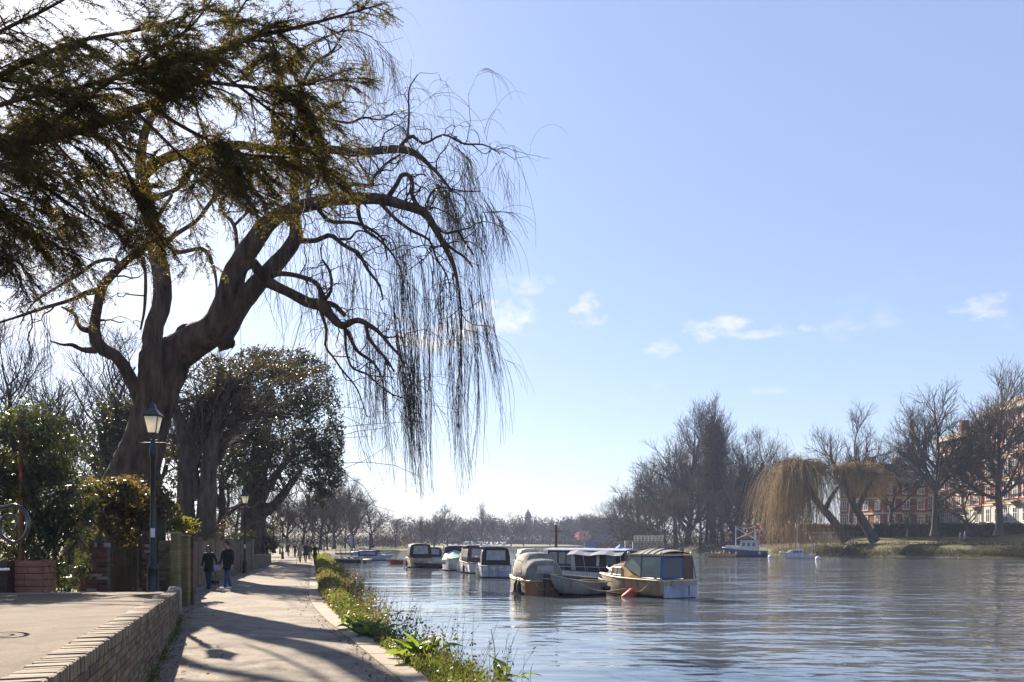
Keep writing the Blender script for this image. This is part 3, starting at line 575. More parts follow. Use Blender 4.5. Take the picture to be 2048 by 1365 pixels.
# ---- the yew overhead
def yew():
    base = np.array((-9.2, 7.6, float(ramp_z(7.6)) - .1))
    t = thing('yew_tree', 'dark evergreen yew with flat needled branches hanging in from above the ramp', 'tree', base)
    rng = np.random.default_rng(5)
    m_yb = mat('yew_bark', (.10, .058, .036), .95, .3, 5, .8, 16)
    m_yn = mat('yew_needles', (.022, .036, .012), .55, .3, 2.5, island=.45, trans=.36, tcol=(.25, .195, .03), spec=.4)
    rows = [[(-560, 420, 60, -.5), (-300, 330, 48, 0), (-60, 300, 40), (130, 264, 32), (220, 237, 28), (308, 207, 24), (396, 163, 20), (461, 88, 15), (549, 66, 12), (637, 44, 8), (765, 8, 4)],
            [(396, 163, 14), (440, 167, 11), (527, 176, 9), (615, 168, 7), (688, 143, 4)], [(300, 210, 14), (352, 246, 11), (418, 281, 9), (484, 308, 7), (593, 316, 5), (655, 326, 3)],
            [(270, 222, 12), (330, 281, 9), (374, 321, 7), (440, 347, 6), (505, 378, 4), (555, 400, 3)], [(430, 140, 9), (500, 190, 8), (560, 240, 6), (610, 290, 5), (650, 330, 3)],
            [(-60, 300, 16, .4), (80, 370, 11, .5), (170, 430, 8, .6), (235, 462, 4, .6)], [(-140, 320, 16, .8), (0, 420, 11, .8), (90, 480, 7, .8), (185, 522, 3, .8)], [(-140, 330, 14, -.6), (-30, 450, 9, -.7), (20, 520, 6, -.8), (45, 570, 3, -.8)],
            [(180, 250, 12, .5), (245, 330, 9, .6), (285, 400, 7, .7), (312, 452, 3, .7)], [(-200, 260, 22, 1), (0, 150, 16, 1), (150, 85, 12, 1), (300, 55, 9, 1), (425, 12, 5, 1)],
            [(60, 280, 14, -.4), (180, 190, 11, -.5), (300, 110, 9, -.6), (380, 55, 6, -.6), (430, -10, 3, -.6)], [(-200, 300, 16, -.8), (0, 210, 12, -.8), (180, 170, 9, -.8), (350, 118, 6, -.8), (450, 100, 3, -.8)],
            [(-200, 240, 18, .3), (-40, 90, 12, .3), (90, 20, 8, .3), (200, -40, 5, .3)], [(-160, 330, 14, 1.4), (30, 330, 10, 1.4), (160, 350, 7, 1.4), (290, 340, 3, 1.4)], [(-160, 330, 14, 1.9), (0, 280, 10, 1.9), (140, 230, 7, 1.9), (240, 190, 3, 1.9)],
            [(460, 90, 8, .2), (470, 40, 6, .2), (500, -10, 4, .2)], [(380, 170, 8, .5), (400, 240, 6, .6), (430, 320, 5, .7), (470, 372, 3, .7)], [(100, 275, 9, 1), (150, 330, 7, 1), (200, 400, 5, 1), (240, 450, 3, 1)], [(540, 70, 6, -.2), (560, 120, 4, -.3), (590, 150, 3, -.3)]]
    D0 = 8.6; K = 22; LP = []; LR = []
    for rr in rows:
        q = np.array([(*P(r[0], r[1], D0 + (r[3] if len(r) > 3 else 0)), r[2] * .5 * D0 / F) for r in rr]); s = spline(q, K); LP.append(s[:, :3]); LR.append(np.maximum(s[:, 3] * .72, .006))
    LP = np.array(LP); LR = np.array(LR)
    top = P(-560, 420, 8.1)
    MB().tube([base + (0, 0, -.2), base + (.05, 0, 1.2), (top + base) / 2 + (-.1, 0, .3), top + (0, 0, .15), top + (.2, .2, 3)], [.5, .36, .30, .2, .1], 14, 16).build('trunk', m_yb, t, True).location = tuple(-base)
    for i in range(len(rows)):
        v, f = tubes(LP[i:i + 1], LR[i:i + 1], 7); obj('limb', v - base, f, m_yb, t, True)
    ln = np.linalg.norm(np.diff(LP, axis=1), axis=2).sum(1)
    ns = 150                                  # lesser boughs fanning off the limbs
    p, T, r, i, u = sample(LP, LR, ns, .12, .85, rng, ln)
    side = nrm(np.cross(T, np.array((0, 0, 1.)))) * rng.choice((-1, 1), ns)[:, None]
    BS = grow(p, T + side * rng.uniform(.2, .9, ns)[:, None] + rng.normal(0, .35, (ns, 3)) + np.array((0, 0, -.1)), rng.uniform(.5, 1.25, ns) * (1.1 - .6 * u), K, .05, (0, 0, -.012), rng)
    RS = np.minimum(r * .55, .014)[:, None] * np.linspace(1, .35, K)
    mb = MB(); mb.add(*tubes(BS, RS, 5)); bo = mb.build('boughs', m_yb, t); bo.location = tuple(-base); tag(bo, kind='stuff')
    LP = np.concatenate([LP, BS]); LR = np.concatenate([LR, RS]); ln = np.concatenate([ln * .55, np.linalg.norm(np.diff(BS, axis=1), axis=2).sum(1)])
    n1 = 2800
    p, T, r, i, u = sample(LP, LR, n1, .22, 1.0, rng, ln)
    side = nrm(np.cross(T, np.array((0, 0, 1.)))) * rng.choice((-1, 1), n1)[:, None]
    B1 = grow(p, T * .8 + side * rng.uniform(.2, 1, n1)[:, None] + rng.normal(0, .3, (n1, 3)) + np.array((0, 0, -.12)), rng.uniform(.15, .55, n1) * (1.15 - .45 * u), 7, .11, (0, 0, -.05), rng)
    R1 = np.minimum(r * .6, .008)[:, None] * np.linspace(1, .4, 7)
    mb = MB(); mb.add(*tubes(B1, R1, 3))
    n2 = 18000
    p, T, r, i, u = sample(np.concatenate([B1]), R1, n2, .08, 1, rng)
    side = nrm(np.cross(T, np.array((0, 0, 1.)))) * rng.choice((-1, 1), n2)[:, None]
    B2 = grow(p, T + side * rng.uniform(.3, 1, n2)[:, None] + rng.normal(0, .25, (n2, 3)), rng.uniform(.05, .21, n2), 4, .10, (0, 0, -.06), rng)
    R2 = np.full((n2, 4), .0028); mb.add(*tubes(B2, R2, 3)); mb.build('branchlets', m_yb, t).location = tuple(-base)
    # needles in two flat ranks along every shoot
    n3 = 320000
    p, T, r, i, u = sample(np.concatenate([B2, B1[:, ::2]]), np.concatenate([R2, R1[:, ::2]]), n3, .0, 1, rng)
    side = nrm(np.cross(T, np.array((0, 0, 1.)) + rng.normal(0, .3, (n3, 3)))) * rng.choice((-1, 1), n3)[:, None]
    v, f = leaves(p, np.full(n3, .033), rng, .235, 0, T * .55 + side + rng.normal(0, .22, (n3, 3)), np.array((0, 0, 1.)))
    tag(obj('needles', v - base, f, m_yn, t), kind='stuff')
yew()

# ---- evergreen trees behind the wall
m_ever = mat('holm_leaf', (.034, .045, .020), .42, .3, .8, island=.5, trans=.22, tcol=(.09, .085, .018), spec=.55)
m_olive = mat('olive_leaf', (.050, .044, .020), .5, .3, .8, island=.5, trans=.25, tcol=(.11, .085, .024), spec=.4)
m_dbark = mat('dark_bark', (.085, .066, .052), .95, .35, 3, .9, 10, stretch=(1.2, 1.2, .3))
def crown_leaves(lobes, n, size, rng, shell=.55):
    """leaf centres in clumps through overlapping lobes (centre, radii)"""
    out = []; w = np.array([np.prod(l[1]) ** .7 for l in lobes]); w /= w.sum()
    for (c, rad), k in zip(lobes, (w * n).astype(int)):
        m = max(6, k // 28); d = nrm(rng.normal(size=(m, 3))); rr = rng.uniform(shell, 1, m)[:, None] ** .6
        cl = np.array(c) + d * rr * np.array(rad); j = rng.integers(0, m, k)
        out.append(cl[j] + rng.normal(0, 1, (k, 3)) * np.array(rad) * rng.uniform(.06, .17, m)[j][:, None])
    return np.concatenate(out)
def evergreen(name, label, base, trunks, lobes, n, size, leafmat, seed, cat='tree', group=None, twigs=160):
    rng = np.random.default_rng(seed); t = thing(name, label, cat, base, group=group)
    tips = []
    for k_, tr in enumerate(trunks):
        q = np.array(tr, float); s = spline(q, 18); v, f = tubes(s[None, :, :3], np.maximum(s[None, :, 3], .02), 10)
        v = v + rng.normal(0, 1, v.shape) * np.repeat(s[:, 3], 10)[:, None] * .04
        obj('trunk' if k_ == 0 else 'limb', v - base, f, m_dbark, t, True); tips.append(s)
    LP = np.array([s[:, :3] for s in tips]); LR = np.array([s[:, 3] for s in tips])
    p, T, r, i, u = sample(LP, LR, twigs, .45, 1, rng); tgt = np.array([lobes[k][0] for k in rng.integers(0, len(lobes), twigs)]) + rng.normal(0, .9, (twigs, 3))
    dv = tgt - p; L = np.linalg.norm(dv, axis=1) * rng.uniform(.6, 1.05, twigs)
    B = grow(p, dv, L, 8, .16, (0, 0, 0), rng); R = np.minimum(r * .5, .05)[:, None] * np.linspace(1, .3, 8)
    mb = MB(); mb.add(*tubes(B, R, 5)); mb.build('branches', m_dbark, t).location = tuple(-np.array(base))
    C = crown_leaves(lobes, n, size, rng); v, f = leaves(C, np.full(len(C), size), rng, .5, .3)
    tag(obj('crown', v - base, f, leafmat, t), kind='stuff'); return t
def tr(rows, D): return [(*P(r[0], r[1], D + (r[3] if len(r) > 3 else 0)), r[2] * .5 * D / F) for r in rows]
def lobe(px, py, D, w, h, dd): return (P(px, py, D), (w * D / F, dd, h * D / F))
b = P(512, 1100, 60); b[2] = .2
evergreen('holm_oak', 'broad dark evergreen oak with low curved limb behind the second lamp post', b,
          [tr([(508, 1150, 67.50), (507, 1060, 52.50), (508, 1010, 50.00), (515, 960, 42.50), (520, 900, 32.50), (535, 840, 22.50), (545, 780, 11.25)], 75.00), tr([(520, 1020, 37.50), (540, 1018, 22, -.5), (565, 990, 16, -1), (590, 958, 12, -1.4), (605, 940, 6, -1.6)], 75.00), tr([(518, 1000, 27.50), (545, 960, 16, .4), (570, 925, 12, .8), (590, 890, 7, 1.25)], 75.00), tr([(508, 985, 27.50), (482, 950, 16, .5), (468, 910, 10, 1.25), (455, 860, 6, 1.25)], 75.00)],
          [lobe(540, 780, 60.0, 75, 60, 3.00), lobe(610, 770, 60.0, 60, 55, 2.75), lobe(645, 850, 59.0, 42, 85, 2.50), lobe(480, 790, 61.0, 65, 60, 2.75), lobe(560, 850, 61.0, 70, 60, 2.50), lobe(625, 930, 58.5, 50, 48, 2.00), lobe(450, 870, 61.5, 45, 60, 2.50), lobe(655, 950, 59.0, 30, 45, 1.88), lobe(570, 730, 60.0, 85, 30, 2.50), lobe(520, 900, 62.0, 45, 45, 2.00), lobe(600, 895, 61, 50, 40, 1.8), lobe(470, 940, 62, 36, 40, 1.6), lobe(665, 900, 60, 24, 60, 1.4), lobe(640, 985, 59.5, 26, 30, 1.2)], 38000, .20, m_ever, 21)
b = P(385, 1100, 43); b[2] = .2
evergreen('ivy_clad_tree', 'twin stemmed tree with brown olive foliage between the willow and the evergreen oak', b,
          [tr([(372, 1148, 46), (371, 1020, 36), (372, 960, 33), (374, 900, 30), (362, 850, 26), (350, 815, 16), (345, 780, 8)], 43), tr([(408, 1148, 50), (412, 1040, 40), (416, 980, 36), (420, 920, 30), (432, 860, 22), (450, 800, 15), (480, 760, 8)], 43), tr([(416, 960, 22), (440, 900, 18, .4), (470, 850, 13, .7), (520, 830, 9, 1), (580, 835, 5, 1.2)], 43), tr([(395, 1000, 18), (388, 920, 13), (384, 860, 9), (395, 800, 6)], 43)],
          [lobe(410, 760, 43.0, 45, 45, 1.5), lobe(455, 740, 43.0, 50, 35, 1.5), lobe(430, 820, 44.0, 45, 50, 1.4), lobe(520, 720, 43.5, 55, 22, 1.3), lobe(385, 830, 44.0, 30, 50, 1.2), lobe(590, 745, 44.0, 60, 24, 1.2), lobe(470, 800, 44.0, 50, 35, 1.2)], 8500, .14, m_olive, 22, twigs=260)
b = P(232, 1060, 44); b[2] = .3
evergreen('laurel_tree', 'dark evergreen tree half hidden behind the willow trunk', b,
          [tr([(232, 1150, 28), (232, 980, 22), (236, 900, 16), (232, 840, 10), (228, 790, 5)], 44), tr([(234, 950, 16), (262, 890, 11), (285, 830, 7), (300, 790, 4)], 44), tr([(234, 960, 14), (205, 900, 9), (195, 840, 5)], 44)],
          [lobe(232, 830, 44, 36, 45, 1.6), lobe(215, 890, 44, 34, 55, 1.6), lobe(265, 870, 44, 40, 60, 1.6), lobe(300, 830, 45, 30, 50, 1.4), lobe(240, 940, 44, 50, 40, 1.6), lobe(330, 920, 44, 30, 60, 1.4)], 7000, .17, m_ever, 23)
# ------------------------------------------------------------------ walls, gate, lamps and garden on the left
def brick_tex(name, c1, c2, mort, stain=None):
    if name in MATS: return MATS[name]
    m = bpy.data.materials.new(name); m.use_nodes = True; nt = m.node_tree; n = nt.nodes; L = nt.links; b = n['Principled BSDF']; b.inputs['Roughness'].default_value = .93
    b.inputs['Specular IOR Level'].default_value = .15
    tc = n.new('ShaderNodeTexCoord'); sp = n.new('ShaderNodeSeparateXYZ'); cb = n.new('ShaderNodeCombineXYZ'); L.new(tc.outputs['Object'], sp.inputs[0])
    L.new(sp.outputs[0], cb.inputs[0]); L.new(sp.outputs[2], cb.inputs[1])
    br = n.new('ShaderNodeTexBrick'); br.inputs['Scale'].default_value = 1; br.inputs['Brick Width'].default_value = .225; br.inputs['Row Height'].default_value = .075; br.inputs['Mortar Size'].default_value = .006
    br.inputs['Color1'].default_value = (*c1, 1); br.inputs['Color2'].default_value = (*c2, 1); br.inputs['Mortar'].default_value = (*mort, 1); L.new(cb.outputs[0], br.inputs['Vector'])
    nz = n.new('ShaderNodeTexNoise'); nz.inputs['Scale'].default_value = 1.6; nz.inputs['Detail'].default_value = 8; L.new(tc.outputs['Object'], nz.inputs['Vector'])
    mr = n.new('ShaderNodeMapRange'); mr.inputs[3].default_value = .5; mr.inputs[4].default_value = 1.4; L.new(nz.outputs[0], mr.inputs[0])
    mu = n.new('ShaderNodeMix'); mu.data_type = 'RGBA'; mu.blend_type = 'MULTIPLY'; mu.inputs[0].default_value = 1; L.new(br.outputs[0], mu.inputs[6]); L.new(mr.outputs[0], mu.inputs[7]); L.new(mu.outputs[2], b.inputs['Base Color'])
    bp = n.new('ShaderNodeBump'); bp.inputs['Strength'].default_value = .7; bp.inputs['Distance'].default_value = .012; bp.invert = True; L.new(br.outputs['Fac'], bp.inputs['Height']); L.new(bp.outputs[0], b.inputs['Normal'])
    MATS[name] = m; return m
m_gw = brick_tex('garden_wall_brick', (.20, .15, .10), (.12, .09, .065), (.17, .15, .125))
def seg(parent, a, b_, z0, z1, th, m, name='panel', cap=None):
    """one straight run of wall from a to b_ (plan), with its own axes"""
    a = np.array(a, float); b_ = np.array(b_, float); dv = b_ - a; L = np.linalg.norm(dv); rz = math.atan2(dv[1], dv[0])
    o = MB().box((L / 2, 0, (z1 - z0) / 2), (L, th, z1 - z0)).build(name, m, parent)
    o.location = (a[0] - parent.location[0], a[1] - parent.location[1], z0 - parent.location[2]); o.rotation_euler = (0, 0, rz)
    if cap:
        k = int(L / .078)
        for i in range(k): inst(COPE[i % 3], 'coping_brick', o, ((i + .5) * L / k, 0, z1 - z0 + .054), (.068, th + .02, .105), RNG.normal(0, .02))
    return o
gw = thing('garden_wall', 'long shaded stock brick garden wall behind the strolling couple', 'wall', (float(xl(30)), 30, 0))
ds = [23.6, 29, 34, 39, 44, 49, 53.5]
for a, b_ in zip(ds[:-1], ds[1:]): seg(gw, (xl(a) - .14, a), (xl(b_) - .14, b_ - .012), -.1, 1.80 + .02 * math.sin(a), .26, m_gw)
for a in ds[1:]: MB().box((float(xl(a)) - .14 - gw.location[0], a - 30, .92), (.42, .42, 2.04)).build('buttress', m_gw, gw)
lw = thing('low_wall', 'lower stretch of brick wall stepping down beyond the tall garden wall', 'wall', (float(xl(57)), 57, 0))
seg(lw, (xl(53.8) - .14, 53.8), (xl(61) - .14, 61), -.1, .92, .3, m_gw)
seg(lw, (xl(61) - .5, 61.6), (xl(74) - .4, 74), -.1, .72, .3, m_gw)

def brick_panel(name, label, px0, px1, ytop, D, meshes, soldier=True, z0=.35):
    x0, x1 = P(px0, 0, D)[0], P(px1, 0, D)[0]; zt = P(0, ytop, D)[2]
    t = thing(name, label, 'wall', ((x0 + x1) / 2, D, z0)); Wd = x1 - x0; H = zt - z0
    MB().box((0, .12, H / 2), (Wd - .012, .2, H - .01)).build('mortar_core', m_mort, t)
    rows = int(H / .075); nb = max(2, round(Wd / .225)); bw = Wd / nb
    for r in range(rows):
        for i in range(nb + (r % 2)):
            cx = -Wd / 2 + (i + .5) * bw - (bw / 2 if r % 2 else 0); w_ = bw
            if cx - bw / 2 < -Wd / 2 - .001: cx += bw / 4; w_ = bw / 2
            if cx + bw / 2 > Wd / 2 + .001: cx -= bw / 4; w_ = bw / 2
            inst(meshes[(r + i) % 3], 'brick', t, (cx, .05 + RNG.normal(0, .003), (r + .5) * .075), (w_ - .011, .1, .064))
    if soldier:
        k = int(Wd / .075)
        for i in range(k): inst(meshes[i % 3], 'coping_brick', t, (-Wd / 2 + (i + .5) * Wd / k, .11, rows * .075 + .055), (.064, .24, .108), RNG.normal(0, .03))
    return t
brick_panel('brick_pier', 'patchy red brick wall panel with whitened bricks left of the slatted gate', 153, 213, 1090, 21.6, REDB)
brick_panel('brick_pier', 'narrow brick gate pier just left of the nearest lamp post', 284, 303, 1066, 21.7, REDB)
brick_panel('brick_pier', 'grey stock brick wall end right of the nearest lamp post', 316, 345, 1081, 21.2, STOCK, False)

m_gate = mat('gate_wood', (.075, .066, .034), .85, .35, 4, .5, 30, stretch=(1, 1, .2))
def gate():
    D = 22.1; x0, x1 = P(214, 0, D)[0], P(276, 0, D)[0]; Wd = x1 - x0
    t = thing('garden_gate', 'dark weathered timber gate with slatted lower half beside the red brick panel', 'gate', ((x0 + x1) / 2, D, .38))
    for s in (-1, 1): MB().box((s * (Wd / 2 - .05), 0, .62), (.1, .07, 1.3)).build('stile', m_gate, t)
    for z in (.08, .72, 1.2): MB().box((0, 0, z), (Wd - .21, .05, .11)).build('rail', m_gate, t)
    n = 8
    for i in range(n): MB().box((-Wd / 2 + .17 + i * (Wd - .34) / (n - 1), -.035, .42), (.075, .02, .6)).build('slat', m_gate, t)
    for i in range(n - 1): MB().box((-Wd / 2 + .2 + i * (Wd - .4) / (n - 2), .01, .96), (.03, .02, .42)).build('slat', m_gate, t)
gate()
m_olp = mat('olive_paint', (.20, .185, .075), .8, .25, 3, .3, 40, col2=(.11, .10, .05))
for px, D, yt, w_, lab in ((352, 20.6, 1068, .17, 'yellow olive painted pier at the foot of the ramp'), (371, 23.2, 1073, .20, 'olive stained timber post at the start of the long garden wall')):
    q = P(px, yt, D); t = thing('painted_pier', lab, 'post', (q[0], D, 0)); h = q[2]
    MB().box((0, 0, h / 2), (w_, .22, h)).build('shaft', brick_tex('olive_brick', (.19, .165, .075), (.14, .12, .06), (.12, .105, .06)), t)
    MB().box((0, 0, h + .025), (w_ + .05, .28, .05), taper=.8).build('cap', m_olp, t)
q = P(384, 1076, 23.6); t = thing('timber_post', 'reddish brown timber post against the start of the garden wall', 'post', (q[0], 23.6, 0))
MB().box((0, 0, q[2] / 2), (.11, .12, q[2])).build('shaft', mat('red_timber', (.13, .07, .05), .9, .3, 4, .4, 30), t); MB().box((0, 0, q[2] + .02), (.14, .15, .04), taper=.6).build('cap', m_gate, t)
q = P(321, 1042, 21.9); t = thing('dark_board', 'dark green upright board above the wall behind the nearest lamp post', 'board', (q[0], 21.9, .35))
MB().box((0, 0, (q[2] - .35) / 2), (.26, .05, q[2] - .35)).build('panel', mat('board_green', (.045, .05, .03), .7, .2, 5), t)
MB().box((0, -.02, q[2] - .35 + .02), (.3, .1, .04)).build('cap', m_gate, t)

# ---- street lamps
m_iron = mat('black_iron', (.012, .012, .014), .38, .2, 8, .1, 60, spec=.5)
m_milk = mat('lamp_glass', (.80, .78, .70), .25, .08, 6, trans=.62, tcol=(.90, .86, .74), spec=.5)
def lamp(px, D, z0, label, H=4.78):
    x = P(px, 0, D)[0]; t = thing('street_lamp', label, 'lamp', (x, D, z0), RNG.uniform(-.1, .1), 'black lantern lamps along the river path')
    k = H / 4.78
    p = MB().lathe([(0, 0), (.17, 0), (.17, .06), (.145, .10), (.135, .62), (.15, .66), (.12, .72), (.075, .80), (.068, 1.9), (.06, 3.35), (.085, 3.38), (.085, 3.58), (.06, 3.62), (.05, 3.74), (.03, 3.80), (0, 3.80)], 12)
    p.V[0][:, 2] *= k; p.build('post', m_iron, t, True)
    s = MB().box((.02, -.145 + .07, 1.52 * k), (.10, .004, .22)); s.build('notice', mat('notice_white', (.62, .66, .75), .5, .08, 20), t).location = (0, 0, 0)
    br = MB(); br.tube([(-.3, 0, 3.70 * k), (.3, 0, 3.70 * k)], .014, 6)
    for a in range(4):
        c, s_ = math.cos(a * math.pi / 2 + math.pi / 4), math.sin(a * math.pi / 2 + math.pi / 4)
        br.tube([(c * .03, s_ * .03, 3.76 * k), (c * .14, s_ * .14, 3.80 * k), (c * .13, s_ * .13, 3.93 * k)], .012, 5, 6)
    br.build('bracket', m_iron, t)
    zb, zt, wb, wt = 3.93 * k, 4.34 * k, .095, .168
    lan = MB()
    cs = [(1, 1), (-1, 1), (-1, -1), (1, -1)]
    for a in range(4):
        c = cs[a]; d = cs[(a + 1) % 4]
        lan.tube([(c[0] * wb, c[1] * wb, zb), (c[0] * wt, c[1] * wt, zt)], .013, 4)
        lan.tube([(c[0] * wb, c[1] * wb, zb), (d[0] * wb, d[1] * wb, zb)], .013, 4); lan.tube([(c[0] * wt, c[1] * wt, zt), (d[0] * wt, d[1] * wt, zt)], .015, 4)
    lo = lan.build('lantern_frame', m_iron, t)
    for a in range(4):
        c = np.array(cs[a]); d = np.array(cs[(a + 1) % 4]); e = .97
        obj('pane', [(*(c * wb * e), zb + .01), (*(d * wb * e), zb + .01), (*(d * wt * e), zt - .01), (*(c * wt * e), zt - .01)], [[[0, 1, 2, 3]]], m_milk, lo)
    r = MB(); sq = lambda w, z: [(w, w, z), (-w, w, z), (-w, -w, z), (w, -w, z)]
    r.loft([sq(wt + .035, zt + .012), sq(wt + .03, zt + .035), sq(.10, zt + .15), sq(.06, zt + .20), sq(.06, zt + .26), sq(.035, zt + .31), sq(.012, zt + .33)]); r.build('hood', m_iron, t)
    MB().lathe([(0, zt + .32), (.012, zt + .33), (.028, zt + .37), (.012, zt + .40), (.006, zt + .47), (0, zt + .48)], 8).build('finial', m_iron, t, True)
    MB().lathe([(0, zt - .12), (.035, zt - .12), (.05, zt - .05), (.05, zt), (0, zt)], 8).build('bulb_holder', m_iron, t)
lamp(306, 20.6, .46, 'tall black lantern lamp in front of the willow trunk, nearest and largest')
lamp(490, 47.6, .0, 'black lantern lamp beside the brick wall past the couple, second from the ramp')
lamp(565, 88, .0, 'black lantern lamp left of the distant walkers, third along the path')
lamp(560, 124, .0, 'small lantern lamp showing just left of the third lamp post')
lamp(590, 150, .0, 'small far lantern lamp above the walkers in dark clothes')
lamp(648, 166, .0, 'farthest lantern lamp by the water before dark misty trees')

# ---- scroll-ended handrail
def handrail():
    t = thing('handrail', 'glossy black iron handrail curling into a scroll beside the red planter', 'railing', (-5.95, 9.1, float(ramp_z(9)) - .08))
    o = np.array(t.location); D = 9.1
    c = P(26, 1048, D); pts = [P(-150, 1024, D), P(-60, 1019, D), P(0, 1016, D)]
    for a in np.linspace(90, -90, 9): pts.append(c + np.array((math.cos(math.radians(a)) * 31, 0, math.sin(math.radians(a)) * 37)) * D / F + np.array((0, 0, -.0)))
    for a, r in ((-130, 26), (-180, 21), (-225, 19), (-270, 17), (-315, 15), (-360, 13), (-405, 11), (-450, 9), (-500, 6)): pts.append(c + np.array((math.cos(math.radians(a)) * r - 5, 0, math.sin(math.radians(a)) * r * 1.2 - 2)) * D / F)
    pts = np.array(pts) - o
    r = np.r_[np.full(10, .021), np.linspace(.019, .012, len(pts) - 10)]
    m = mat('gloss_iron', (.008, .008, .012), .16, .1, 8, spec=.6, coat=.4)
    MB().tube(pts, r, 10, 90).build('scroll_rail', m, t, True)
    MB().tube([(0, 0, 0), (0, 0, pts[0][2] + .25)], .022, 8).build('post', m, t, True)
    MB().tube([pts[0], (0, 0, pts[0][2])], .02, 8).build('joint', m, t)
handrail()

# ---- planters by the ramp
m_cedar = mat('cedar_plank', (.27, .125, .085), .75, .25, 3, .3, 30, stretch=(.5, 3, 3))
def planter(px0, px1, D, label, m, z0, zt, side=True):
    x0, x1 = P(px0, 0, D)[0], P(px1, 0, D)[0]; Wd = x1 - x0; t = thing('wooden_planter', label, 'planter', ((x0 + x1) / 2, D, z0), -.06)
    H = zt - z0; n = 5; h = H / n
    MB().box((0, .25, H / 2 - .02), (Wd - .07, .42, H - .06)).build('liner', mat('planter_soil', (.035, .025, .018), .95, .3, 20), t)
    for i in range(n):
        if i in (1, 2, 3): 
            sp = RNG.uniform(.45, .55)
            for a, b_ in ((0, sp), (sp, 1)): MB().box((-Wd / 2 + Wd * (a + b_) / 2, 0, (i + .5) * h), (Wd * (b_ - a) - .012, .03, h - .016)).build('plank', m, t)
        else: MB().box((0, 0, (i + .5) * h), (Wd - .004, .03, h - .016)).build('plank', m, t)
        for s in (-1, 1): MB().box((s * (Wd / 2 - .015), .26, (i + .5) * h), (.03, .46, h - .016)).build('plank', m, t)
    return t
planter(19, 86, 18.2, 'reddish cedar plank planter below the leafy bamboo', m_cedar, .66, P(0, 1121, 18.2)[2])
pd = planter(-48, 17, 18.0, 'dark stained planter at the frame edge beside the cedar planter', mat('dark_plank', (.045, .026, .022), .7, .2, 4), .64, P(0, 1121, 18)[2])
q = P(-16, 1139, 17.6); t = thing('white_bench_slat', 'short white metal bar standing in front of the dark stained planter', 'rail', (q[0], 17.6, .62))
MB().box((0, 0, q[2] - .62), (.7, .05, .045)).build('bar', mat('white_metal', (.75, .76, .8), .4, .08, 10), t)
for s in (-.28, .28): MB().box((s, 0, (q[2] - .64) / 2), (.03, .03, q[2] - .64)).build('leg', mat('dark_plank', (.045, .026, .022)), t)
ks = thing('ramp_kerb', 'pale stone kerb under the planters at the edge of the ramp', 'kerb', (P(20, 0, 17.5)[0], 17.5, .6))
for i in range(5): MB().box((-1.4 + i * .62, .02 * i, .02), (.6, .2, .16), .05).build('kerbstone', m_conc, ks)
q = P(44, 835, 18.8); t = thing('rusty_pole', 'rust red pole rising through the bamboo foliage', 'pole', (q[0], 18.8, .6))
MB().tube([(0, 0, 0), (-.02, 0, q[2] - .6)], [.055, .045], 8).build('shaft', mat('rust', (.20, .065, .035), .9, .3, 6), t); MB().lathe([(0, q[2] - .6), (.06, q[2] - .6), (.06, q[2] - .56), (0, q[2] - .54)], 8, (-.02, 0, 0)).build('cap', mat('rust', (.2, .065, .035)), t)

# ---- shrubs
m_bam = mat('bamboo_leaf', (.019, .031, .011), .38, .3, 1.2, island=.5, trans=.26, tcol=(.11, .125, .018), spec=.5)
m_ivy = mat('ivy_leaf', (.050, .045, .018), .45, .35, 1.2, island=.55, trans=.38, tcol=(.20, .15, .03), spec=.45)
m_hedge = mat('hedge_leaf', (.10, .11, .025), .5, .3, 1.5, island=.45, trans=.45, tcol=(.24, .23, .03), spec=.4)
m_stem = mat('shrub_stem', (.10, .075, .045), .85, .3, 4)
def shrub(name, label, base, lobes, n, size, m, seed, aspect=.4, droop=.5, stems=14, group=None, shell=.45):
    rng = np.random.default_rng(seed); base = np.array(base, float); t = thing(name, label, 'shrub', base, group=group)
    C = np.concatenate([crown_leaves(lobes, n, size, rng, shell), crown_leaves([(c_, np.array(r_) * 1.28) for c_, r_ in lobes], int(n * .14), size, rng, .8)]); v, f = leaves(C, np.full(len(C), size), rng, aspect, droop)
    tag(obj('foliage', v - base, f, m, t), kind='stuff')
    k = rng.integers(0, len(lobes), stems); tg = np.array([lobes[i][0] for i in k]) + rng.normal(0, .3, (stems, 3))
    st = base + rng.normal(0, .15, (stems, 3)) * (1, 1, 0); dv = tg - st
    B = grow(st, dv + np.array((0, 0, .3)), np.linalg.norm(dv, axis=1), 7, .1, (0, 0, 0), rng)
    mb = MB(); mb.add(*tubes(B - base, np.full((stems, 1), .016) * np.linspace(1, .4, 7), 5)); mb.build('stems', m_stem, t); return t
b = P(80, 0, 19.3); b[2] = .6
shrub('bamboo_clump', 'dense green bamboo clump towering over the planters', b, [lobe(60, 850, 19.3, 48, 50, .8), lobe(20, 900, 19.5, 55, 70, .9), lobe(100, 900, 19.2, 48, 65, .8), lobe(110, 1000, 19.2, 55, 80, .8), lobe(40, 1000, 19.6, 60, 80, .8), lobe(120, 1100, 19.2, 50, 80, .6), lobe(160, 1000, 19.0, 30, 50, .5), lobe(90, 1060, 19.0, 40, 70, .5), lobe(-30, 940, 19.6, 50, 80, .8), lobe(0, 1080, 20.2, 60, 60, .5), lobe(60, 1120, 20.0, 50, 50, .5)], 19500, .17, m_bam, 31, .17, 1.0, 20)
b = P(245, 0, 23.4); b[2] = .5
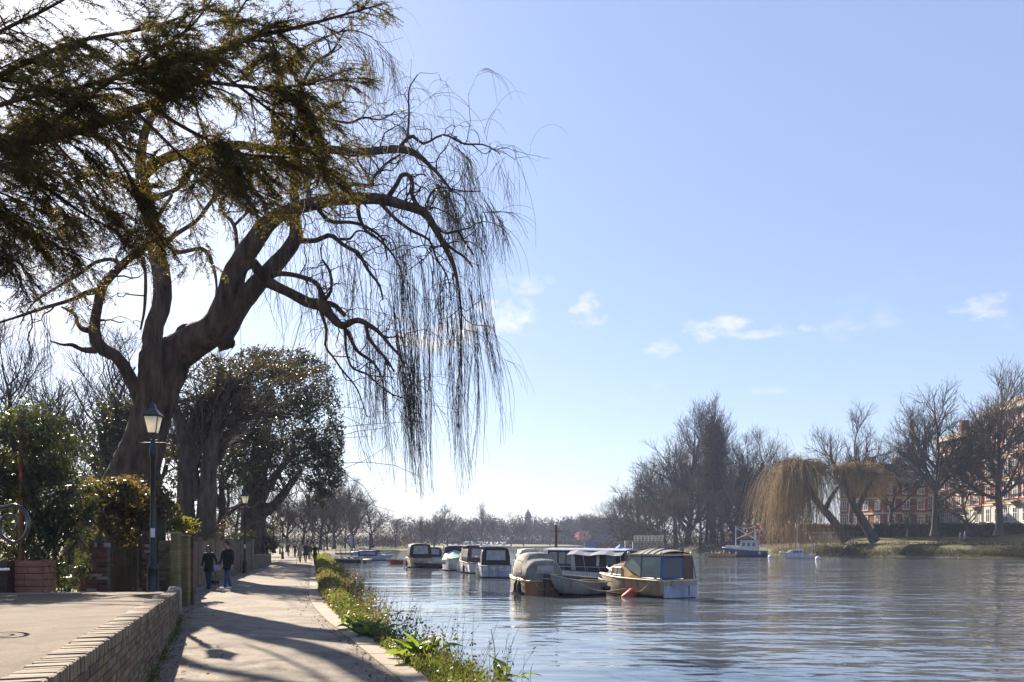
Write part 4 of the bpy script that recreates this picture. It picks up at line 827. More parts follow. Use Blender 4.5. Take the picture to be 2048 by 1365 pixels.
shrub('ivy_bush', 'sunlit brown green ivy tumbling over the gate behind the lamp', b, [lobe(225, 985, 23.4, 50, 28, .8), lobe(270, 1000, 23.4, 60, 36, .8), lobe(310, 1010, 23.2, 32, 28, .6), lobe(225, 1040, 23.2, 40, 36, .6), lobe(260, 1060, 23.0, 40, 30, .5), lobe(200, 1020, 23.2, 32, 40, .6), lobe(300, 1045, 23.2, 26, 24, .4)], 9000, .10, m_ivy, 32, .6, .3, 16)
b = P(355, 0, 27.5); b[2] = .3
shrub('ivy_bush', 'small bright ivy mound on top of the olive painted piers', b, [lobe(350, 1050, 27.5, 32, 16, .5), lobe(374, 1052, 27.8, 18, 14, .4), lobe(335, 1015, 27.5, 20, 22, .4)], 2600, .09, m_hedge, 33, .6, .2, 8)
b = P(490, 0, 57); b[2] = .2
shrub('clipped_hedge', 'bright yellow green hedge topping the wall at the second lamp', b, [lobe(478, 1076, 57, 26, 9, .5), lobe(500, 1073, 57.4, 12, 9, .4)], 1800, .12, m_hedge, 34, .6, .0, 8)
b = P(535, 0, 75); b[2] = .1
shrub('clipped_hedge', 'dark clipped hedge behind the lower brick wall', b, [lobe(533, 1090, 75, 18, 18, .9), lobe(545, 1088, 76, 12, 18, .7), lobe(527, 1070, 77, 24, 26, 1)], 3000, .16, m_ever, 35, .6, .0, 8)
b = P(410, 0, 43.5); b[2] = .3
shrub('bramble_thicket', 'brown bare bramble thicket above the garden wall under the twin stemmed tree', b, [lobe(395, 1052, 42, 45, 22, .8), lobe(435, 1056, 46, 36, 18, .8), lobe(465, 1052, 50, 26, 22, .8), lobe(330, 1035, 36, 40, 30, .8)], 3200, .09, m_olive, 36, .3, .2, 60)

# ---- river bank growth: one mass of ground cover, big dock plants picked out
m_g1 = mat('bank_yellow', (.12, .15, .028), .6, .3, .8, island=.45, trans=.40, tcol=(.22, .24, .03)); m_g2 = mat('bank_brown', (.12, .085, .04), .8, .3, .8, island=.4, trans=.35, tcol=(.20, .135, .05)); m_g3 = mat('bank_green', (.055, .085, .020), .5, .3, .8, island=.45, trans=.4, tcol=(.15, .18, .025))
def bank_cover():
    rng = np.random.default_rng(41); V = []; Fs = []; mi = []; k = 0
    n = 44000; D = 9.2 * (100 / 9.2) ** rng.uniform(0, 1, n)
    hump = np.interp(D, [9, 13, 17, 21, 26, 34, 50, 75, 100], [.08, .11, .16, .28, .38, .42, .40, .40, .4])
    wide = np.interp(D, [9, 13, 17, 21, 26, 34, 60, 100], [.55, .65, .8, 1.15, 1.4, 1.6, 1.5, 1.3])
    cl = np.sin(D * 2.1) * .5 + np.sin(D * 5.3 + 1) * .3 + np.sin(D * .9) * .3
    u = rng.uniform(0, 1, n); off = -.10 + u * wide * (1 + .12 * cl)
    top = hump * (1 + .28 * cl) * np.sin(np.clip(u * 1.15 + .12, 0, 1) * math.pi) ** .7 - .55 * u ** 2
    z = np.where(rng.uniform(0, 1, n) < .6, top, rng.uniform(-.5, 1, n) * np.abs(top)) + rng.normal(0, .05, n)
    keep = z > -.6; C = np.c_[xr(D) + off, D, z][keep]; D = D[keep]; u = u[keep]
    q = rng.uniform(0, 1, len(D)) + .25 * np.sin(D * 1.3); py = np.interp(D, [9, 24, 30, 42, 60], [.05, .05, .25, .55, .85]) - .5 * np.clip(u - .45, 0, 1); pb = np.interp(D, [9, 18, 26, 40, 60], [.18, .15, .45, .45, .3]) + .3 * (u > .6)
    which = np.where(q < py, 0, np.where(q < py + pb, 1, 2))
    v, f = leaves(C, np.interp(D, [9, 25, 50, 100], [.050, .085, .125, .18]), rng, .55, -.2)
    o = obj('bank_ground_cover', v, f, [m_g1, m_g2, m_g3], mi=which)
    tag(o, 'low mixed ground cover growing along the river bank edge', 'ground cover', kind='stuff')
    # thin dry stalks standing over the water
    m = 260; D = rng.uniform(9.5, 34, m); S = np.c_[xr(D) + rng.uniform(.35, 1.3, m), D, np.full(m, -.35)]
    B = grow(S, np.array((.12, -.05, 1.)) + rng.normal(0, .22, (m, 3)), rng.uniform(.5, 1.15, m), 7, .07, (.02, 0, -.02), rng)
    mb = MB(); mb.add(*tubes(B, np.full((m, 1), .0035) * np.linspace(1.2, .6, 7), 3))
    p, T, r, i, u = sample(B, np.full((m, 7), .003), 420, .5, 1, rng); mb.add(*leaves(p, np.full(420, .05), rng, .35, 0))
    tag(mb.build('dry_stalks', mat('dry_stalk', (.13, .085, .05), .8, .3, 3)), 'thin dry weed stalks standing out over the water', 'stalks', kind='stuff')
    # grass tufts at the near kerb
    m = 2600; D = rng.uniform(9.3, 13.5, m); S = np.c_[xr(D) + rng.normal(.30, .16, m) + .12 * np.sin(D * 4), D, np.full(m, -.06)]
    B = grow(S, np.array((.1, -.1, 1.)) + rng.normal(0, .35, (m, 3)), rng.uniform(.10, .34, m), 5, .08, (.03, 0, -.12), rng)
    s = nrm(np.cross(nrm(B[:, -1] - B[:, 0]), rng.normal(size=(m, 3))))[:, None] * np.array([.005, .006, .005, .0035, .0006])[None, :, None]
    VV = np.stack([B - s, B + s], 2).reshape(-1, 3); ff = grid_faces(5, 2, False); ff = (ff[None] + (np.arange(m) * 10)[:, None, None]).reshape(-1, 4)
    tag(obj('grass', VV, [ff], [m_g1, m_g3], mi=np.repeat((rng.uniform(0, 1, m) < .45).astype(int), 4)), 'rough grass tufts along the nearest stretch of concrete edging', 'grass', kind='stuff')
bank_cover()
def litter():
    rng = np.random.default_rng(44); n = 1500; D = 9 * (60 / 9) ** rng.uniform(0, 1, n); s = rng.uniform(0, 1, n) < .55
    e = rng.exponential(.22, n); x = np.where(s, xl(D) + .04 + e, xr(D) - .50 - e * .8); z = np.where((x > xl(D)) & (x < xr(D) - .47), .012 + .03 * np.sin(np.clip((x - xl(D)) / (xr(D) - xl(D)), 0, 1) * math.pi), .03)
    d = np.c_[rng.normal(0, 1, (n, 2)), rng.normal(0, .12, n)]; v, f = leaves(np.c_[x, D, z], np.full(n, .055), rng, .55, 0, d, np.array((0, 0, 1.)))
    tag(obj('leaf_litter', v, f, mat('dead_leaf', (.16, .09, .045), .9, .3, 2, island=.5)), 'scattered brown dead leaves along both edges of the path', 'leaves', kind='stuff')
    n = 2600; D = rng.uniform(5, 19, n); x = wall_x(D) + rng.exponential(.035, n); C = np.c_[x, D, rng.exponential(.05, n) + .01]; keep = np.sin(D * 3.1) + np.sin(D * 7.7) > rng.uniform(-1.5, 1.2, n); C = C[keep]
    v, f = leaves(C, np.full(len(C), .05), rng, .35, -.9); tag(obj('wall_moss', v, f, m_g3), 'moss and small weeds along the foot of the ramp wall', 'moss', kind='stuff')
litter()
m_dock = mat('dock_leaf', (.060, .105, .025), .38, .25, 5, .3, 25, island=.3, trans=.45, tcol=(.22, .30, .035), spec=.5)
def dock_mesh(seed):
    rng = np.random.default_rng(seed); n = 8; V = []
    for i in range(n):
        s = i / (n - 1); w = .17 * math.sin(math.pi * min(1, s * .93 + .07)) ** .75 * (1 - .1 * s); x = s; z = .50 * s - .62 * s * s + .03 * math.sin(7 * s + seed)
        e = .02 * math.sin(9 * s + seed)
        V += [(x, w, z + w * .45 + e), (x, w * .5, z + w * .16), (x, 0, z), (x, -w * .5, z + w * .16), (x, -w, z + w * .45 - e)]
    return mesh('dock_leaf', V, [grid_faces(n, 5, False)], m_dock, True)
DOCK = [dock_mesh(i) for i in range(4)]
def dock(px, py, D, n, size, label, seed):
    rng = np.random.default_rng(seed); b = np.array((P(px, 0, D)[0], D, .0)); t = thing('dock_plant', label, 'plant', b, group='dock plants on the bank')
    MB().lathe([(0, -.15), (.05, -.15), (.06, .0), (.03, .05), (0, .06)], 8).build('crown_root', m_stem, t)
    for i in range(n):
        a = rng.uniform(0, 2 * math.pi); up = rng.uniform(-.15, 1.05); L = size * rng.uniform(.7, 1.25)
        o = bpy.data.objects.new('leaf', DOCK[int(rng.integers(4))]); link(o, t); o.location = (.05 * math.cos(a) + rng.normal(0, .12), .05 * math.sin(a) + rng.normal(0, .12), rng.uniform(.0, .1)); o.rotation_euler = (rng.normal(0, .3), -up, a); o.scale = (L, L, L)
dock(738, 0, 15.6, 30, .42, 'big leafy dock plant by the kerb, the farthest of three', 51)
dock(700, 0, 17.8, 16, .30, 'smaller dock plant beyond the big leafy ones near the dark undergrowth', 52)
dock(832, 0, 12.6, 24, .42, 'dock plant with upright blades in the middle of the near bank', 53)
dock(1000, 0, 10.55, 12, .28, 'dock plant with broad bright leaves at the bottom edge of the view', 54)
b = P(985, 1365, 10.5); b[2] = -.3
t = thing('bare_stalk', 'single tall bare stalk rising against the water near the kerb', 'stalk', b)
MB().tube([(0, 0, 0), (.02, 0, .4), (.03, 0, .7), (-.02, 0, .98)], [.009, .008, .006, .004], 5, 12).build('stem', m_stem, t); MB().tube([(.027, 0, .62), (.09, 0, .72)], [.004, .002], 4).build('side_shoot', m_stem, t)
# ------------------------------------------------------------------ bare trees and the far banks
m_bt = mat('bare_bark', (.075, .059, .045), .95, .3, 1.5, .6, 6, stretch=(1, 1, .3))
m_bw = mat('bare_twig', (.072, .053, .041), .9, .25, .3)
def bare_meshes(seed, H=1.0, spread=.5, trunk=.3, n1=9, n2=70, n3=520, n4=2600, upright=.12, lean=0.0, tw=.0011, droop=0.0):
    """unit-height bare tree -> (trunk mesh, crown mesh): limbs, branches and twigs, each level thinner"""
    rng = np.random.default_rng(seed)
    tp = grow(np.zeros((1, 3)), np.array([[lean, 0, 1.]]), np.array([.62]), 12, .05, (0, 0, .05), rng)
    trr = np.linspace(.030, .009, 12)[None] * trunk / .3; trr[0, 0] *= 1.5
    mt = MB(); mt.add(*tubes(tp, trr, 9))
    p, T, r, i, u = sample(tp, trr, n1, trunk, 1, rng)
    a = np.arange(n1) * 2.4 + rng.uniform(0, .6, n1); el = rng.uniform(.35, 1.0, n1)
    d = np.c_[np.cos(a) * np.cos(el) * spread * 2, np.sin(a) * np.cos(el) * spread * 2, np.sin(el)]
    B1 = grow(p, d, rng.uniform(.30, .52, n1) * (1.15 - u * .4), 9, .11, (0, 0, upright), rng)
    R1 = np.minimum(r * .7, .013)[:, None] * np.linspace(1, .35, 9); mt.add(*tubes(B1, R1, 7))
    lead = grow(tp[:, -1], np.array([[0, 0, 1.]]), np.array([.36]), 9, .09, (0, 0, .05), rng); B1 = np.concatenate([B1, lead]); R1 = np.concatenate([R1, np.linspace(.009, .003, 9)[None]]); mt.add(*tubes(lead, R1[-1:], 6))
    mc = MB(); B, R = B1, R1
    for n, lo, l0, l1, an0, an1, K, k, rr in ((n2, .2, .14, .30, .45, .95, 7, 5, .0050), (n3, .25, .07, .16, .4, .9, 5, 4, .0026), (n4, .2, .035, .095, .35, .9, 4, 3, tw)):
        p, T, r, i, u = sample(B, R, n, lo, 1, rng)
        Bn = grow(p, around(T, rng.uniform(an0, an1, n), rng), rng.uniform(l0, l1, n) * (1.2 - .4 * u), K, .13, (0, 0, upright * .7 - droop), rng)
        Rn = np.minimum(r * .75, rr)[:, None] * np.linspace(1, .45, K); Rn = np.maximum(Rn, tw * .55); mc.add(*tubes(Bn, Rn, k)); B, R = Bn, Rn
    A = np.concatenate(mc.V); hz = np.percentile(A[:, 2], 99.9); wr = np.percentile(np.hypot(A[:, 0], A[:, 1]), 93); sc_ = np.array((.36 / wr, .36 / wr, 1 / hz))
    for m_ in (mt, mc): m_.V = [v * sc_ for v in m_.V]
    def mk(m, name, mt_): return mesh(name, np.concatenate(m.V), [np.concatenate(f) for f in m.F.values()], mt_, True)
    return mk(mt, 'trunk', m_bt), mk(mc, 'crown', m_bw)
BARE = [bare_meshes(101), bare_meshes(102, spread=.62, trunk=.26, n1=11), bare_meshes(103, spread=.30, trunk=.22, n1=14, upright=.24), bare_meshes(104, spread=.75, trunk=.34, n1=8, upright=.05), bare_meshes(105, spread=.5, trunk=.15, n1=16, lean=.15), bare_meshes(106, spread=.18, trunk=.15, n1=18, upright=.35)]
BIG = [bare_meshes(111, spread=.62, trunk=.24, n1=12, n2=110, n3=800, n4=3800, tw=.0009), bare_meshes(112, spread=.5, trunk=.22, n1=13, n2=120, n3=900, n4=4600, tw=.0009), bare_meshes(113, spread=.5, trunk=.34, n1=9, n2=100, n3=700, n4=3400, tw=.0009)]
def gz(x, y): return 0.0
def bare(pair, px, ybase, ytop, D, label, name='bare_tree', wide=1.0, rz=None, group=None, z0=None):
    b = P(px, ybase, D); H = (ybase - ytop) * D / F
    if z0 is not None: H += b[2] - z0; b[2] = z0
    t = thing(name, label, 'tree', b, RNG.uniform(0, 6.28) if rz is None else rz, group)
    for nme, me in zip(('trunk', 'crown'), pair):
        o = link(bpy.data.objects.new(nme, me), t); o.scale = (H * wide, H * wide, H)
        if nme == 'crown': tag(o, kind='stuff')
    return t
# right bank, before the brick houses
bare(BIG[0], 1998, 1072, 722, 130, 'tall bare plane tree with forked trunk before the red mansion block', wide=.92, rz=1.0)
bare(BIG[1], 1868, 1072, 762, 134, 'broad bare tree fanning up from a low fork left of the mansion block', wide=.95, rz=2.0)
bare(BIG[2], 1702, 1070, 805, 160, 'round topped bare tree rising behind the two golden willows', wide=.75, rz=.3)
bare(BARE[1], 1780, 1072, 850, 150, 'bare tree between the golden willows and the broad fanning tree', wide=.95)
bare(BARE[4], 1938, 1070, 905, 137, 'low reddish bare tree in front of the recessed house wing', wide=1.2)
bare(BARE[3], 1815, 1074, 1010, 131, 'small bare sapling before the dark hedge and brick villa', wide=1.0)
bare(BARE[0], 2070, 1070, 800, 145, 'bare tree at the frame edge behind the tall plane', wide=.9)
# the wooded spit on the right
wood = [(1248, 1100, 985, 250, 4, 1.3), (1282, 1102, 925, 235, 0, 1.0), (1318, 1104, 905, 225, 1, .85), (1352, 1104, 850, 215, 3, .8), (1376, 1104, 812, 210, 2, .9), (1412, 1104, 786, 205, 5, .45), (1446, 1105, 838, 205, 0, .7), (1476, 1105, 862, 200, 2, .8), (1502, 1106, 868, 195, 1, .7), (1532, 1106, 855, 190, 2, .8), (1560, 1106, 885, 185, 0, .75), (1584, 1106, 905, 180, 4, .9), (1330, 1104, 960, 200, 4, 1.1), (1400, 1105, 940, 195, 1, 1.0), (1265, 1102, 1010, 225, 1, 1.3), (1470, 1106, 950, 185, 3, 1.0), (1300, 1102, 1000, 205, 4, 1.3), (1365, 1104, 985, 190, 4, 1.2), (1435, 1105, 985, 188, 1, 1.2), (1520, 1106, 960, 178, 4, 1.1)]
wl = ['lowest leaning bare tree at the river end of the wooded spit', 'bare tree second from the river end of the wooded spit', 'slender bare tree stepping up inside the wooded spit', 'many branched bare tree below the tall poplar', 'upright bare tree just left of the tall poplar', 'tallest narrow poplar on the wooded spit', 'bare tree behind the ivy column on the spit', 'upright bare tree right of the ivy column', 'bare tree in the middle of the right half of the spit', 'upright bare tree above the moored blue tug', 'bare tree between the tug and the golden willow', 'last bare tree of the spit beside the golden willow',
      'low bushy bare tree in front of the slender spit trees', 'mid height bare tree in front of the ivy column', 'shoreline thorn tree at the river end of the spit', 'spreading shoreline tree behind the people in the rowing boat', 'shoreline bush like tree left of the white railing', 'thicket tree standing behind the canvas topped cruiser', 'shoreline thicket tree left of the blue tug', 'shoreline thicket tree directly behind the blue tug']
for (px, yb, yt, D, k, wd_), lab in zip(wood, wl): bare(BARE[k], px, yb, yt, D, lab, wide=wd_, group='bare trees of the wooded spit')
# left middle distance
mid = [(745, 1102, 985, 210, 1, 1.0, 'spreading bare tree beside the blue jetty'), (705, 1100, 940, 215, 2, .9, 'tall slim bare tree left of the spreading jetty tree'), (668, 1098, 930, 170, 2, .8, 'tall dark misty tree behind the far lamps'), (640, 1098, 945, 150, 0, .9, 'misty bare tree rising over the distant walkers'), (605, 1098, 950, 135, 1, .9, 'misty bare tree above the walker in the beige coat'), (575, 1098, 965, 120, 0, .9, 'reddish misty tree behind the third lamp'), (690, 1100, 985, 190, 4, 1.1, 'low bare tree between the tall slim trees by the jetty'), (548, 1098, 960, 105, 3, .9, 'bare tree filling in behind the evergreen oak trunk'), (790, 1103, 1032, 225, 4, 1.6, 'russet thicket tree leaning over the water right of the jetty'), (655, 1098, 985, 145, 4, 1.2, 'dark low tree behind the farthest lamp'), (620, 1098, 985, 128, 4, 1.2, 'low tangled tree beyond the group of walkers'), (470, 1098, 905, 90, 1, .9, 'bare tree behind the wall left of the second lamp'), (130, 1098, 800, 62, 0, .9, 'bare garden tree behind the bamboo clump'), (30, 1098, 640, 48, 2, .8, 'bare garden tree at the frame edge above the bamboo'), (440, 1098, 690, 75, 0, .9, 'thin bare tree seen through the willow limbs'), (250, 1098, 640, 70, 2, 1.0, 'bare tree showing behind the vertical willow limb')]
for px, yb, yt, D, k, wd_, lab in mid: bare(BARE[k], px, yb, yt, D, lab, wide=wd_, group='bare trees of the near bank', z0=.4)
# far bank
far = [(895, 1098, 998, 290, 3, .8, 'crooked leaning bare tree on the far bank'), (962, 1096, 1003, 340, 0, .9, 'round bare tree on the far bank right of the crooked one'), (1022, 1095, 1020, 380, 1, .9, 'bare tree left of the distant tower'), (1048, 1097, 1042, 370, 4, 1.1, 'low round bare tree by the water below the distant tower'), (1100, 1095, 1030, 420, 0, 1.1, 'bare tree right of the distant tower'), (925, 1098, 1028, 310, 1, 1.0, 'bare tree between the crooked and the round far trees'), (1172, 1092, 1026, 440, 5, 1.3, 'slender pair of poplars on the far bank near the pink blossom'), (1186, 1092, 1028, 442, 5, 1.2, 'slender poplar right of the poplar pair on the far bank'), (845, 1100, 1028, 260, 0, 1.1, 'bare tree at the river bend beyond the jetty'), (988, 1096, 1034, 360, 4, 1.1, 'low bare tree in the middle of the far bank'), (868, 1099, 1020, 275, 2, 1.0, 'upright bare tree left of the crooked far tree')]
for px, yb, yt, D, k, wd_, lab in far: bare(BARE[k], px, yb, yt, D, lab, wide=wd_, group='trees on the far bank')
b = P(1168, 1094, 440)
t = bare(BARE[1], 1167, 1094, 1062, 435, 'small pink blossoming tree on the far bank', wide=1.2)
rng = np.random.default_rng(61)
C = crown_leaves([((0, 0, 5.5), (4.3, 3.5, 3.0))], 1400, .4, rng); v, f = leaves(C, np.full(len(C), .55), rng, .7); tag(obj('blossom', v, f, mat('pink_blossom', (.62, .30, .28), .7, .2, 1, trans=.4), t), kind='stuff')

# a belt of woodland and scrub that reads as one mass: far bank, and undergrowth of the spit
def mass(name, label, spots, m, seed, size, twigs=True, cat='woodland'):
    rng = np.random.default_rng(seed); mb = MB()
    for px, py, D, w, h, n in spots:
        c = P(px, py, D); k = n
        dr = nrm(rng.normal(size=(k * 3, 3))) * rng.uniform(0, 1, (k * 3, 1)) ** .45; C = c + dr * np.array((w * D / F, w * D / F * .5, h * D / F)) * 1.15; C = C[C[:, 2] > WZ - .1]
        mb.add(*leaves(C, np.full(len(C), size * D / 200), rng, .22, -.8))
    return tag(mb.build(name, m), label, cat, kind='stuff')
m_scrub = mat('scrub', (.060, .046, .031), .95, .3, .15, island=.4); m_farw = mat('far_wood', (.062, .056, .048), .95, .3, .05, island=.3); m_dgrn = mat('dark_conifer', (.030, .036, .022), .9, .3, .2, island=.4)
mass('treeline', 'bluish belt of bare woodland along the far bank', [(px, 1074 - 14 * abs(math.sin(px * .037)), 470 + px * .02, 34, 24, 420) for px in range(820, 1290, 22)] + [(px, 1088, 452, 30, 7, 160) for px in range(900, 1280, 24)], m_farw, 71, .75)
mass('treeline', 'dark evergreen belt at the far right of the far bank', [(1212, 1062, 455, 30, 26, 700), (1236, 1058, 450, 26, 30, 700), (1195, 1068, 460, 24, 20, 400), (1130, 1066, 470, 26, 22, 400), (1260, 1066, 440, 24, 26, 400), (870, 1076, 330, 30, 22, 300), (930, 1078, 360, 30, 20, 300)], m_dgrn, 72, .75)
mass('spit_undergrowth', 'tangled brown undergrowth at the foot of the wooded spit', [(px, 1078, 205 - (px - 1250) * .09, 26, 30, 620) for px in range(1248, 1600, 20)] + [(px, 1020 - 40 * math.sin((px - 1240) / 350 * 3.1), 212, 30, 50, 500) for px in range(1275, 1580, 24)], m_scrub, 73, .42)
mass('misty_thicket', 'dark misty thicket behind the distant walkers', [(px, 1060, 150 + (px - 560) * .5, 24, 36, 420) for px in range(548, 780, 18)] + [(px, 1086, 185 + (px - 560) * .35, 24, 13, 300) for px in range(540, 800, 16)] + [(px, 1025, 170 + (px - 560) * .4, 20, 40, 260) for px in range(575, 720, 20)], m_farw, 74, .42)
mass('russet_thicket', 'russet leaning scrub over the water beyond the jetty', [(px, 1078 + (px - 760) * .12, 226 + (px - 770) * .4, 20, 22, 420) for px in range(755, 850, 14)], mat('russet', (.14, .085, .055), .95, .3, .2, island=.4), 75, .36)
mass('garden_undergrowth', 'dim undergrowth behind the garden wall under the evergreen trees', [(px, 1062, 70, 26, 26, 260) for px in range(-900, 500, 26)] + [(px, 1040, 60, 26, 20, 160) for px in range(330, 520, 26)], m_scrub, 76, .55)

# dark ivy column on the spit
b = P(1424, 1104, 200); rng = np.random.default_rng(62)
t = thing('ivy_column_tree', 'dark ivy smothered trunk standing like a column on the spit', 'tree', b)
MB().tube([(0, 0, 0), (.4, 0, 14), (.2, 0, 30)], [.9, .6, .2], 8, 8).build('trunk', m_bt, t)
C = crown_leaves([((.2, 0, 22), (3.4, 2.5, 8.5)), ((.6, 0, 27), (2.6, 2, 5.5)), ((-.2, 0, 14), (3.2, 2.5, 8))], 6500, .5, rng, .3); v, f = leaves(C, np.full(len(C), .45), rng, .6); tag(obj('ivy', v, f, mat('brown_ivy', (.052, .040, .030), .8, .3, .4, island=.4, trans=.15), t), kind='stuff')
b = P(1470, 1104, 190); t = thing('holly_tree', 'dark green holly clump in the shade behind the tug', 'tree', b)
MB().tube([(0, 0, 0), (0, 0, 5)], [.3, .15], 6).build('trunk', m_bt, t); C = crown_leaves([((0, 0, 8), (3.2, 2.5, 6.5)), ((6, -2, 5), (4.5, 2.5, 5.5))], 4200, .4, rng, .3); v, f = leaves(C, np.full(len(C), .40), rng, .6); tag(obj('crown', v, f, m_dgrn, t), kind='stuff')

# the two golden willows
m_gold = mat('golden_withe', (.36, .245, .10), .8, .25, .4, island=.35, trans=.3)
def gold_willow(label, px, D, rows, domes, seed, n=1500):
    rng = np.random.default_rng(seed); b = P(px, 1078, D); t = thing('golden_willow', label, 'tree', b); lp = []
    for i, rr in enumerate(rows):
        q = np.array([(*P(r[0], r[1], D + (r[3] if len(r) > 3 else 0)), r[2] * .5 * D / F) for r in rr]); s = spline(q, 16); lp.append(s); v, f = tubes(s[None, :, :3], s[None, :, 3], 8); obj('trunk' if i == 0 else 'limb', v - b, f, m_bt, t, True)
    mb = MB(); brs = []
    for (cx, cy, w, h, ybot, frac) in domes:
        k = int(n * frac); c = P(cx, cy, D); sx, sz = w * D / F, h * D / F
        na = max(10, k // 22); a = rng.uniform(0, 2 * math.pi, na); rr = np.sqrt(rng.uniform(.08, 1, na)); AN = np.c_[c[0] + sx * rr * np.cos(a), c[1] + sx * .8 * rr * np.sin(a), c[2] + sz * np.sqrt(1 - rr ** 2 * .9) * rng.uniform(.7, 1.1, na)]
        top = lp[0][-3:, :3][rng.integers(0, 3, na)] if rng.uniform() < 2 else None; dv = AN - top; BR = grow(top, dv + np.array((0, 0, 1.2)), np.linalg.norm(dv, axis=1) * 1.02, 7, .12, (0, 0, -.06), rng); BR += (AN - BR[:, -1])[:, None] * np.linspace(0, 1, 7)[None, :, None] ** 1.5
        brs.append(BR); j = rng.integers(0, na, k); tu = rng.uniform(.55, 1, k) * 6; ti = np.minimum(tu.astype(int), 5); S = BR[j, ti] + (BR[j, ti + 1] - BR[j, ti]) * (tu - ti)[:, None] + rng.normal(0, .16, (k, 3)); keepz = S[:, 2] - c[2]
        zb = EYE + (HY - ybot) * D / F + rng.uniform(0, 1, k) ** 2.2 * (S[:, 2] - EYE) * .8
        L = np.maximum(S[:, 2] - zb, .8) * 1.22
        out = nrm(S - c) * np.array((1, 1, 0)); H = grow(S, out * .12 + np.array((0, 0, -.3)) + rng.normal(0, .3, (k, 3)), L, 10, .05, (0, 0, -.40), rng)
        mb.add(*tubes(H - b, np.full((k, 1), .019) * np.linspace(1.1, .6, 10), 3))
    tag(mb.build('trailing_withes', m_gold, t), kind='stuff')
    BR = np.concatenate(brs); m2 = MB(); m2.add(*tubes(BR - b, np.full((len(BR), 1), .07) * np.linspace(1, .35, 7), 4)); m2.build('branches', m_bt, t)
gold_willow('golden weeping willow trailing to the water behind the white motor boat', 1690, 140, [[(1692, 1082, 22), (1665, 1040, 16), (1635, 1005, 13), (1610, 960, 11), (1605, 925, 7)], [(1650, 1020, 12), (1665, 990, 8), (1685, 965, 5)], [(1620, 980, 9), (1585, 955, 7), (1560, 950, 4)]], [(1600, 945, 52, 34, 1078, .62), (1570, 975, 26, 30, 1090, .22), (1640, 950, 30, 24, 985, .10)], 63, 1900)
gold_willow('second golden weeping willow leaning in front of the brick villa', 1748, 137, [[(1750, 1084, 23), (1725, 1040, 17), (1705, 1005, 13), (1690, 965, 11), (1688, 935, 7)], [(1716, 1020, 12), (1735, 975, 9), (1760, 945, 5)]], [(1695, 950, 36, 28, 995, .42), (1738, 945, 40, 26, 990, .42), (1772, 960, 20, 20, 1000, .16)], 64, 1500)
# right bank growth, hedge, bench wall
m_bk = mat('bank_mix', (.10, .105, .035), .9, .4, .12, island=.5, trans=.3)
mass('bank_undergrowth', 'green and brown undergrowth on the opposite bank slope', [(px, 1106 + 3 * math.sin(px), np.interp(px, [1400, 1640, 2048, 2080], [189, 147, 120.5, 119]) + dd, 20, 10, 130) for dd, dy in ((1.0, 6), (3.2, 0)) for px in range(1560, 2085, 13)] + [(px, 1092 + 2 * math.sin(px * 3), np.interp(px, [1400, 1640, 2048, 2080], [189, 147, 120.5, 119]) + 5, 18, 7, 70) for px in range(1640, 2085, 15)], m_bk, 77, .48, cat='undergrowth')
def hedge(label, px0, px1, y0, y1, D):
    rng = np.random.default_rng(int(px0)); a, c = P(px0, y1, D), P(px1, y0, D); b = (a + c) / 2; b[2] = a[2]; t = thing('clipped_hedge', label, 'hedge', b)
    w, h = c[0] - a[0], c[2] - a[2]; MB().box((0, .2, h / 2 - .1), (w, 1.2, h - .2)).build('core', mat('hedge_core', (.02, .025, .012), .95), t)
    k = int(w * h * 60); C = np.c_[rng.uniform(-w / 2, w / 2, k), rng.normal(-.4, .12, k), rng.uniform(0, h, k)]; C2 = np.c_[rng.uniform(-w / 2, w / 2, k // 2), rng.uniform(-.5, .8, k // 2), np.full(k // 2, h) + rng.normal(-.1, .1, k // 2)]
    v, f = leaves(np.concatenate([C, C2]), np.full(k + k // 2, .26), rng, .6); tag(obj('foliage', v, f, mat('far_hedge', (.045, .065, .022), .7, .3, .5, island=.4), t), kind='stuff')
hedge('dark clipped hedge behind the white topped wall under the golden willows', 1612, 1735, 1049, 1072, 150)
hedge('long dark hedge in front of the brick villa and mansion block', 1745, 2080, 1047, 1074, 141)
q = P(1644, 1080, 144); t = thing('slipway_railing', 'low pale railing with white top bar on the opposite bank', 'railing', q)
MB().box((0, 0, 1.25), (4.0, .12, .14)).build('top_bar', mat('pale_paint', (.70, .68, .62), .6, .1, 3), t)
for i in range(15): MB().box((-1.95 + i * .279, 0, .62), (.05, .05, 1.14)).build('baluster', mat('grey_paint', (.25, .25, .25), .7), t)
MB().box((-1.6, .1, .35), (.7, .3, .7)).build('block', mat('pale_stone', (.5, .46, .4), .9), t)

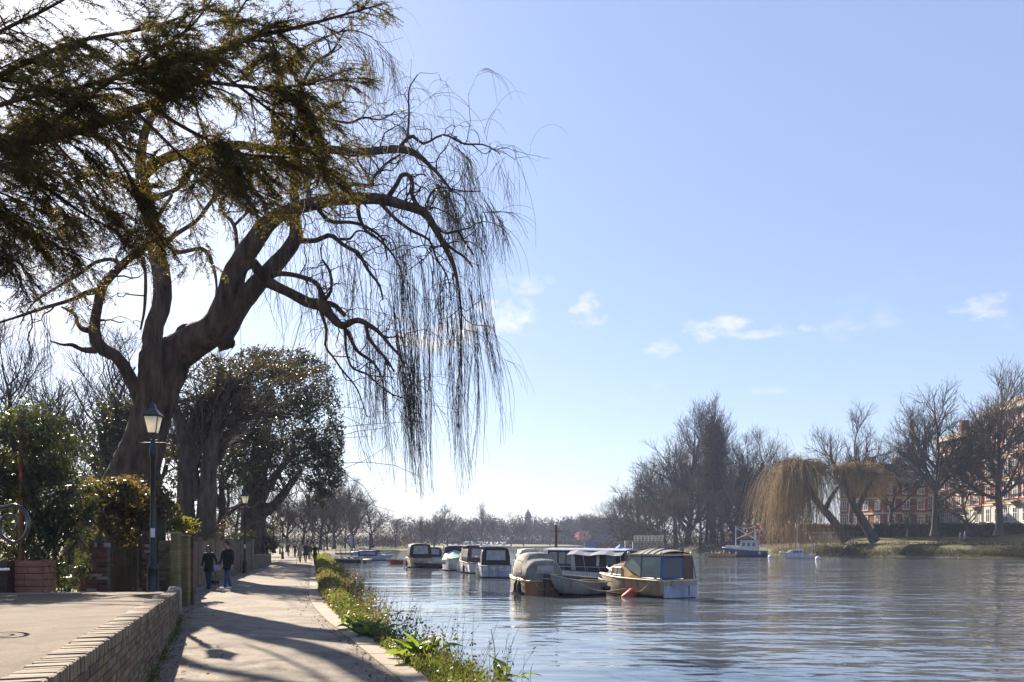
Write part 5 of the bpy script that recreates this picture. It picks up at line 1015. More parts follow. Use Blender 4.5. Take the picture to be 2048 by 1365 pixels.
# ---- buildings across the river
m_rb = brick_tex('mansion_brick', (.26, .098, .058), (.19, .072, .046), (.20, .135, .10)); m_stone = mat('portland_stone', (.45, .40, .32), .85, .12, .6); m_slate = mat('slate', (.075, .085, .115), .6, .2, 1.5)
m_win = mat('dark_window', (.10, .12, .16), .08, .2, .3, spec=.8); m_wf = mat('window_frame', (.72, .70, .66), .5, .05, 2); m_rail = mat('balcony_iron', (.02, .02, .022), .5)
m_cream = mat('cream_render', (.46, .44, .42), .85, .1, .5)
def window(parent, c, w, h, ax):
    """a window on a wall: c in the building's axes, ax = 'x' if the wall faces -y, 'y' if it faces -x"""
    def bx(du, dz, wu, wz, th, out, m, name, par):
        d = (wu, th, wz) if ax == 'x' else (th, wu, wz); off = (du, -out, dz) if ax == 'x' else (-out, du, dz)
        return MB().box(np.array(c) + np.array(off), d).build(name, m, par)
    f = MB()
    for du, dz, wu, wz in ((0, h / 2, w + .24, .14), (0, -h / 2, w + .24, .14), (-w / 2, 0, .12, h - .142), (w / 2, 0, .12, h - .142), (0, 0, .07, h - .142), (0, h * .1, w - .122, .06)):
        d = (wu, .12, wz) if ax == 'x' else (.12, wu, wz); off = (du, -.04, dz) if ax == 'x' else (-.04, du, dz); f.box(np.array(c) + np.array(off), d)
    o = f.build('window', m_wf, parent)
    bx(0, 0, w, h, .05, .012, m_win, 'pane', o)
def block(label, name, px, D, zg, Wd, Dp, H, floors, bays, rz=0, wallm=None, ground=None, roof=2.2, side_bays=3, balc=True, rich=False):
    q = P(px, 0, D); t = thing(name, label, 'building', (q[0], D, zg), rz); wm = wallm or m_rb; fh = H / floors
    MB().box((0, Dp / 2, fh / 2 if ground else H / 2), (Wd, Dp, fh if ground else H)).build('wall', ground or wm, t)
    if ground: MB().box((0, Dp / 2, fh + (H - fh) / 2), (Wd - .04, Dp - .04, H - fh)).build('wall', wm, t)
    for i in range(1, floors): MB().box((0, Dp / 2, i * fh), (Wd + .35, Dp + .35, .32)).build('string_course', m_stone, t)
    MB().box((0, Dp / 2, H + .2), (Wd + 1.9, Dp + 1.9, .55)).build('cornice', m_stone, t)
    sq = lambda e, z: [(-Wd / 2 - e, -e, z), (Wd / 2 + e, -e, z), (Wd / 2 + e, Dp + e, z), (-Wd / 2 - e, Dp + e, z)]
    MB().loft([sq(.8, H + .48), sq(-2.2, H + .48 + roof)]).build('roof', m_slate if roof > 2.5 else mat('brown_tile', (.20, .15, .12), .85, .2, 2), t)
    for i in range(floors):
        z = (i + .5) * fh + .1
        for k in range(bays): 
            u = -Wd / 2 + (k + .5) * Wd / bays; window(t, (u, 0, z), min(1.5, Wd / bays * .45), fh * .58, 'x')
            MB().box((u, -.02, z + fh * .36), (min(1.9, Wd / bays * .6), .12, .22)).build('lintel', m_stone, t)
            if balc and i and k % 2 == 1:
                bl = MB().box((u, -.55, i * fh + .3), (2.6, 1.1, .14)).build('balcony', m_stone, t); r = MB().box((u, -1.05, i * fh + 1.35), (2.6, .05, .06))
                for s in np.linspace(-1.28, 1.28, 14): r.box((u + s, -1.05, i * fh + .85), (.04, .04, .94))
                r.build('balustrade', m_rail, bl)
        for k in range(side_bays):
            v = (k + .5) * Dp / side_bays; window(t, (-Wd / 2, v, z), 1.25, fh * .6, 'y')
            if rich:
                MB().box((-Wd / 2 - .02, v, z + fh * .37), (.14, 1.8, .22)).build('lintel', m_stone, t)
                if i and k % 2 == 0:
                    bl = MB().box((-Wd / 2 - .55, v, i * fh + .3), (1.1, 2.6, .14)).build('balcony', m_stone, t); r = MB().box((-Wd / 2 - 1.05, v, i * fh + 1.35), (.05, 2.6, .06))
                    for s in np.linspace(-1.28, 1.28, 14): r.box((-Wd / 2 - 1.05, v + s, i * fh + .85), (.04, .04, .94))
                    r.build('balustrade', m_rail, bl)
    for s in (-.3, .3): MB().box((s * Wd, Dp * .6, H + roof + .9), (1.4, .9, 2.4)).build('chimney', wm, t)
    return t
block('large red brick mansion block with stone balconies and deep cornice at the right edge', 'mansion_block', 2240, 131, 4.4, 18, 21, 19.8, 5, 5, .02, ground=m_cream, roof=2.0, side_bays=8, rich=True)
block('recessed red brick wing of the mansion block behind the tall plane tree', 'mansion_wing', 2010, 156, 4.6, 9, 14, 17.0, 5, 3, .05, ground=m_cream, roof=1.6, balc=True, side_bays=5, rich=True)
block('red brick villa with blue slate mansard roof behind the broad fanning tree', 'brick_villa', 1812, 156, 4.2, 9.5, 10, 8.6, 3, 3, .25, roof=3.0, balc=False)
block('small gabled brick house with cream trim right behind the second golden willow', 'brick_house', 1762, 163, 4.2, 6.0, 8, 9.2, 3, 2, .3, roof=2.6, balc=False)
block('long low brick terrace behind the hedge between villa and mansion', 'brick_terrace', 1880, 170, 4.6, 12, 9, 6.2, 2, 5, .0, roof=1.8, balc=False)

# distant tower and gabled house over the treeline
b = P(1056, 1070, 520); t = thing('church_tower', 'hazy domed tower rising above the far treeline', 'tower', b); mst = mat('hazy_stone', (.20, .19, .20), .9, .1, .1)
MB().box((0, 0, 3), (4.0, 4.0, 9)).build('shaft', mst, t); MB().lathe([(2.0, 7.5), (2.0, 11.0), (1.95, 12.2), (1.4, 13.6), (.5, 14.6), (.3, 15.6), (.06, 16), (.05, 18), (0, 18)], 12).build('dome', mst, t, True)
b = P(1140, 1075, 540); t = thing('gabled_house', 'hazy gabled house with chimneys over the far treeline', 'building', b)
MB().box((0, 0, 3), (8, 6, 9)).build('wall', mst, t); MB().loft([[(-4.4, -3.4, 7.5), (4.4, -3.4, 7.5), (4.4, 3.4, 7.5), (-4.4, 3.4, 7.5)], [(-1.2, -.2, 11.5), (1.2, -.2, 11.5), (1.2, .2, 11.5), (-1.2, .2, 11.5)]]).build('roof', m_slate, t)
for x in (-4.2, 3.8): MB().box((x, 1, 8.5), (.9, .9, 3.5)).build('chimney', mst, t)
strip('lawn', [(-52, 205), (-44, 240), (-36, 280)], [(-1, .3), (-1, .35), (-1, .4)], [(4, .25), (30, 1.4)], mat('bright_lawn', (.22, .30, .05), .9, .15, .1), sub=4)
# ------------------------------------------------------------------ boats
def paint(name, col, rough=.35, dirt=.35, coat=.2):
    return mat(name, col, rough + .1, .06, 1.6, col2=tuple(c * (1 - dirt * 1.25) for c in col), coat=coat * .5, detail=9, bump=.05, stretch=(1.6, 1.6, .5))
p_white = paint('boat_white', (.52, .52, .53)); p_cream = paint('boat_cream', (.47, .38, .24)); p_tan = paint('boat_tan', (.44, .27, .11)); p_brown = paint('boat_brown', (.27, .115, .05), .5)
p_blue = paint('boat_blue', (.03, .075, .26)); p_navy = paint('boat_navy', (.018, .03, .085)); p_lblue = paint('boat_pale_blue', (.34, .38, .50)); p_dark = paint('boat_dark', (.03, .03, .036), .45); p_grey = paint('boat_grey', (.30, .29, .28), .6, .45)
p_red = paint('boat_red', (.42, .07, .03), .55); p_wood = mat('boat_wood', (.20, .105, .05), .6, .3, 3, .3, 20, stretch=(.4, 4, 4)); p_green = mat('green_tarp', (.20, .40, .27), .7, .15, 2, .4, 6)
c_grey = mat('grey_canvas', (.20, .19, .175), .85, .2, 3, .6, 8); c_black = mat('black_canvas', (.018, .020, .022), .75, .2, 3, .5, 8); c_navy = mat('navy_canvas', (.022, .03, .085), .75, .2, 3, .5, 8); c_tan = mat('tan_canvas', (.36, .30, .21), .85, .2, 3, .5, 8)
g_clear = glass('boat_glass', (.60, .66, .62), .72); g_dark = glass('boat_glass_dark', (.10, .13, .15), .2); g_haze = mat('plastic_window', (.42, .43, .48), .22, .25, 3, trans=.35, tcol=(.55, .56, .62), spec=.6)
m_rope = mat('rope', (.42, .31, .18), .9, .2, 20); m_rub = mat('rubber', (.015, .015, .016), .7); m_chrome = mat('boat_steel', (.6, .6, .62), .3, .1, 5, metal=.8)
def hullV(L, B, fs, fb, draft=.35, full=.75, ns=14, transom=.82, rake=.12, tumble=0.0):
    """sections stern to bow; each a half outline keel->gunwale, mirrored"""
    secs = []
    for i in range(ns):
        s = i / (ns - 1); hb = B / 2 * (transom + (1 - transom) * math.sin(min(1, s / .45) * math.pi / 2)) if s < .45 else B / 2 * max(.012, (1 - ((s - .45) / .55) ** (1.4 + full)))
        g = fs + (fb - fs) * s ** 1.8; kz = -draft + (draft + fb * .55) * max(0, (s - .72) / .28) ** 2.2; x = -L / 2 + s * L
        half = []
        for y, z in ((0, 0), (.42, .06), (.80, .20), (.93, .38), (.985, .7), (1.0 - tumble, 1.0)):
            half.append((x + rake * L * .5 * s ** 3 * z, hb * y, kz + (g - kz) * z))
        secs.append([(a, -b, c) for a, b, c in half[::-1]] + half[1:])
    return np.array(secs)
def hull(t, L, B, fs, fb, m, bottom=None, open_=False, strake=None, deckm=None, **k):
    S = hullV(L, B, fs, fb, **k); n, kk = S.shape[:2]; mb = MB(); mb.add(S.reshape(-1, 3), [grid_faces(n, kk, False), np.arange(kk)[None]])
    h = mb.build('hull', m, t, True)
    try:
        for p_ in h.data.polygons:
            if len(p_.vertices) > 4: p_.use_smooth = False
    except Exception: pass
    if open_:
        I = S.copy(); I[:, :, 1] *= .90; I[:, :, 2] = np.maximum(I[:, :, 2] * .98, -.10); I[:, 0, 2] = S[:, 0, 2]; I[:, -1, 2] = S[:, -1, 2]; I[0, :, 0] += .08; I[-1, :, 0] -= .1
        mb = MB(); mb.add(I.reshape(-1, 3), [grid_faces(n, kk, False)[:, ::-1], np.arange(kk)[None, ::-1]]); mb.build('inner_hull', deckm or m, t, True)
        g = MB(); r = np.concatenate([S[:, 0], S[::-1, -1]]); g.tube(np.concatenate([S[:, 0] + (0, 0, .01), ]), .035, 6); g.tube(S[:, -1] + np.array((0, 0, .01)), .035, 6); g.tube([S[0, 0] + (0, 0, .01), S[0, -1] + (0, 0, .01)], .035, 6); g.build('gunwale', strake or p_wood, t, True)
    else:
        d = np.stack([S[:, 0], S[:, 0] * .5 + S[:, -1] * .5 + np.array((0, 0, .05)), S[:, -1]], 1); mb = MB(); mb.add(d.reshape(-1, 3), [grid_faces(n, 3, False)]); mb.build('deck', deckm or m, t, True)
        if strake:
            g = MB(); g.tube(S[:, 0], .04, 6); g.tube(S[:, -1], .04, 6); g.tube([S[0, 0], S[0, -1]], .04, 6); g.build('rubbing_strake', strake, t, True)
    if bottom:
        W_ = S[:, :, :].copy(); mb = MB(); lo = []
        q = S.copy(); c = np.array([0, 0, 0.]); q[:, :, 1] *= 1.012; q[0, :, 0] -= .008; q[:, :, 2] = np.minimum(q[:, :, 2], .10); mb.add(q.reshape(-1, 3), [grid_faces(n, kk, False), np.arange(kk)[None]]); mb.build('boot_stripe', bottom, t, True)
    return S
def boat(name, label, px, ywl, head, cat='boat', group='moored boats', D=None):
    """head: bow direction in degrees to the left of straight away from the camera"""
    D = D or wd(ywl); return thing(name, label, cat, ((px - 1024) * D / F, D, WZ), math.radians(90 + head), group)
def fender(t, c, m=m_rub, r=.11):
    o = MB().lathe([(0, -.26), (r * .6, -.24), (r, -.15), (r, .15), (r * .6, .24), (.03, .28), (.02, .5), (0, .5)], 9).build('fender', m, t, True); o.location = c
def outboard(t, x, z, m=p_dark, y=0, rake=-.2):
    o = MB().hexa([(x - .42, y - .13, z + .30), (x - .05, y - .13, z + .25), (x - .05, y + .13, z + .25), (x - .42, y + .13, z + .30), (x - .36, y - .1, z + .62), (x - .05, y - .11, z + .58), (x - .05, y + .11, z + .58), (x - .36, y + .1, z + .62)]).build('outboard_motor', m, t)
    MB().hexa([(x - .30, y - .05, z - .55), (x - .12, y - .05, z - .55), (x - .12, y + .05, z - .55), (x - .30, y + .05, z - .55), (x - .27, y - .07, z + .3), (x - .06, y - .07, z + .3), (x - .06, y + .07, z + .3), (x - .27, y + .07, z + .3)]).build('motor_leg', m, o)
def pane(par, pts, m, frame=None, fr=.03):
    """a flat pane through four corners, with a bar frame round it"""
    p = np.array(pts, float); nn = nrm(np.cross(p[1] - p[0], p[3] - p[0])); th = .012
    v = np.concatenate([p - nn * th, p + nn * th]); o = obj('window', v, [BOXF], m, par)
    if frame:
        f = MB()
        for a in range(4): f.tube([p[a], p[(a + 1) % 4]], fr, 4)
        f.build('window_frame', frame, o)
    return o
def gulls(t, spots):
    for i, (x, y, z) in enumerate(spots):
        g = thing('gull', ['white gull perched on the roof of the square dark canopied cruiser', 'white gull perched on the roof of the brown sided cruiser'][t], 'bird', (x, y, z), RNG.uniform(0, 6), ['gulls on the canopied cruiser', 'gulls on the brown sided cruiser'][t])
        m = mat('gull_white', (.78, .78, .80), .7, .1, 8); b = MB()
        b.loft([[(-.20, 0, .11), (-.20, 0, .11), (-.20, 0, .11), (-.20, 0, .11), (-.20, 0, .11), (-.2, 0, .11)]] + [[(x_, r * math.cos(a), z_ + r * math.sin(a)) for a in np.arange(6) * math.pi / 3] for x_, r, z_ in ((-.12, .045, .12), (0, .07, .14), (.09, .06, .16), (.14, .035, .21), (.18, .042, .25), (.22, .03, .255), (.26, .008, .245))]); b.build('body', m, g, True)
        for s in (-1, 1): MB().tube([(.0, s * .025, .08), (.01, s * .025, 0)], .008, 4).build('leg', mat('gull_leg', (.5, .25, .08), .6), g); MB().hexa([(-.24, s * .05, .10), (.08, s * .07, .10), (.08, s * .075, .10), (-.24, s * .055, .10), (-.2, s * .045, .17), (.07, s * .06, .2), (.07, s * .066, .2), (-.2, s * .05, .17)]).build('wing', mat('gull_grey', (.38, .4, .44), .7), g)

def canopy(t, x0, x1, w0, w1, z0, z1, m, crown=.12, name='canopy', wtop=.86, slope=0.0, n=7):
    """a canvas hood: sections along x, walls leaning in to a cambered top"""
    secs = []
    for s in np.linspace(0, 1, n):
        x = x0 + (x1 - x0) * s; w = (w0 + (w1 - w0) * s) / 2; zt = z1 + slope * s; sag = .03 * math.sin(s * math.pi * 4)
        half = [(x, w, z0), (x, w * .98, z0 + (zt - z0) * .55), (x, w * wtop, zt - .03 - sag), (x, w * wtop * .55, zt + crown * .8 - sag), (x, 0, zt + crown - sag)]
        secs.append(half + [(a, -b, c) for a, b, c in half[-2::-1]])
    return MB().loft(secs).build(name, m, t, True)

# 1 the tan cruiser with the blue framed wheelhouse
def cruiser():
    t = boat('cabin_cruiser', 'tan cabin cruiser with blue framed wheelhouse and ribbed canvas roof, nearest boat', 1280, 1190, 30)
    t.scale = (.84, .84, .84); L, B = 6.4, 2.35; S = hull(t, L, B, .88, 1.05, paint('cream_tan_hull', (.33, .25, .17), .55, .55), bottom=paint('antifoul', (.10, .07, .05), .7), strake=paint('cream_trim', (.60, .43, .18)), deckm=p_tan, draft=.3, transom=.94, full=.5)
    tr_ = MB().box((-L / 2 - .012, 0, .76), (.03, B * .93, .26)).build('stern_band', p_grey, t)
    MB().box((-L / 2 - .008, 0, .33), (.024, B * .91, .58)).build('transom_panel', p_lblue, t); MB().box((-L / 2 - .024, -.55, .36), (.02, .06, .5)).build('transom_seam', p_dark, t)
    # low fore cabin sweeping up to the wheelhouse
    sec = lambda x, w, z0, z1, tw: [(x, -w, z0), (x, -w * tw, z1), (x, -w * tw * .5, z1 + .05), (x, w * tw * .5, z1 + .05), (x, w * tw, z1), (x, w, z0)]
    cb = MB().loft([sec(2.35, .45, .98, 1.00, .6), sec(1.95, .74, .95, 1.42, .75), sec(1.2, .92, .90, 1.60, .82), (sec(.4, 1.0, .88, 1.62, .84)), sec(.1, 1.02, .88, 1.52, .85)]).build('fore_cabin', p_tan, t)
    for s in (-1, 1):
        sw = [(.12, s * 1.03, .88), (.12, s * .9, 1.50), (-.7, s * 1.03, 1.12), (-1.5, s * 1.06, .92)]; q = np.array(sw); v = np.concatenate([q, q + np.array((0, -s * .04, 0))])
        obj('coaming', v, [BOXF[[2, 3, 4, 5]], [[0, 1, 2, 3]], [[7, 6, 5, 4]]], p_tan, t)
        pane(cb, [(1.15, s * .955, 1.08), (.35, s * 1.01, 1.06), (.45, s * .90, 1.46), (1.15, s * .835, 1.46)], g_clear, paint('cream_trim', (.6, .5, .3)), .025); MB().tube([(.78, s * .99, 1.06), (.78, s * .88, 1.46)], .022, 4).build('window_bar', p_cream, cb)
        pane(cb, [(1.78, s * .80, 1.08), (1.32, s * .92, 1.08), (1.32, s * .80, 1.46), (1.80, s * .66, 1.38)], g_clear, paint('cream_trim', (.6, .5, .3)), .02)
    MB().box((.75, 0, 1.70), (.9, .8, .07)).build('hatch', p_white, t)
    # wheelhouse: raked windscreen, side glass, roof with furled canvas
    zt = 2.12; fr = MB()
    for s in (-1, 1):
        fr.tube([(.25, s * .88, 1.55), (-.30, s * .86, zt)], .03, 4); fr.tube([(-.30, s * .86, zt), (-3.0, s * .98, zt)], .03, 4); fr.tube([(-1.35, s * 1.05, .92), (-1.3, s * .92, zt)], .03, 4)
    fr.build('wheelhouse_frame', p_wood, t)
    for s in (-1, 1): pane(t, [(.2, s * .89, 1.52), (-1.33, s * 1.03, 1.0), (-1.28, s * .92, zt - .05), (-.32, s * .86, zt - .05)], g_clear)
    pane(t, [(.22, -.86, 1.58), (.22, .86, 1.58), (-.30, .84, zt - .02), (-.30, -.84, zt - .02)], g_clear)
    for s in (-1, 1):
        pane(t, [(-1.42, s * 1.06, .98), (-2.95, s * 1.06, .98), (-2.95, s * .99, zt - .04), (-1.38, s * .95, zt - .04)], g_clear, p_blue, .035)
    pane(t, [(-3.02, 1.02, 1.02), (-3.02, -.32, 1.02), (-3.02, -.30, zt - .08), (-3.02, .95, zt - .08)], g_dark, paint('boat_bright_blue', (.03, .10, .42)), .05)
    MB().hexa([(-3.04, -.36, .92), (-3.0, -.36, .92), (-3.0, -.95, .92), (-3.04, -.95, .92), (-3.04, -.34, zt), (-3.0, -.34, zt), (-3.0, -.88, zt), (-3.04, -.88, zt)]).build('stern_door', paint('door_brown', (.13, .085, .05), .6), t)
    MB().tube([(-2.98, -.95, zt), (-3.1, -1.12, .95)], .03, 5).build('stern_strut', p_blue, t)
    MB().box((-1.65, 0, zt + .03), (3.0, 2.06, .07)).build('roof', p_cream, t)
    rb = []
    for i, x in enumerate(np.linspace(-.35, -2.85, 6)):
        h = [.03, .20, .28, .30, .27, .16][i]; pts = [(x, y, zt + .07 + h * (1 - (abs(y) / 1.02) ** 2.2)) for y in np.linspace(-1.0, 1.0, 9)]; rb.append(pts)
    rb = np.array(rb); mb = MB(); mb.add(rb.reshape(-1, 3), [grid_faces(6, 9, False)]); low = rb.copy(); low[:, :, 2] = zt + .068; mb.build('roof_canvas', c_grey, t, True)
    for i in range(1, 5): MB().tube(rb[i] + np.array((0, 0, .012)), .028, 5).build('canvas_rib', c_navy if i > 2 else mat('rib_white', (.6, .57, .5), .7), t)
    for x, y in ((-.3, 1.0), (-2.9, 1.0), (-2.95, -.95)): MB().lathe([(0, -.05), (.07, -.05), (.08, .02), (.05, .07), (0, .08)], 8, (x, y, zt + .12)).build('deck_lamp', p_white, t, True)
    MB().tube([(2.9, .0, 1.5), (2.2, .55, 1.42), (1.2, .98, 1.3)], .016, 5, 10).build('bow_rail', m_chrome, t); MB().tube([(-3.2, .9, .9), (-3.3, .3, .55), (-3.26, -.5, .62), (-3.2, -.9, .9)], .02, 5, 12).build('stern_rope', m_rope, t)
    MB().lathe([(.08, -.03), (.2, -.05), (.22, .02), (.12, .06), (.08, -.03)], 12, (2.5, .1, 1.06)).build('rope_coil', m_rope, t, True)
    return t
cruiser()

# 2 the old rowing dinghy
def dinghy():
    t = boat('rowing_dinghy', 'weathered open rowing dinghy moored between the two nearest cruisers', 1154, 1190, 112); t.rotation_euler[0] = -.17; t.location[2] += .06
    S = hull(t, 2.5, 1.3, .58, .88, p_grey, open_=True, strake=paint('old_cream', (.42, .36, .24), .7), deckm=mat('dinghy_inside', (.07, .08, .10), .8, .3, 3), draft=.12, transom=.7, full=.4, bottom=mat('weed_stain', (.10, .10, .045), .9, .4, 3))
    for x in (-.9, .2): MB().box((x, 0, .36), (.24, 1.08, .04)).build('thwart', p_wood, t)
    for i, x in enumerate((-1.1, .3)): MB().lathe([(.05, -.1), (.17, -.07), (.17, .07), (.05, .1), (.05, -.1)], 12).build('tyre_fender', m_rub, t, True).location = (x, -.72 if i else .70, .38)
    MB().tube([(1.75, 0, .72), (.6, .2, .60), (-.5, -.25, .56), (-1.7, .1, .54)], .022, 5, 14).build('mooring_rope', m_rope, t)
dinghy()
t = thing('mooring_buoy', 'rusty red can buoy tipped beside the tan cruiser', 'buoy', ((1250 - 1024) * 38 / F, 36.6, WZ), 0.4); t.scale = (.62, .62, .62)
o = MB().lathe([(0, -.5), (.3, -.5), (.36, -.42), (.36, .38), (.3, .46), (0, .46)], 16).build('drum', p_red, t, True); o.rotation_euler = (0, .95, 0); o.location = (0, 0, .08)
o2 = MB().tube([(.30, 0, .30), (.42, .05, .38), (.5, 0, .26), (.40, 0, .22)], .025, 5, 10).build('ring', m_chrome, t)
# mooring lines
def line(a, b, label, sag=.25, r=.016):
    a, b = np.array(a), np.array(b); c = (a + b) / 2 - np.array((0, 0, sag)); t = thing('mooring_line', label, 'rope', a)
    MB().tube(np.array([a, c, b]) - a, r, 5, 10).build('rope', m_rope, t)
line((4.9, 36.6, -.25), (2.7, 36.9, .05), 'slack mooring rope running from the red buoy to the dinghy')
line((5.1, 36.6, -.3), (5.9, 35.9, .15), 'short rope from the red buoy up to the tan cruiser')

# 3 the orange brown motor boat under grey canvas
def canvas_boat():
    t = boat('motor_boat', 'brown sterned motor boat under a grey canvas hood with outboard', 1064, 1184, 12)
    L, B = 5.2, 1.95; hull(t, L, B, .62, .78, p_cream, bottom=paint('brown_low', (.16, .07, .035), .6), strake=p_cream, deckm=p_tan, draft=.25, transom=.92)
    MB().hexa([(-L / 2 - .02, -.93, -.1), (-L / 2 + .02, -.93, -.1), (-L / 2 + .02, .93, -.1), (-L / 2 - .02, .93, -.1), (-L / 2 - .03, -.95, .62), (-L / 2 + .02, -.95, .62), (-L / 2 + .02, .95, .62), (-L / 2 - .03, .95, .62)]).build('transom', p_brown, t)
    MB().tube([(-L / 2 - .05, -.5, .62), (-L / 2 - .05, -.32, .26), (-L / 2 - .05, .32, .26), (-L / 2 - .05, .5, .62)], .03, 5).build('motor_well', p_grey, t)
    secs = []
    for x, w, z, wt in ((-2.55, .80, 1.42, .72), (-2.2, .84, 1.55, .74), (-1.6, .86, 1.62, .74), (-1.5, .84, 1.80, .72), (-.5, .84, 1.86, .72), (.5, .80, 1.78, .72), (1.0, .74, 1.3, .75)):
        h = [(x, w, .62), (x, w * .97, .62 + (z - .62) * .6), (x, w * wt, z - .1), (x, w * wt * .7, z), (x, 0, z + .03)]; secs.append(h + [(a, -b, c) for a, b, c in h[-2::-1]])
    cn = MB().loft(secs).build('canvas_hood', c_grey, t, True)
    pane(cn, [(-2.57, .42, .95), (-2.57, -.42, .95), (-2.565, -.36, 1.30), (-2.565, .36, 1.30)], g_haze)
    pane(cn, [(-.2, .835, .95), (-1.4, .85, .95), (-1.4, .74, 1.5), (-.2, .72, 1.55)], g_haze)
    outboard(t, -L / 2 - .03, .30)
    for y, x in ((1.05, -1.9), (1.02, -1.1)): fender(t, (x, y, .3))
    MB().tube([(-2.3, .95, .66), (-1.4, .97, .72), (-.3, .95, .70), (1.0, .85, .78)], .03, 5, 10).build('side_rail', p_cream, t)
canvas_boat()

# 4 dark houseboat with awning
def houseboat():
    t = boat('house_boat', 'dark cabin houseboat with white foredeck, awning and side rails', 1158, 1164, 58); t.scale = (.86, .86, .86)
    L, B = 8.6, 2.7; hull(t, L, B, .72, 1.15, p_white, strake=p_dark, deckm=p_grey, draft=.3, transom=.95, bottom=p_dark)
    sec = lambda x, w, z0, z1: [(x, -w, z0), (x, -w * .93, z1), (x, 0, z1 + .08), (x, w * .93, z1), (x, w, z0)]
    fc = MB().loft([sec(3.2, .7, 1.0, 1.12), sec(2.6, .95, .95, 1.3), sec(1.9, 1.05, .9, 1.34)]).build('fore_cabin', p_white, t)
    cb = MB().loft([sec(1.9, 1.1, .85, 2.18), sec(-.6, 1.15, .8, 2.22), sec(-3.9, 1.15, .8, 2.12)]).build('cabin', p_dark, t)
    MB().loft([sec(2.15, 1.2, 2.2, 2.27), sec(-4.05, 1.24, 2.16, 2.22)]).build('roof', p_lblue, t)
    for s in (-1, 1):
        for a, b_ in ((1.7, 1.15), (.95, .5), (.35, -.1)): pane(cb, [(a, s * 1.125, 1.3), (b_, s * 1.135, 1.3), (b_, s * 1.08, 2.02), (a, s * 1.075, 2.02)], g_clear, p_white, .03)
        pane(cb, [(-1.9, s * 1.15, 1.15), (-2.1, s * 1.15, 1.15), (-2.1, s * 1.09, 1.95), (-1.9, s * 1.09, 1.95)], mat('shiny_strip', (.6, .62, .68), .3), None)
        pane(cb, [(-2.6, s * 1.155, 1.2), (-3.3, s * 1.155, 1.2), (-3.3, s * 1.09, 1.9), (-2.6, s * 1.09, 1.9)], g_dark, p_dark, .03)
        MB().hexa([(.0, s * 1.17, .8), (-.35, s * 1.18, .8), (-.35, s * 1.16, .8), (.0, s * 1.15, .8), (.0, s * 1.1, 2.15), (-.2, s * 1.1, 2.15), (-.2, s * 1.08, 2.15), (.0, s * 1.08, 2.15)]).build('corner_post', p_white, t)
        r = MB(); r.tube([(3.6, s * .75, 1.25), (1.5, s * 1.28, 1.12), (-4.1, s * 1.32, 1.05)], .022, 5, 14)
        for x in np.linspace(3.2, -4.0, 9): r.tube([(x, s * (.9 if x > 2.5 else 1.29), .7), (x, s * (.9 if x > 2.5 else 1.3), 1.1)], .016, 4)
        r.build('side_rail', p_white, t)
    pane(cb, [(1.92, -.9, 1.4), (1.92, .9, 1.4), (1.91, .8, 2.05), (1.91, -.8, 2.05)], g_dark, p_white, .03)
    mb = MB(); aw = np.array([[(x, y, 2.20 - .28 * (abs(y) - 1.1) * 1.6 - .06 * math.sin(x * 3)) for y in (1.1, 1.45, 1.8)] for x in np.linspace(.0, -4.0, 8)]); mb.add(np.concatenate([aw.reshape(-1, 3), aw.reshape(-1, 3) - (0, 0, .015)]), [grid_faces(8, 3, False), grid_faces(8, 3, False)[:, ::-1] + 24]); mb.build('awning', mat('awning_cloth', (.20, .22, .27), .8, .15, 3), t)
    for x in (-1.2, -3.9): MB().tube([(x, 1.78, 1.98), (x, 1.36, .75)], .02, 4).build('awning_pole', m_chrome, t)
houseboat()
q = P(1112, 1050, 53); t = thing('mast_cross', 'rusty iron mooring mast with a crossbar beside the houseboat', 'mast', (q[0], 53, WZ - .3)); mm_ = mat('rust_iron', (.13, .045, .03), .85, .25, 5); h = q[2] - WZ + .3
MB().tube([(0, 0, 0), (0, 0, h)], [.10, .085], 8).build('post', mm_, t); MB().tube([(-.33, 0, h - .42), (.36, 0, h - .40)], .03, 6).build('crossbar', mm_, t); MB().lathe([(0, h), (.1, h), (.05, h + .1), (0, h + .12)], 8).build('cap', p_white, t)

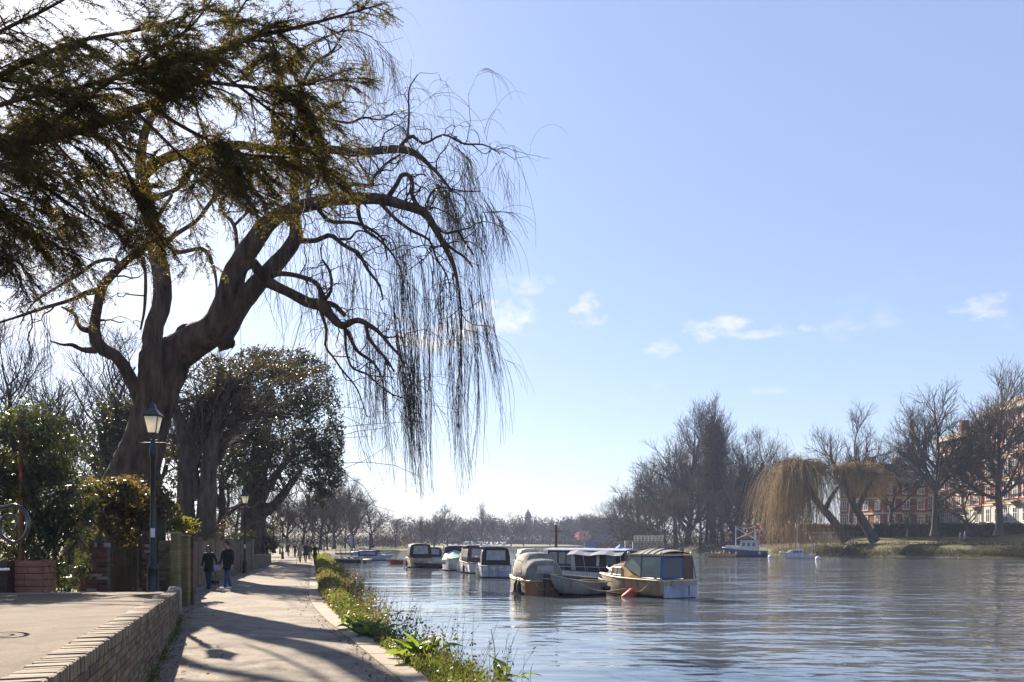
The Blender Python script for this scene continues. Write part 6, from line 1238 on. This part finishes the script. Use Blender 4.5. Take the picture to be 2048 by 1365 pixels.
# 5 white cruiser behind
def simple_cruiser(name, label, px, ywl, head, L, B, hm, fs, fb, cab, cabm, hood, hoodm, win=g_haze, bottom=p_dark, rear=True, D=None, trim=p_grey):
    """hull, low cabin forward and an upright hood aft with its windows"""
    t = boat(name, label, px, ywl, head, D=D); hull(t, L, B, fs, fb, hm, strake=trim, deckm=hm, draft=.25, transom=.93, bottom=bottom)
    x0, x1, z = cab; w = B * .42
    sec = lambda x, w, z0, z1: [(x, -w, z0), (x, -w * .9, z1), (x, 0, z1 + .05), (x, w * .9, z1), (x, w, z0)]
    cb = MB().loft([sec(x1, w * .7, fb * .9, fb * .95), sec(x1 - .5, w * .9, fs, z * .92), sec(x0, w, fs, z)]).build('fore_cabin', cabm, t)
    for s in (-1, 1): pane(cb, [(x1 - .7, s * w * .96, fs + .12), (x0 + .15, s * w * 1.0, fs + .12), (x0 + .15, s * w * .95, z - .1), (x1 - .7, s * w * .90, z - .14)], g_dark, trim, .02)
    h0, h1, hz = hood
    hd = canopy(t, h0, h1, B * .88, B * .86, fs, hz, hoodm, .07)
    if rear:
        ww = B * .30; pane(hd, [(h0 - .015, ww, fs + (hz - fs) * .32), (h0 - .015, -ww, fs + (hz - fs) * .32), (h0 - .013, -ww * .95, hz - .14), (h0 - .013, ww * .95, hz - .14)], win)
    for s in (-1, 1): pane(hd, [(h0 + .25, s * B * .44, fs + (hz - fs) * .35), (h1 - .2, s * B * .435, fs + (hz - fs) * .35), (h1 - .2, s * B * .40, hz - .2), (h0 + .25, s * B * .405, hz - .2)], win)
    rl_ = MB(); zb = fb + .38
    rl_.tube([(x0 + .4, B * .43, fs + .5), (L * .38, B * .28, zb), (L * .5, 0, zb + .05), (L * .38, -B * .28, zb), (x0 + .4, -B * .43, fs + .5)], .016, 5, 16)
    for xx, yy in ((L * .38, B * .28), (L * .38, -B * .28), (x0 + .9, B * .40), (x0 + .9, -B * .40)): rl_.tube([(xx, yy, fs), (xx, yy, fs + .5)], .014, 4)
    rl_.build('bow_rail', m_chrome, t)
    for xx in (-L * .3, L * .08): fender(t, (xx, B * .54, .35), p_white if xx > 0 else m_rub, .1)
    MB().tube([(-L / 2, B * .3, fs + .02), (-L / 2 - .15, B * .1, fs - .25), (-L / 2 - .1, -B * .25, fs - .1), (-L / 2, -B * .35, fs + .02)], .018, 5, 10).build('stern_rope', m_rope, t)
    return t
simple_cruiser('cabin_cruiser', 'white roofed cruiser half hidden behind the grey canvas boat', 1054, 1140, 10, 5.4, 2.0, p_white, .7, .95, (.3, 2.0, 1.35), p_white, (-1.4, .4, 1.72), p_white, win=c_tan)
# 6, 7 the pair with gulls
t6 = simple_cruiser('cabin_cruiser', 'white sterned cruiser with square dark canopy and gulls on top', 988, 1153, 4, 6.2, 2.15, p_lblue, .80, 1.05, (.6, 2.4, 1.5), p_cream, (-2.6, .8, 1.95), c_black, bottom=p_dark)
MB().box((-.9, 0, 2.06), (3.5, 1.95, .07)).build('roof', p_lblue, t6)
for y in (-.75, -.3, .25, .7): MB().box((-3.13, y, .62), (.03, .34, .30)).build('stern_panel', p_white, t6)
r = MB(); 
for y in (.38, .58): r.tube([(-3.16, y, .15), (-3.16, y, .85)], .018, 4)
for z in (.25, .42, .59, .76): r.tube([(-3.16, .38, z), (-3.16, .58, z)], .015, 4)
r.build('boarding_ladder', p_white, t6); fender(t6, (-2.9, -1.15, .35)); fender(t6, (-2.7, 1.15, .25), p_cream)
MB().lathe([(.13, -.04), (.22, -.04), (.22, .04), (.13, .04), (.13, -.04)], 14).build('life_ring', p_white, t6, True).location = (.2, 1.05, 1.35)
t7 = simple_cruiser('cabin_cruiser', 'brown sided cruiser moored close left of the gull topped boat', 946, 1145, 14, 6.0, 2.0, p_white, .8, 1.1, (.5, 2.2, 1.5), p_cream, (-2.4, .7, 2.0), mat('brown_canvas', (.10, .06, .045), .8, .2, 3), bottom=p_dark)
MB().box((-.8, 0, 2.11), (3.3, 1.8, .06)).build('roof', p_lblue, t7)
for tt, n_, zz, k_ in ((t6, 11, 2.10, 0), (t7, 7, 2.15, 1)):
    rr = rotz(tt.rotation_euler[2]); pts = []
    for i in range(n_): pts.append(np.array(tt.location) + rr @ np.array((RNG.uniform(-2.3, .4), RNG.uniform(-.8, .8), zz)))
    gulls(k_, pts)
# 8 green tarp boat
def tarp_boat():
    t = boat('covered_boat', 'white boat with a pale green tarpaulin and navy windscreen', 908, 1140, 176); L, B = 5.6, 2.1
    hull(t, L, B, .8, .95, p_white, strake=p_grey, deckm=p_white, draft=.25, transom=.9, bottom=p_lblue, full=.2)
    secs = []
    for x, w, z in ((2.2, .3, 1.0), (1.6, .72, 1.12), (.8, .95, 1.35), (0, 1.03, 1.62), (-.5, 1.03, 1.72)):
        h = [(x, w, .82 + .1 * max(0, x) / 2), (x, w * .8, (z + .85) / 2 + .12), (x, 0, z)]; secs.append(h + [(a, -b, c) for a, b, c in h[-2::-1]])
    MB().loft(secs).build('tarpaulin', p_green, t); hd = canopy(t, -2.4, -.45, 1.9, 1.85, .8, 1.98, c_navy, .06, 'hood', .9)
    pane(t, [(2.25, -.28, .55), (1.4, -.86, .5), (1.4, -.9, .72), (2.25, -.33, .78)], p_blue); MB().tube([(-.5, -.95, 1.6), (-.52, -.95, 2.05)], .05, 6).build('light_post', p_cream, t)
tarp_boat()
# 9..13 small craft up the line
simple_cruiser('cabin_cruiser', 'cream cruiser with black hood at the far end of the moored line', 836, 1134, 12, 6.2, 2.3, p_cream, .85, 1.1, (.6, 2.4, 1.6), p_cream, (-2.6, .7, 2.15), c_black)
simple_cruiser('cabin_cruiser', 'white boat with navy hood behind the small tender', 868, 1127, 5, 5.2, 2.0, p_white, .7, .9, (.5, 2.0, 1.3), p_white, (-2.2, .6, 1.75), c_navy)
def tender(label, px, ywl, head, L, B, m, cargo=True, D=None):
    t = boat('tender', label, px, ywl, head, D=D); hull(t, L, B, .38, .5, m, open_=True, draft=.12, transom=.85, deckm=p_dark, strake=p_grey); outboard(t, -L / 2, .15, p_white)
    if cargo:
        for i in range(3): MB().hexa((np.array([(-.3, -.2, 0), (.3, -.25, 0), (.3, .25, 0), (-.3, .2, 0), (-.2, -.14, .4), (.2, -.1, .46), (.15, .2, .42), (-.2, .14, .38)]) + np.array((-.6 + i * .75, .05, .15)))).build('bundle', [c_tan, p_white, c_grey][i], t)
    for x in (-.5, .7): MB().box((x, 0, .28), (.2, B * .8, .03)).build('thwart', p_wood, t)
    return t
tender('small dark tender with white outboard left of the green tarpaulin boat', 863, 1136, 95, 3.0, 1.3, p_dark)
tender('flat red rowing boat lying left of the cream cruiser', 803, 1128, 88, 3.0, 1.2, p_red, False)
t = boat('pontoon', 'pale floating pontoon beside the outboard skiff near the jetty', 727, 1125, 90, 'pontoon'); 
for i in range(9): MB().box((0, -2.0 + i * .5, .32), (1.3, .46, .08)).build('plank', mat('pontoon_plank', (.52, .45, .33), .8, .2, 2), t)
for x in (-.5, .5): MB().box((x, 0, .08), (.25, 4.4, .38)).build('float', p_dark, t)
tender('dark skiff with bundled gear against the pontoon end', 694, 1126, 80, 3.2, 1.4, p_dark, True)
simple_cruiser('speed_boat', 'low pale blue speed boat with navy cover by the jetty', 744, 1121, 262, 5.2, 2.0, p_lblue, .5, .7, (.6, 1.9, .85), p_lblue, (-1.6, .9, 1.25), c_navy, rear=False)
simple_cruiser('speed_boat', 'small teal covered boat left of the pale blue speed boat', 722, 1120, 262, 3.6, 1.6, p_dark, .4, .6, (.4, 1.2, .8), p_blue, (-1.2, .5, 1.05), mat('teal_cover', (.06, .17, .24), .6), rear=False)
t = thing('mooring_buoy', 'small white yellow buoy floating off the pale blue speed boat', 'buoy', ((774 - 1024) * wd(1121) / F, wd(1121), WZ)); MB().lathe([(0, -.3), (.3, -.2), (.42, .05), (.34, .3), (.12, .42), (0, .44)], 12).build('float', p_cream, t, True); MB().tube([(0, 0, .4), (0, 0, .6)], .04, 5).build('eye', p_dark, t)
D = wd(1112); q = P(703, 0, D); t = thing('river_jetty', 'blue railed jetty with a tall blue pole by the bank', 'jetty', (q[0], D, WZ)); mjb = paint('jetty_blue', (.05, .10, .32), .5)
MB().box((0, 0, .35), (5.2, 2.2, .3)).build('deck', p_dark, t)
r = MB(); 
for x in np.linspace(-2.5, 2.5, 7): r.tube([(x, -1.05, .5), (x, -1.05, 1.45)], .05, 5)
for z in (.95, 1.4): r.tube([(-2.5, -1.05, z), (2.5, -1.05, z)], .045, 5)
r.build('railing', mjb, t); MB().tube([(0, .4, 0), (0, .4, 3.5)], .16, 8).build('pole', paint('pole_blue', (.20, .30, .55)), t); MB().tube([(3.2, .2, 0), (3.2, .2, 3.8)], .22, 8).build('mooring_pile', p_dark, t)

# middle distance barges at the spit
def barge(label, px, ywl, head, L, B, hm, cabs, D=None):
    t = boat('river_barge', label, px, ywl, head, D=D, group='barges moored by the wooded spit'); hull(t, L, B, .8, 1.1, hm, strake=p_dark, deckm=p_grey, draft=.3, transom=.95)
    for x0, x1, z, m in cabs:
        cb = MB().box(((x0 + x1) / 2, 0, (.8 + z) / 2), (x1 - x0, B * .75, z - .8)).build('cabin', m, t); MB().box(((x0 + x1) / 2, 0, z + .04), (x1 - x0 + .2, B * .8, .09)).build('roof', p_grey, t)
        k = max(1, int((x1 - x0) / 1.1))
        for s in (-1, 1):
            for i in range(k): xx = x0 + (i + .5) * (x1 - x0) / k; pane(cb, [(xx + .3, s * B * .38, z - .75), (xx - .3, s * B * .38, z - .75), (xx - .3, s * B * .38, z - .25), (xx + .3, s * B * .38, z - .25)], g_dark, p_white, .03)
    return t
barge('blue wheelhouse barge left in the cluster by the spit', 1184, 1104, 80, 7, 2.6, p_navy, [(-2.6, 1.2, 2.7, paint('wheel_blue', (.10, .18, .45)))])
barge('reddish topped dark barge in the cluster by the spit', 1212, 1106, 76, 9, 2.8, p_dark, [(-3.4, 2.2, 2.2, p_brown)])
barge('white roofed barge behind the reddish barge', 1236, 1104, 70, 9, 2.6, p_dark, [(-3, 1, 2.6, p_white), (1.4, 2.6, 2.0, p_grey)])
t = barge('dark barge carrying a blue tarpaulin heap', 1246, 1107, 60, 6, 2.4, p_dark, [(-2.2, -.9, 1.9, p_grey)]); C = np.array([[(x, y, .9 + (1.1 - abs(y)) * (1.4 - abs(x - .6)) * .7) for y in (-1.1, -.5, 0, .5, 1.1)] for x in (-.7, 0, .6, 1.2, 1.9)]); mb = MB(); mb.add(C.reshape(-1, 3), [grid_faces(5, 5, False)]); mb.build('tarpaulin_heap', paint('tarp_blue', (.06, .16, .5), .6), t)
t = barge('timber sided work barge with white railing on its roof', 1292, 1109, 84, 8, 3.0, p_wood, [(-3.4, 2.6, 2.5, mat('timber_side', (.33, .24, .12), .8, .3, 2, stretch=(1, 1, .2)))])
rl = MB()
for y in (-1.1, 1.1):
    for z in (2.75, 3.05, 3.35, 3.6): rl.tube([(-3.2, y, z), (2.3, y, z)], .05, 4)
    for x in np.linspace(-3.2, 2.3, 9): rl.tube([(x, y, 2.55), (x, y, 3.62)], .045, 4)
rl.build('roof_railing', paint('rail_cream', (.70, .66, .55), .6), t)
t = barge('low dark covered barge right of the railed work barge', 1318, 1109, 84, 5, 2.4, p_dark, [(-1.8, 1.6, 1.9, p_dark)])
q = P(1254, 1085, wd(1107)); t = thing('timber_pile', 'pale squared mooring pile among the barges', 'pile', (q[0], q[1], WZ)); MB().box((0, 0, 1.3), (.9, .7, 2.9)).build('pile', mat('pale_pile', (.38, .30, .24), .9, .2, 2), t); MB().box((0, 0, 2.8), (1.0, .8, .12)).build('cap', p_dark, t)

# the blue tug, rowing boat with its crew, white motor boat
def tug():
    t = boat('river_tug', 'blue hulled tug with white wheelhouse and tall gantry frame', 1492, 1114, 68, D=136); L, B = 6.6, 2.4
    hull(t, L, B, 1.0, 1.55, p_navy, strake=p_white, deckm=p_grey, draft=.35, transom=.9, full=.9, bottom=p_blue)
    cb = MB().hexa([(-1.9, -.9, 1.0), (1.1, -.9, 1.1), (1.1, .9, 1.1), (-1.9, .9, 1.0), (-1.9, -.85, 2.55), (.7, -.8, 2.55), (.7, .8, 2.55), (-1.9, .85, 2.55)]).build('wheelhouse', p_white, t); MB().box((-.6, 0, 2.6), (3.0, 2.0, .1)).build('roof', p_white, t)
    for s in (-1, 1):
        for x in (.25, -.5, -1.3): pane(cb, [(x + .25, s * .875, 1.7), (x - .25, s * .88, 1.7), (x - .25, s * .86, 2.3), (x + .25, s * .855, 2.3)], g_dark, p_white, .03)
    pane(cb, [(-1.92, .4, 1.1), (-1.92, -.4, 1.1), (-1.92, -.4, 2.2), (-1.92, .4, 2.2)], mat('tug_door', (.35, .16, .07), .6)); MB().loft([[(3.2, -.3, 1.5), (3.2, .3, 1.5), (3.2, .3, 1.9), (3.2, -.3, 1.9)], [(1.2, -1.15, 1.2), (1.2, 1.15, 1.2), (1.2, 1.15, 1.75), (1.2, -1.15, 1.75)]]).build('bulwark', p_white, t)
    g = MB()
    for x in (1.6, -1.4): g.tube([(x, 0, 1.0), (x, 0, 5.0)], .09, 6)
    g.tube([(1.6, 0, 4.7), (-1.4, 0, 2.9)], .07, 5); g.tube([(1.6, 0, 2.9), (-1.0, 0, 4.0)], .07, 5); g.tube([(1.6, 0, 4.9), (.1, 0, 4.55), (-1.4, 0, 4.9)], .035, 4, 8); g.build('gantry', p_white, t)
    MB().box((-1.42, 0, 3.2), (.4, .4, .5)).build('winch_box', p_lblue, t)
    v = [(-1.45, 0, 5.0), (-2.1, .08, 4.9), (-2.15, -.05, 4.35), (-1.45, 0, 4.5)]; v = np.array(v); obj('flag', np.concatenate([v, v + (0, .015, 0)]), [BOXF], mat('flag_red', (.55, .03, .04), .8), t)
    r = MB()
    for s in (-1, 1):
        r.tube([(-1.9, s * 1.0, 1.9), (-3.1, s * 1.0, 1.9)], .03, 4)
        for x in (-2.0, -2.5, -3.05): r.tube([(x, s * 1.0, 1.0), (x, s * 1.0, 1.9)], .025, 4)
    r.build('stern_rail', p_white, t); fender(t, (1.4, 1.2, .6), p_white, .2); fender(t, (-2.2, 1.2, .6), p_white, .2)
tug()
t = boat('motor_boat', 'small white motor boat with dark bimini moored before the golden willow', 1597, 1118, 76); L, B = 4.6, 1.9
hull(t, L, B, .62, .95, p_white, strake=p_lblue, deckm=p_white, draft=.25, transom=.88); sec = lambda x, w, z0, z1: [(x, -w, z0), (x, -w * .85, z1), (x, w * .85, z1), (x, w, z0)]
cb = MB().loft([sec(1.6, .4, .8, .92), sec(1.0, .68, .7, 1.25), sec(-.6, .78, .62, 1.35)]).build('cabin', p_white, t)
for s in (-1, 1): pane(cb, [(.8, s * .70, .85), (-.4, s * .775, .85), (-.4, s * .69, 1.24), (.8, s * .62, 1.16)], g_dark, p_grey, .02)
o = MB().box((-.9, 0, 2.15), (1.9, 1.5, .07)).build('bimini', c_navy, t); r = MB()
for x in (-1.8, 0.0):
    for s in (-1, 1): r.tube([(x, s * .8, .65), (x, s * .7, 2.14)], .025, 4)
r.build('bimini_frame', m_chrome, t); MB().tube([(.2, 0, 1.3), (.2, 0, 4.6)], .03, 5).build('mast', m_chrome, t); outboard(t, -L / 2, .5)
MB().tube([(1.9, .35, .85), (2.3, 0, 1.35), (1.9, -.35, .85)], .025, 4, 8).build('pulpit', p_white, t)
for px, y, lab in ((1541, 1116, 'round white mooring buoy between the tug and the white motor boat'), (1636, 1119, 'round white mooring buoy right of the white motor boat'), (1371, 1112, 'pale mooring buoy in open water left of the rowing boat')):
    D = wd(y); t = thing('mooring_buoy', lab, 'buoy', ((px - 1024) * D / F, D, WZ)); MB().lathe([(0, -.3), (.28, -.22), (.40, .0), (.36, .22), (.2, .38), (.08, .46), (0, .47)], 14).build('float', p_white, t, True); MB().lathe([(.41, -.12), (.415, -.02), (.40, .04)], 14).build('stripe', p_grey, t, True)
# ------------------------------------------------------------------ people and the dog
m_skin = mat('skin', (.42, .23, .16), .55, .08, 10); m_jk = mat('black_jacket', (.012, .012, .014), .75, .3, 8, .3, 30); m_jean = mat('blue_jeans', (.045, .065, .15), .85, .25, 10, .2, 60); m_shoe = mat('pale_shoes', (.5, .5, .52), .6, .1, 10); m_hair = mat('dark_hair', (.018, .012, .010), .5, .2, 20); m_blond = mat('blond_hair', (.48, .29, .11), .5, .2, 20); m_grhair = mat('grey_hair', (.20, .17, .14), .5, .2, 20)
m_beige = mat('beige_coat', (.42, .37, .30), .85, .15, 8); m_navyc = mat('navy_coat', (.018, .022, .035), .8, .2, 8); m_dtr = mat('dark_trousers', (.015, .015, .018), .8, .2, 8); m_redc = mat('wine_jacket', (.16, .03, .04), .8, .2, 8); m_white = mat('white_knit', (.7, .7, .7), .85, .1, 10); m_purp = mat('purple_jacket', (.10, .03, .14), .8, .2, 8); m_bluec = mat('blue_jacket', (.04, .06, .22), .8, .2, 8); m_dshoe = mat('dark_shoes', (.02, .018, .016), .5)
def skinned(name, verts, edges, rad, region, mats, parent, sub=2):
    me = bpy.data.meshes.new(name); me.from_pydata([tuple(map(float, v)) for v in verts], edges, []); o = link(bpy.data.objects.new(name, me))
    md = o.modifiers.new('skin', 'SKIN'); md.use_smooth_shade = True
    if not me.skin_vertices: me.skin_vertices.new(name='skin') if hasattr(me.skin_vertices, 'new') else None
    for i, r in enumerate(rad):
        me.skin_vertices[0].data[i].radius = (r, r) if not isinstance(r, tuple) else r
    me.skin_vertices[0].data[0].use_root = True
    if sub: sb = o.modifiers.new('sub', 'SUBSURF'); sb.levels = sub; sb.render_levels = sub
    bpy.context.view_layer.update(); dg = bpy.context.evaluated_depsgraph_get(); nm = bpy.data.meshes.new_from_object(o.evaluated_get(dg))
    bpy.data.objects.remove(o); nm.name = name; nm.materials.clear()
    for m in mats: nm.materials.append(m)
    V = np.array(verts, float); mid = np.array([(V[a] + V[b]) / 2 for a, b in edges]); A = np.array([V[a] for a, b in edges]); Bv = np.array([V[b] for a, b in edges]); reg = np.array([max(region[a], region[b]) if False else region[b] for a, b in edges])
    for p in nm.polygons:
        c = np.array(p.center); ab = Bv - A; tt = np.clip(((c - A) * ab).sum(1) / np.maximum((ab * ab).sum(1), 1e-9), 0, 1); d = np.linalg.norm(A + ab * tt[:, None] - c, axis=1); p.material_index = int(reg[d.argmin()]); p.use_smooth = True
    return link(bpy.data.objects.new(name, nm), parent)
def person(label, x, y, z, face, H=1.75, top=None, legs=None, shoe=None, hair=None, long_hair=False, coat=None, stride=.18, arms=((.12, .05), (.12, -.05)), seated=False, build=1.0, group=None, hat=None, cat='person', detail=True):
    """face: degrees, 0 looks away from the camera, 180 towards it"""
    t = thing('person', label, cat, (x, y, z), math.radians(face), group); k = H / 1.75
    V = []; E = []; R = []; G = []          # regions 0 top 1 legs 2 shoes 3 skin
    def add(p, r, g, par=None):
        V.append(np.array(p, float) * k); R.append(tuple(a * k for a in r) if isinstance(r, tuple) else r * k); G.append(g)
        if par is not None: E.append((par, len(V) - 1))
        return len(V) - 1
    zo = -.45 if seated else 0
    pv = add((0, 0, .95 + zo), (.135 * build, .11 * build), 0); sp = add((0, 0, 1.12 + zo), (.135 * build, .10 * build), 0, pv); ch = add((0, .01, 1.32 + zo), (.165 * build, .115 * build), 0, sp); nk0 = add((0, .0, 1.45 + zo), (.09, .07), 0, ch)
    nk = add((0, .015, 1.50 + zo), .052, 3, nk0); hd = add((0, .03, 1.58 + zo), (.078, .092), 3, nk); ht = add((0, .02, 1.68 + zo), (.072, .088), 3, hd)
    add((0, .135, 1.59 + zo), .014, 3, hd)     # nose
    for s, st in ((-1, 1), (1, -1)):
        if seated: hp = add((s * .09, .05, .92 + zo), .085, 1, pv); kn = add((s * .12, .45, .93 + zo), .062, 1, hp); an = add((s * .12, .50, .52 + zo), .042, 1, kn); add((s * .12, .62, .47 + zo), .036, 2, an)
        else:
            a = stride * st; hp = add((s * .09, 0, .88), .088 * build, 1, pv); kn = add((s * .095, a * .45 + .03, .49), .062, 1, hp); an = add((s * .095, a - .02, .10), .043, 1, kn); an2 = add((s * .095, a - .0, .06), .042, 2, an); add((s * .10, a + .15, .035), .034, 2, an2)
        (ax, ay) = arms[0 if s < 0 else 1]
        sh = add((s * .185 * build, 0, 1.41 + zo), .066, 0, ch); el = add((s * (.215 * build + ax * .5), ay * .4 - .02, 1.13 + zo), .048, 0, sh); wr = add((s * (.21 * build + ax), ay + .03, .89 + zo + abs(ay) * .25), .032, 0, el)
        pm = add((s * (.21 * build + ax), ay + .05, .82 + zo + abs(ay) * .3), (.034, .02), 3, wr)
        if detail:
            px_ = s * (.21 * build + ax)
            for j, (o_, l_) in enumerate(((-.024, .07), (-.008, .08), (.008, .078), (.024, .062))):
                f1 = add((px_ + o_ * .3, ay + .05 + o_, .775 + zo + abs(ay) * .3), .0085, 3, pm); add((px_ + o_ * .3 - s * .012, ay + .055 + o_, .775 - l_ * .6 + zo + abs(ay) * .3), .007, 3, f1)
            th = add((px_ - s * .02, ay + .085, .80 + zo + abs(ay) * .3), .009, 3, pm); add((px_ - s * .025, ay + .10, .765 + zo + abs(ay) * .3), .007, 3, th)
    skinned('body', V, E, R, G, [top, legs, shoe or m_dshoe, m_skin], t, 2 if detail else 1)
    # hair: a shell behind and above the face, longer if so
    b = MB(); n1, n2 = 9, 14; S = []
    for i in range(n1):
        ph = math.pi * i / (n1 - 1)
        for j in range(n2):
            th = 2 * math.pi * j / n2; yy = math.cos(th) * math.sin(ph); x_ = .088 * math.sin(th) * math.sin(ph); z_ = .105 * math.cos(ph)
            y_ = (.10 * yy) - .018
            if yy > .35 and z_ < .055: y_ = min(y_, .06)
            if z_ < -.02 and yy <= .35 and long_hair: z_ = z_ * 2.6; x_ *= 1.15
            S.append((x_, y_ + .03, z_ + 1.645 + zo))
    b.add(np.array(S) * k, [grid_faces(n1, n2, True)]); b.build('hair', hair or m_hair, t, True)
    if hat: MB().lathe([(.0, .08), (.07, .07), (.10, .02), (.105, -.02), (.0, -.02)], 12, (0, .02 * k, (1.70 + zo) * k)).build('hat', hat, t, True)
    if detail:
        for s in (-1, 1): MB().lathe([(0, -.008), (.009, 0), (0, .008)], 6, (s * .03 * k, .112 * k, (1.61 + zo) * k)).build('eye', m_hair, t)
    if coat:
        secs = []
        for z_, w, d_ in ((1.46, .13, .09), (1.40, .20 * build, .125), (1.2, .18 * build, .125), (1.0, .175 * build, .13), (.75, .20 * build, .15), (coat[1], .22 * build, .17)): secs.append([(w * math.cos(a) * k, d_ * math.sin(a) * k, z_ * k) for a in np.arange(14) * 2 * math.pi / 14])
        MB().loft(secs).build('coat', coat[0], t, True)
    return t
gz0 = 0.015
def at(px, D): return (px - 1024) * D / F
person('woman in black jacket and jeans with long dark hair leaning forward by the wall', at(418, 31.6), 31.6, gz0, 172, 1.62, m_jk, m_jean, m_dshoe, m_hair, True, arms=((.22, .10), (.02, .14)), stride=.10, build=1.0, coat=(m_jk, .70))
person('tall man in black jacket and blue jeans strolling with pale shoes', at(455, 31.0), 31.0, gz0, 150, 1.80, m_jk, m_jean, m_shoe, m_hair, arms=((.05, .0), (.10, .06)), stride=.22, build=1.12, coat=(m_jk, .80))
q = (at(438, 31.3), 31.1, .78); t = thing('patterned_bag', 'white and blue patterned bag carried between the couple', 'bag', q); t.scale = (.72, .72, .72)
v = MB(); v.loft([[(x * w, y * d_, z) for x, y in ((-1, -1), (1, -1), (1, 1), (-1, 1))] for w, d_, z in ((.12, .05, -.10), (.16, .08, 0), (.15, .07, .12), (.10, .03, .2))]); v.build('body', mat('bag_pattern', (.62, .62, .72), .8, .1, 16, col2=(.08, .09, .22)), t)
MB().tube([(-.08, 0, .18), (-.05, 0, .32), (.05, 0, .32), (.08, 0, .18)], .012, 5, 10).build('strap', m_navyc, t)
# the dog
def dog():
    t = thing('small_dog', 'small black and tan dog trotting at the woman side', 'dog', (at(431, 31.9), 31.9, gz0), math.radians(165)); k = .62
    V = []; E = []; R = []; G = []
    def add(p, r, g, par=None):
        V.append(np.array(p) * k); R.append(r * k); G.append(g)
        if par is not None: E.append((par, len(V) - 1))
        return len(V) - 1
    pv = add((0, -.22, .42), .10, 0); bl = add((0, 0, .41), .105, 0, pv); ch = add((0, .20, .42), .125, 0, bl); nk = add((0, .32, .54), .075, 0, ch); hd = add((0, .40, .62), .07, 1, nk); mz = add((0, .50, .60), .04, 1, hd); add((0, .56, .59), .028, 0, mz)
    tl = add((0, -.33, .48), .03, 0, pv); add((0, -.40, .60), .018, 0, tl)
    for s in (-1, 1):
        add((s * .06, .38, .71), .022, 0, hd)
        st = add((s * .075, -.18, .36), .065, 0, pv); kn = add((s * .08, -.10, .25), .045, 0, st); hk = add((s * .08, -.24, .14), .026, 1, kn); pw = add((s * .08, -.22, .03), .024, 1, hk); add((s * .08, -.17, .015), .02, 1, pw)
        sh = add((s * .08, .20, .34), .055, 0, ch); el = add((s * .085, .17, .22), .034, 0, sh); wr = add((s * .085, .20 + s * .04, .10), .024, 1, el); pw = add((s * .085, .20 + s * .05, .025), .024, 1, wr); add((s * .085, .25 + s * .05, .015), .02, 1, pw)
    skinned('body', V, E, R, G, [mat('dog_black', (.014, .012, .011), .8, .3, 15, .4, 60), mat('dog_tan', (.32, .15, .06), .8, .2, 12)], t)
dog()
person('blonde woman all in black walking along the river side of the path', at(630, 64.5), 64.5, 0, 178, 1.66, m_jk, m_dtr, m_dshoe, m_blond, True, stride=.26, detail=False)
person('walker in long beige coat in the middle of the distant group', at(600, 73), 73, 0, 175, 1.72, m_beige, m_dtr, m_dshoe, m_blond, coat=(m_beige, .55), stride=.16, detail=False, build=1.1)
person('tall walker in long dark coat beside the beige coat', at(611, 73.5), 73.5, 0, 180, 1.80, m_navyc, m_dtr, m_dshoe, m_hair, coat=(m_navyc, .60), stride=.2, detail=False, build=1.1)
person('walker in wine red jacket half hidden behind the dark coat', at(618.5, 84), 84, 0, 178, 1.66, m_redc, m_dtr, m_dshoe, m_hair, detail=False)
person('walker in dark clothes and pale hat under the far lamp', at(590, 95), 95, 0, 175, 1.66, m_navyc, m_dtr, m_dshoe, m_hair, hat=m_white, detail=False)
person('farthest walker in dark jacket and blue jeans near the third lamp', at(576.5, 104), 104, 0, 178, 1.75, m_navyc, m_jean, m_dshoe, m_hair, detail=False)
person('jogger in dark clothes on the opposite bank path', at(1921, 131), 131, 1.6, 100, 1.78, m_dtr, m_dtr, m_shoe, m_hair, stride=.3, detail=False)
person('walker in blue jacket and pale cap on the opposite bank path', at(1930, 131.5), 131.5, 1.6, 100, 1.78, m_bluec, m_dtr, m_shoe, m_hair, hat=m_white, stride=.25, detail=False)
# the rowing boat with its passengers
D = 131; t = boat('rowing_boat', 'long varnished rowing boat carrying a party of passengers', 1442, 1116, 92, D=D)
hull(t, 4.4, 1.5, .48, .75, mat('varnish', (.36, .20, .07), .4, .2, 3, coat=.3), open_=True, strake=p_cream, deckm=p_wood, draft=.15, transom=.6, full=.3)
for x in (-1.4, -.5, .4, 1.2): MB().box((x, 0, .30), (.24, 1.2, .04)).build('thwart', p_wood, t)
for dx, m, lab, hh in ((-1.35, m_purp, 'passenger in purple jacket at the bow of the rowing boat', None), (-.75, m_bluec, 'passenger in blue jacket second in the rowing boat', None), (-.15, m_navyc, 'passenger in navy jacket in the middle of the rowing boat', None), (.5, m_navyc, 'passenger in white hat in the rowing boat', m_white), (1.35, mat('red_jacket', (.45, .03, .03), .8), 'passenger in bright red jacket at the stern of the rowing boat', None)):
    person(lab, at(1442, D) + dx, D + RNG.normal(0, .12), WZ - .18, 100, 1.68, m, m_dtr, m_dshoe, m_hair, seated=True, hat=hh, detail=False, build=1.1)
line((at(1408, 131), 131, -.4), (at(1300, 128), 128, -.5), 'thin tow line trailing left from the rowing boat', .05, .03)
# ------------------------------------------------------------------ river haze
hm = bpy.data.materials.new('haze'); hm.use_nodes = True; hn = hm.node_tree; hn.nodes.clear()
ho = hn.nodes.new('ShaderNodeOutputMaterial'); pv = hn.nodes.new('ShaderNodeVolumePrincipled'); hn.links.new(pv.outputs[0], ho.inputs['Volume'])
pv.inputs['Color'].default_value = (.62, .72, 1.0, 1); pv.inputs['Density'].default_value = .00030; pv.inputs['Anisotropy'].default_value = .0
tag(MB().box((150, 300, 29), (2700, 1900, 64)).build('haze', hm), kind='stuff')
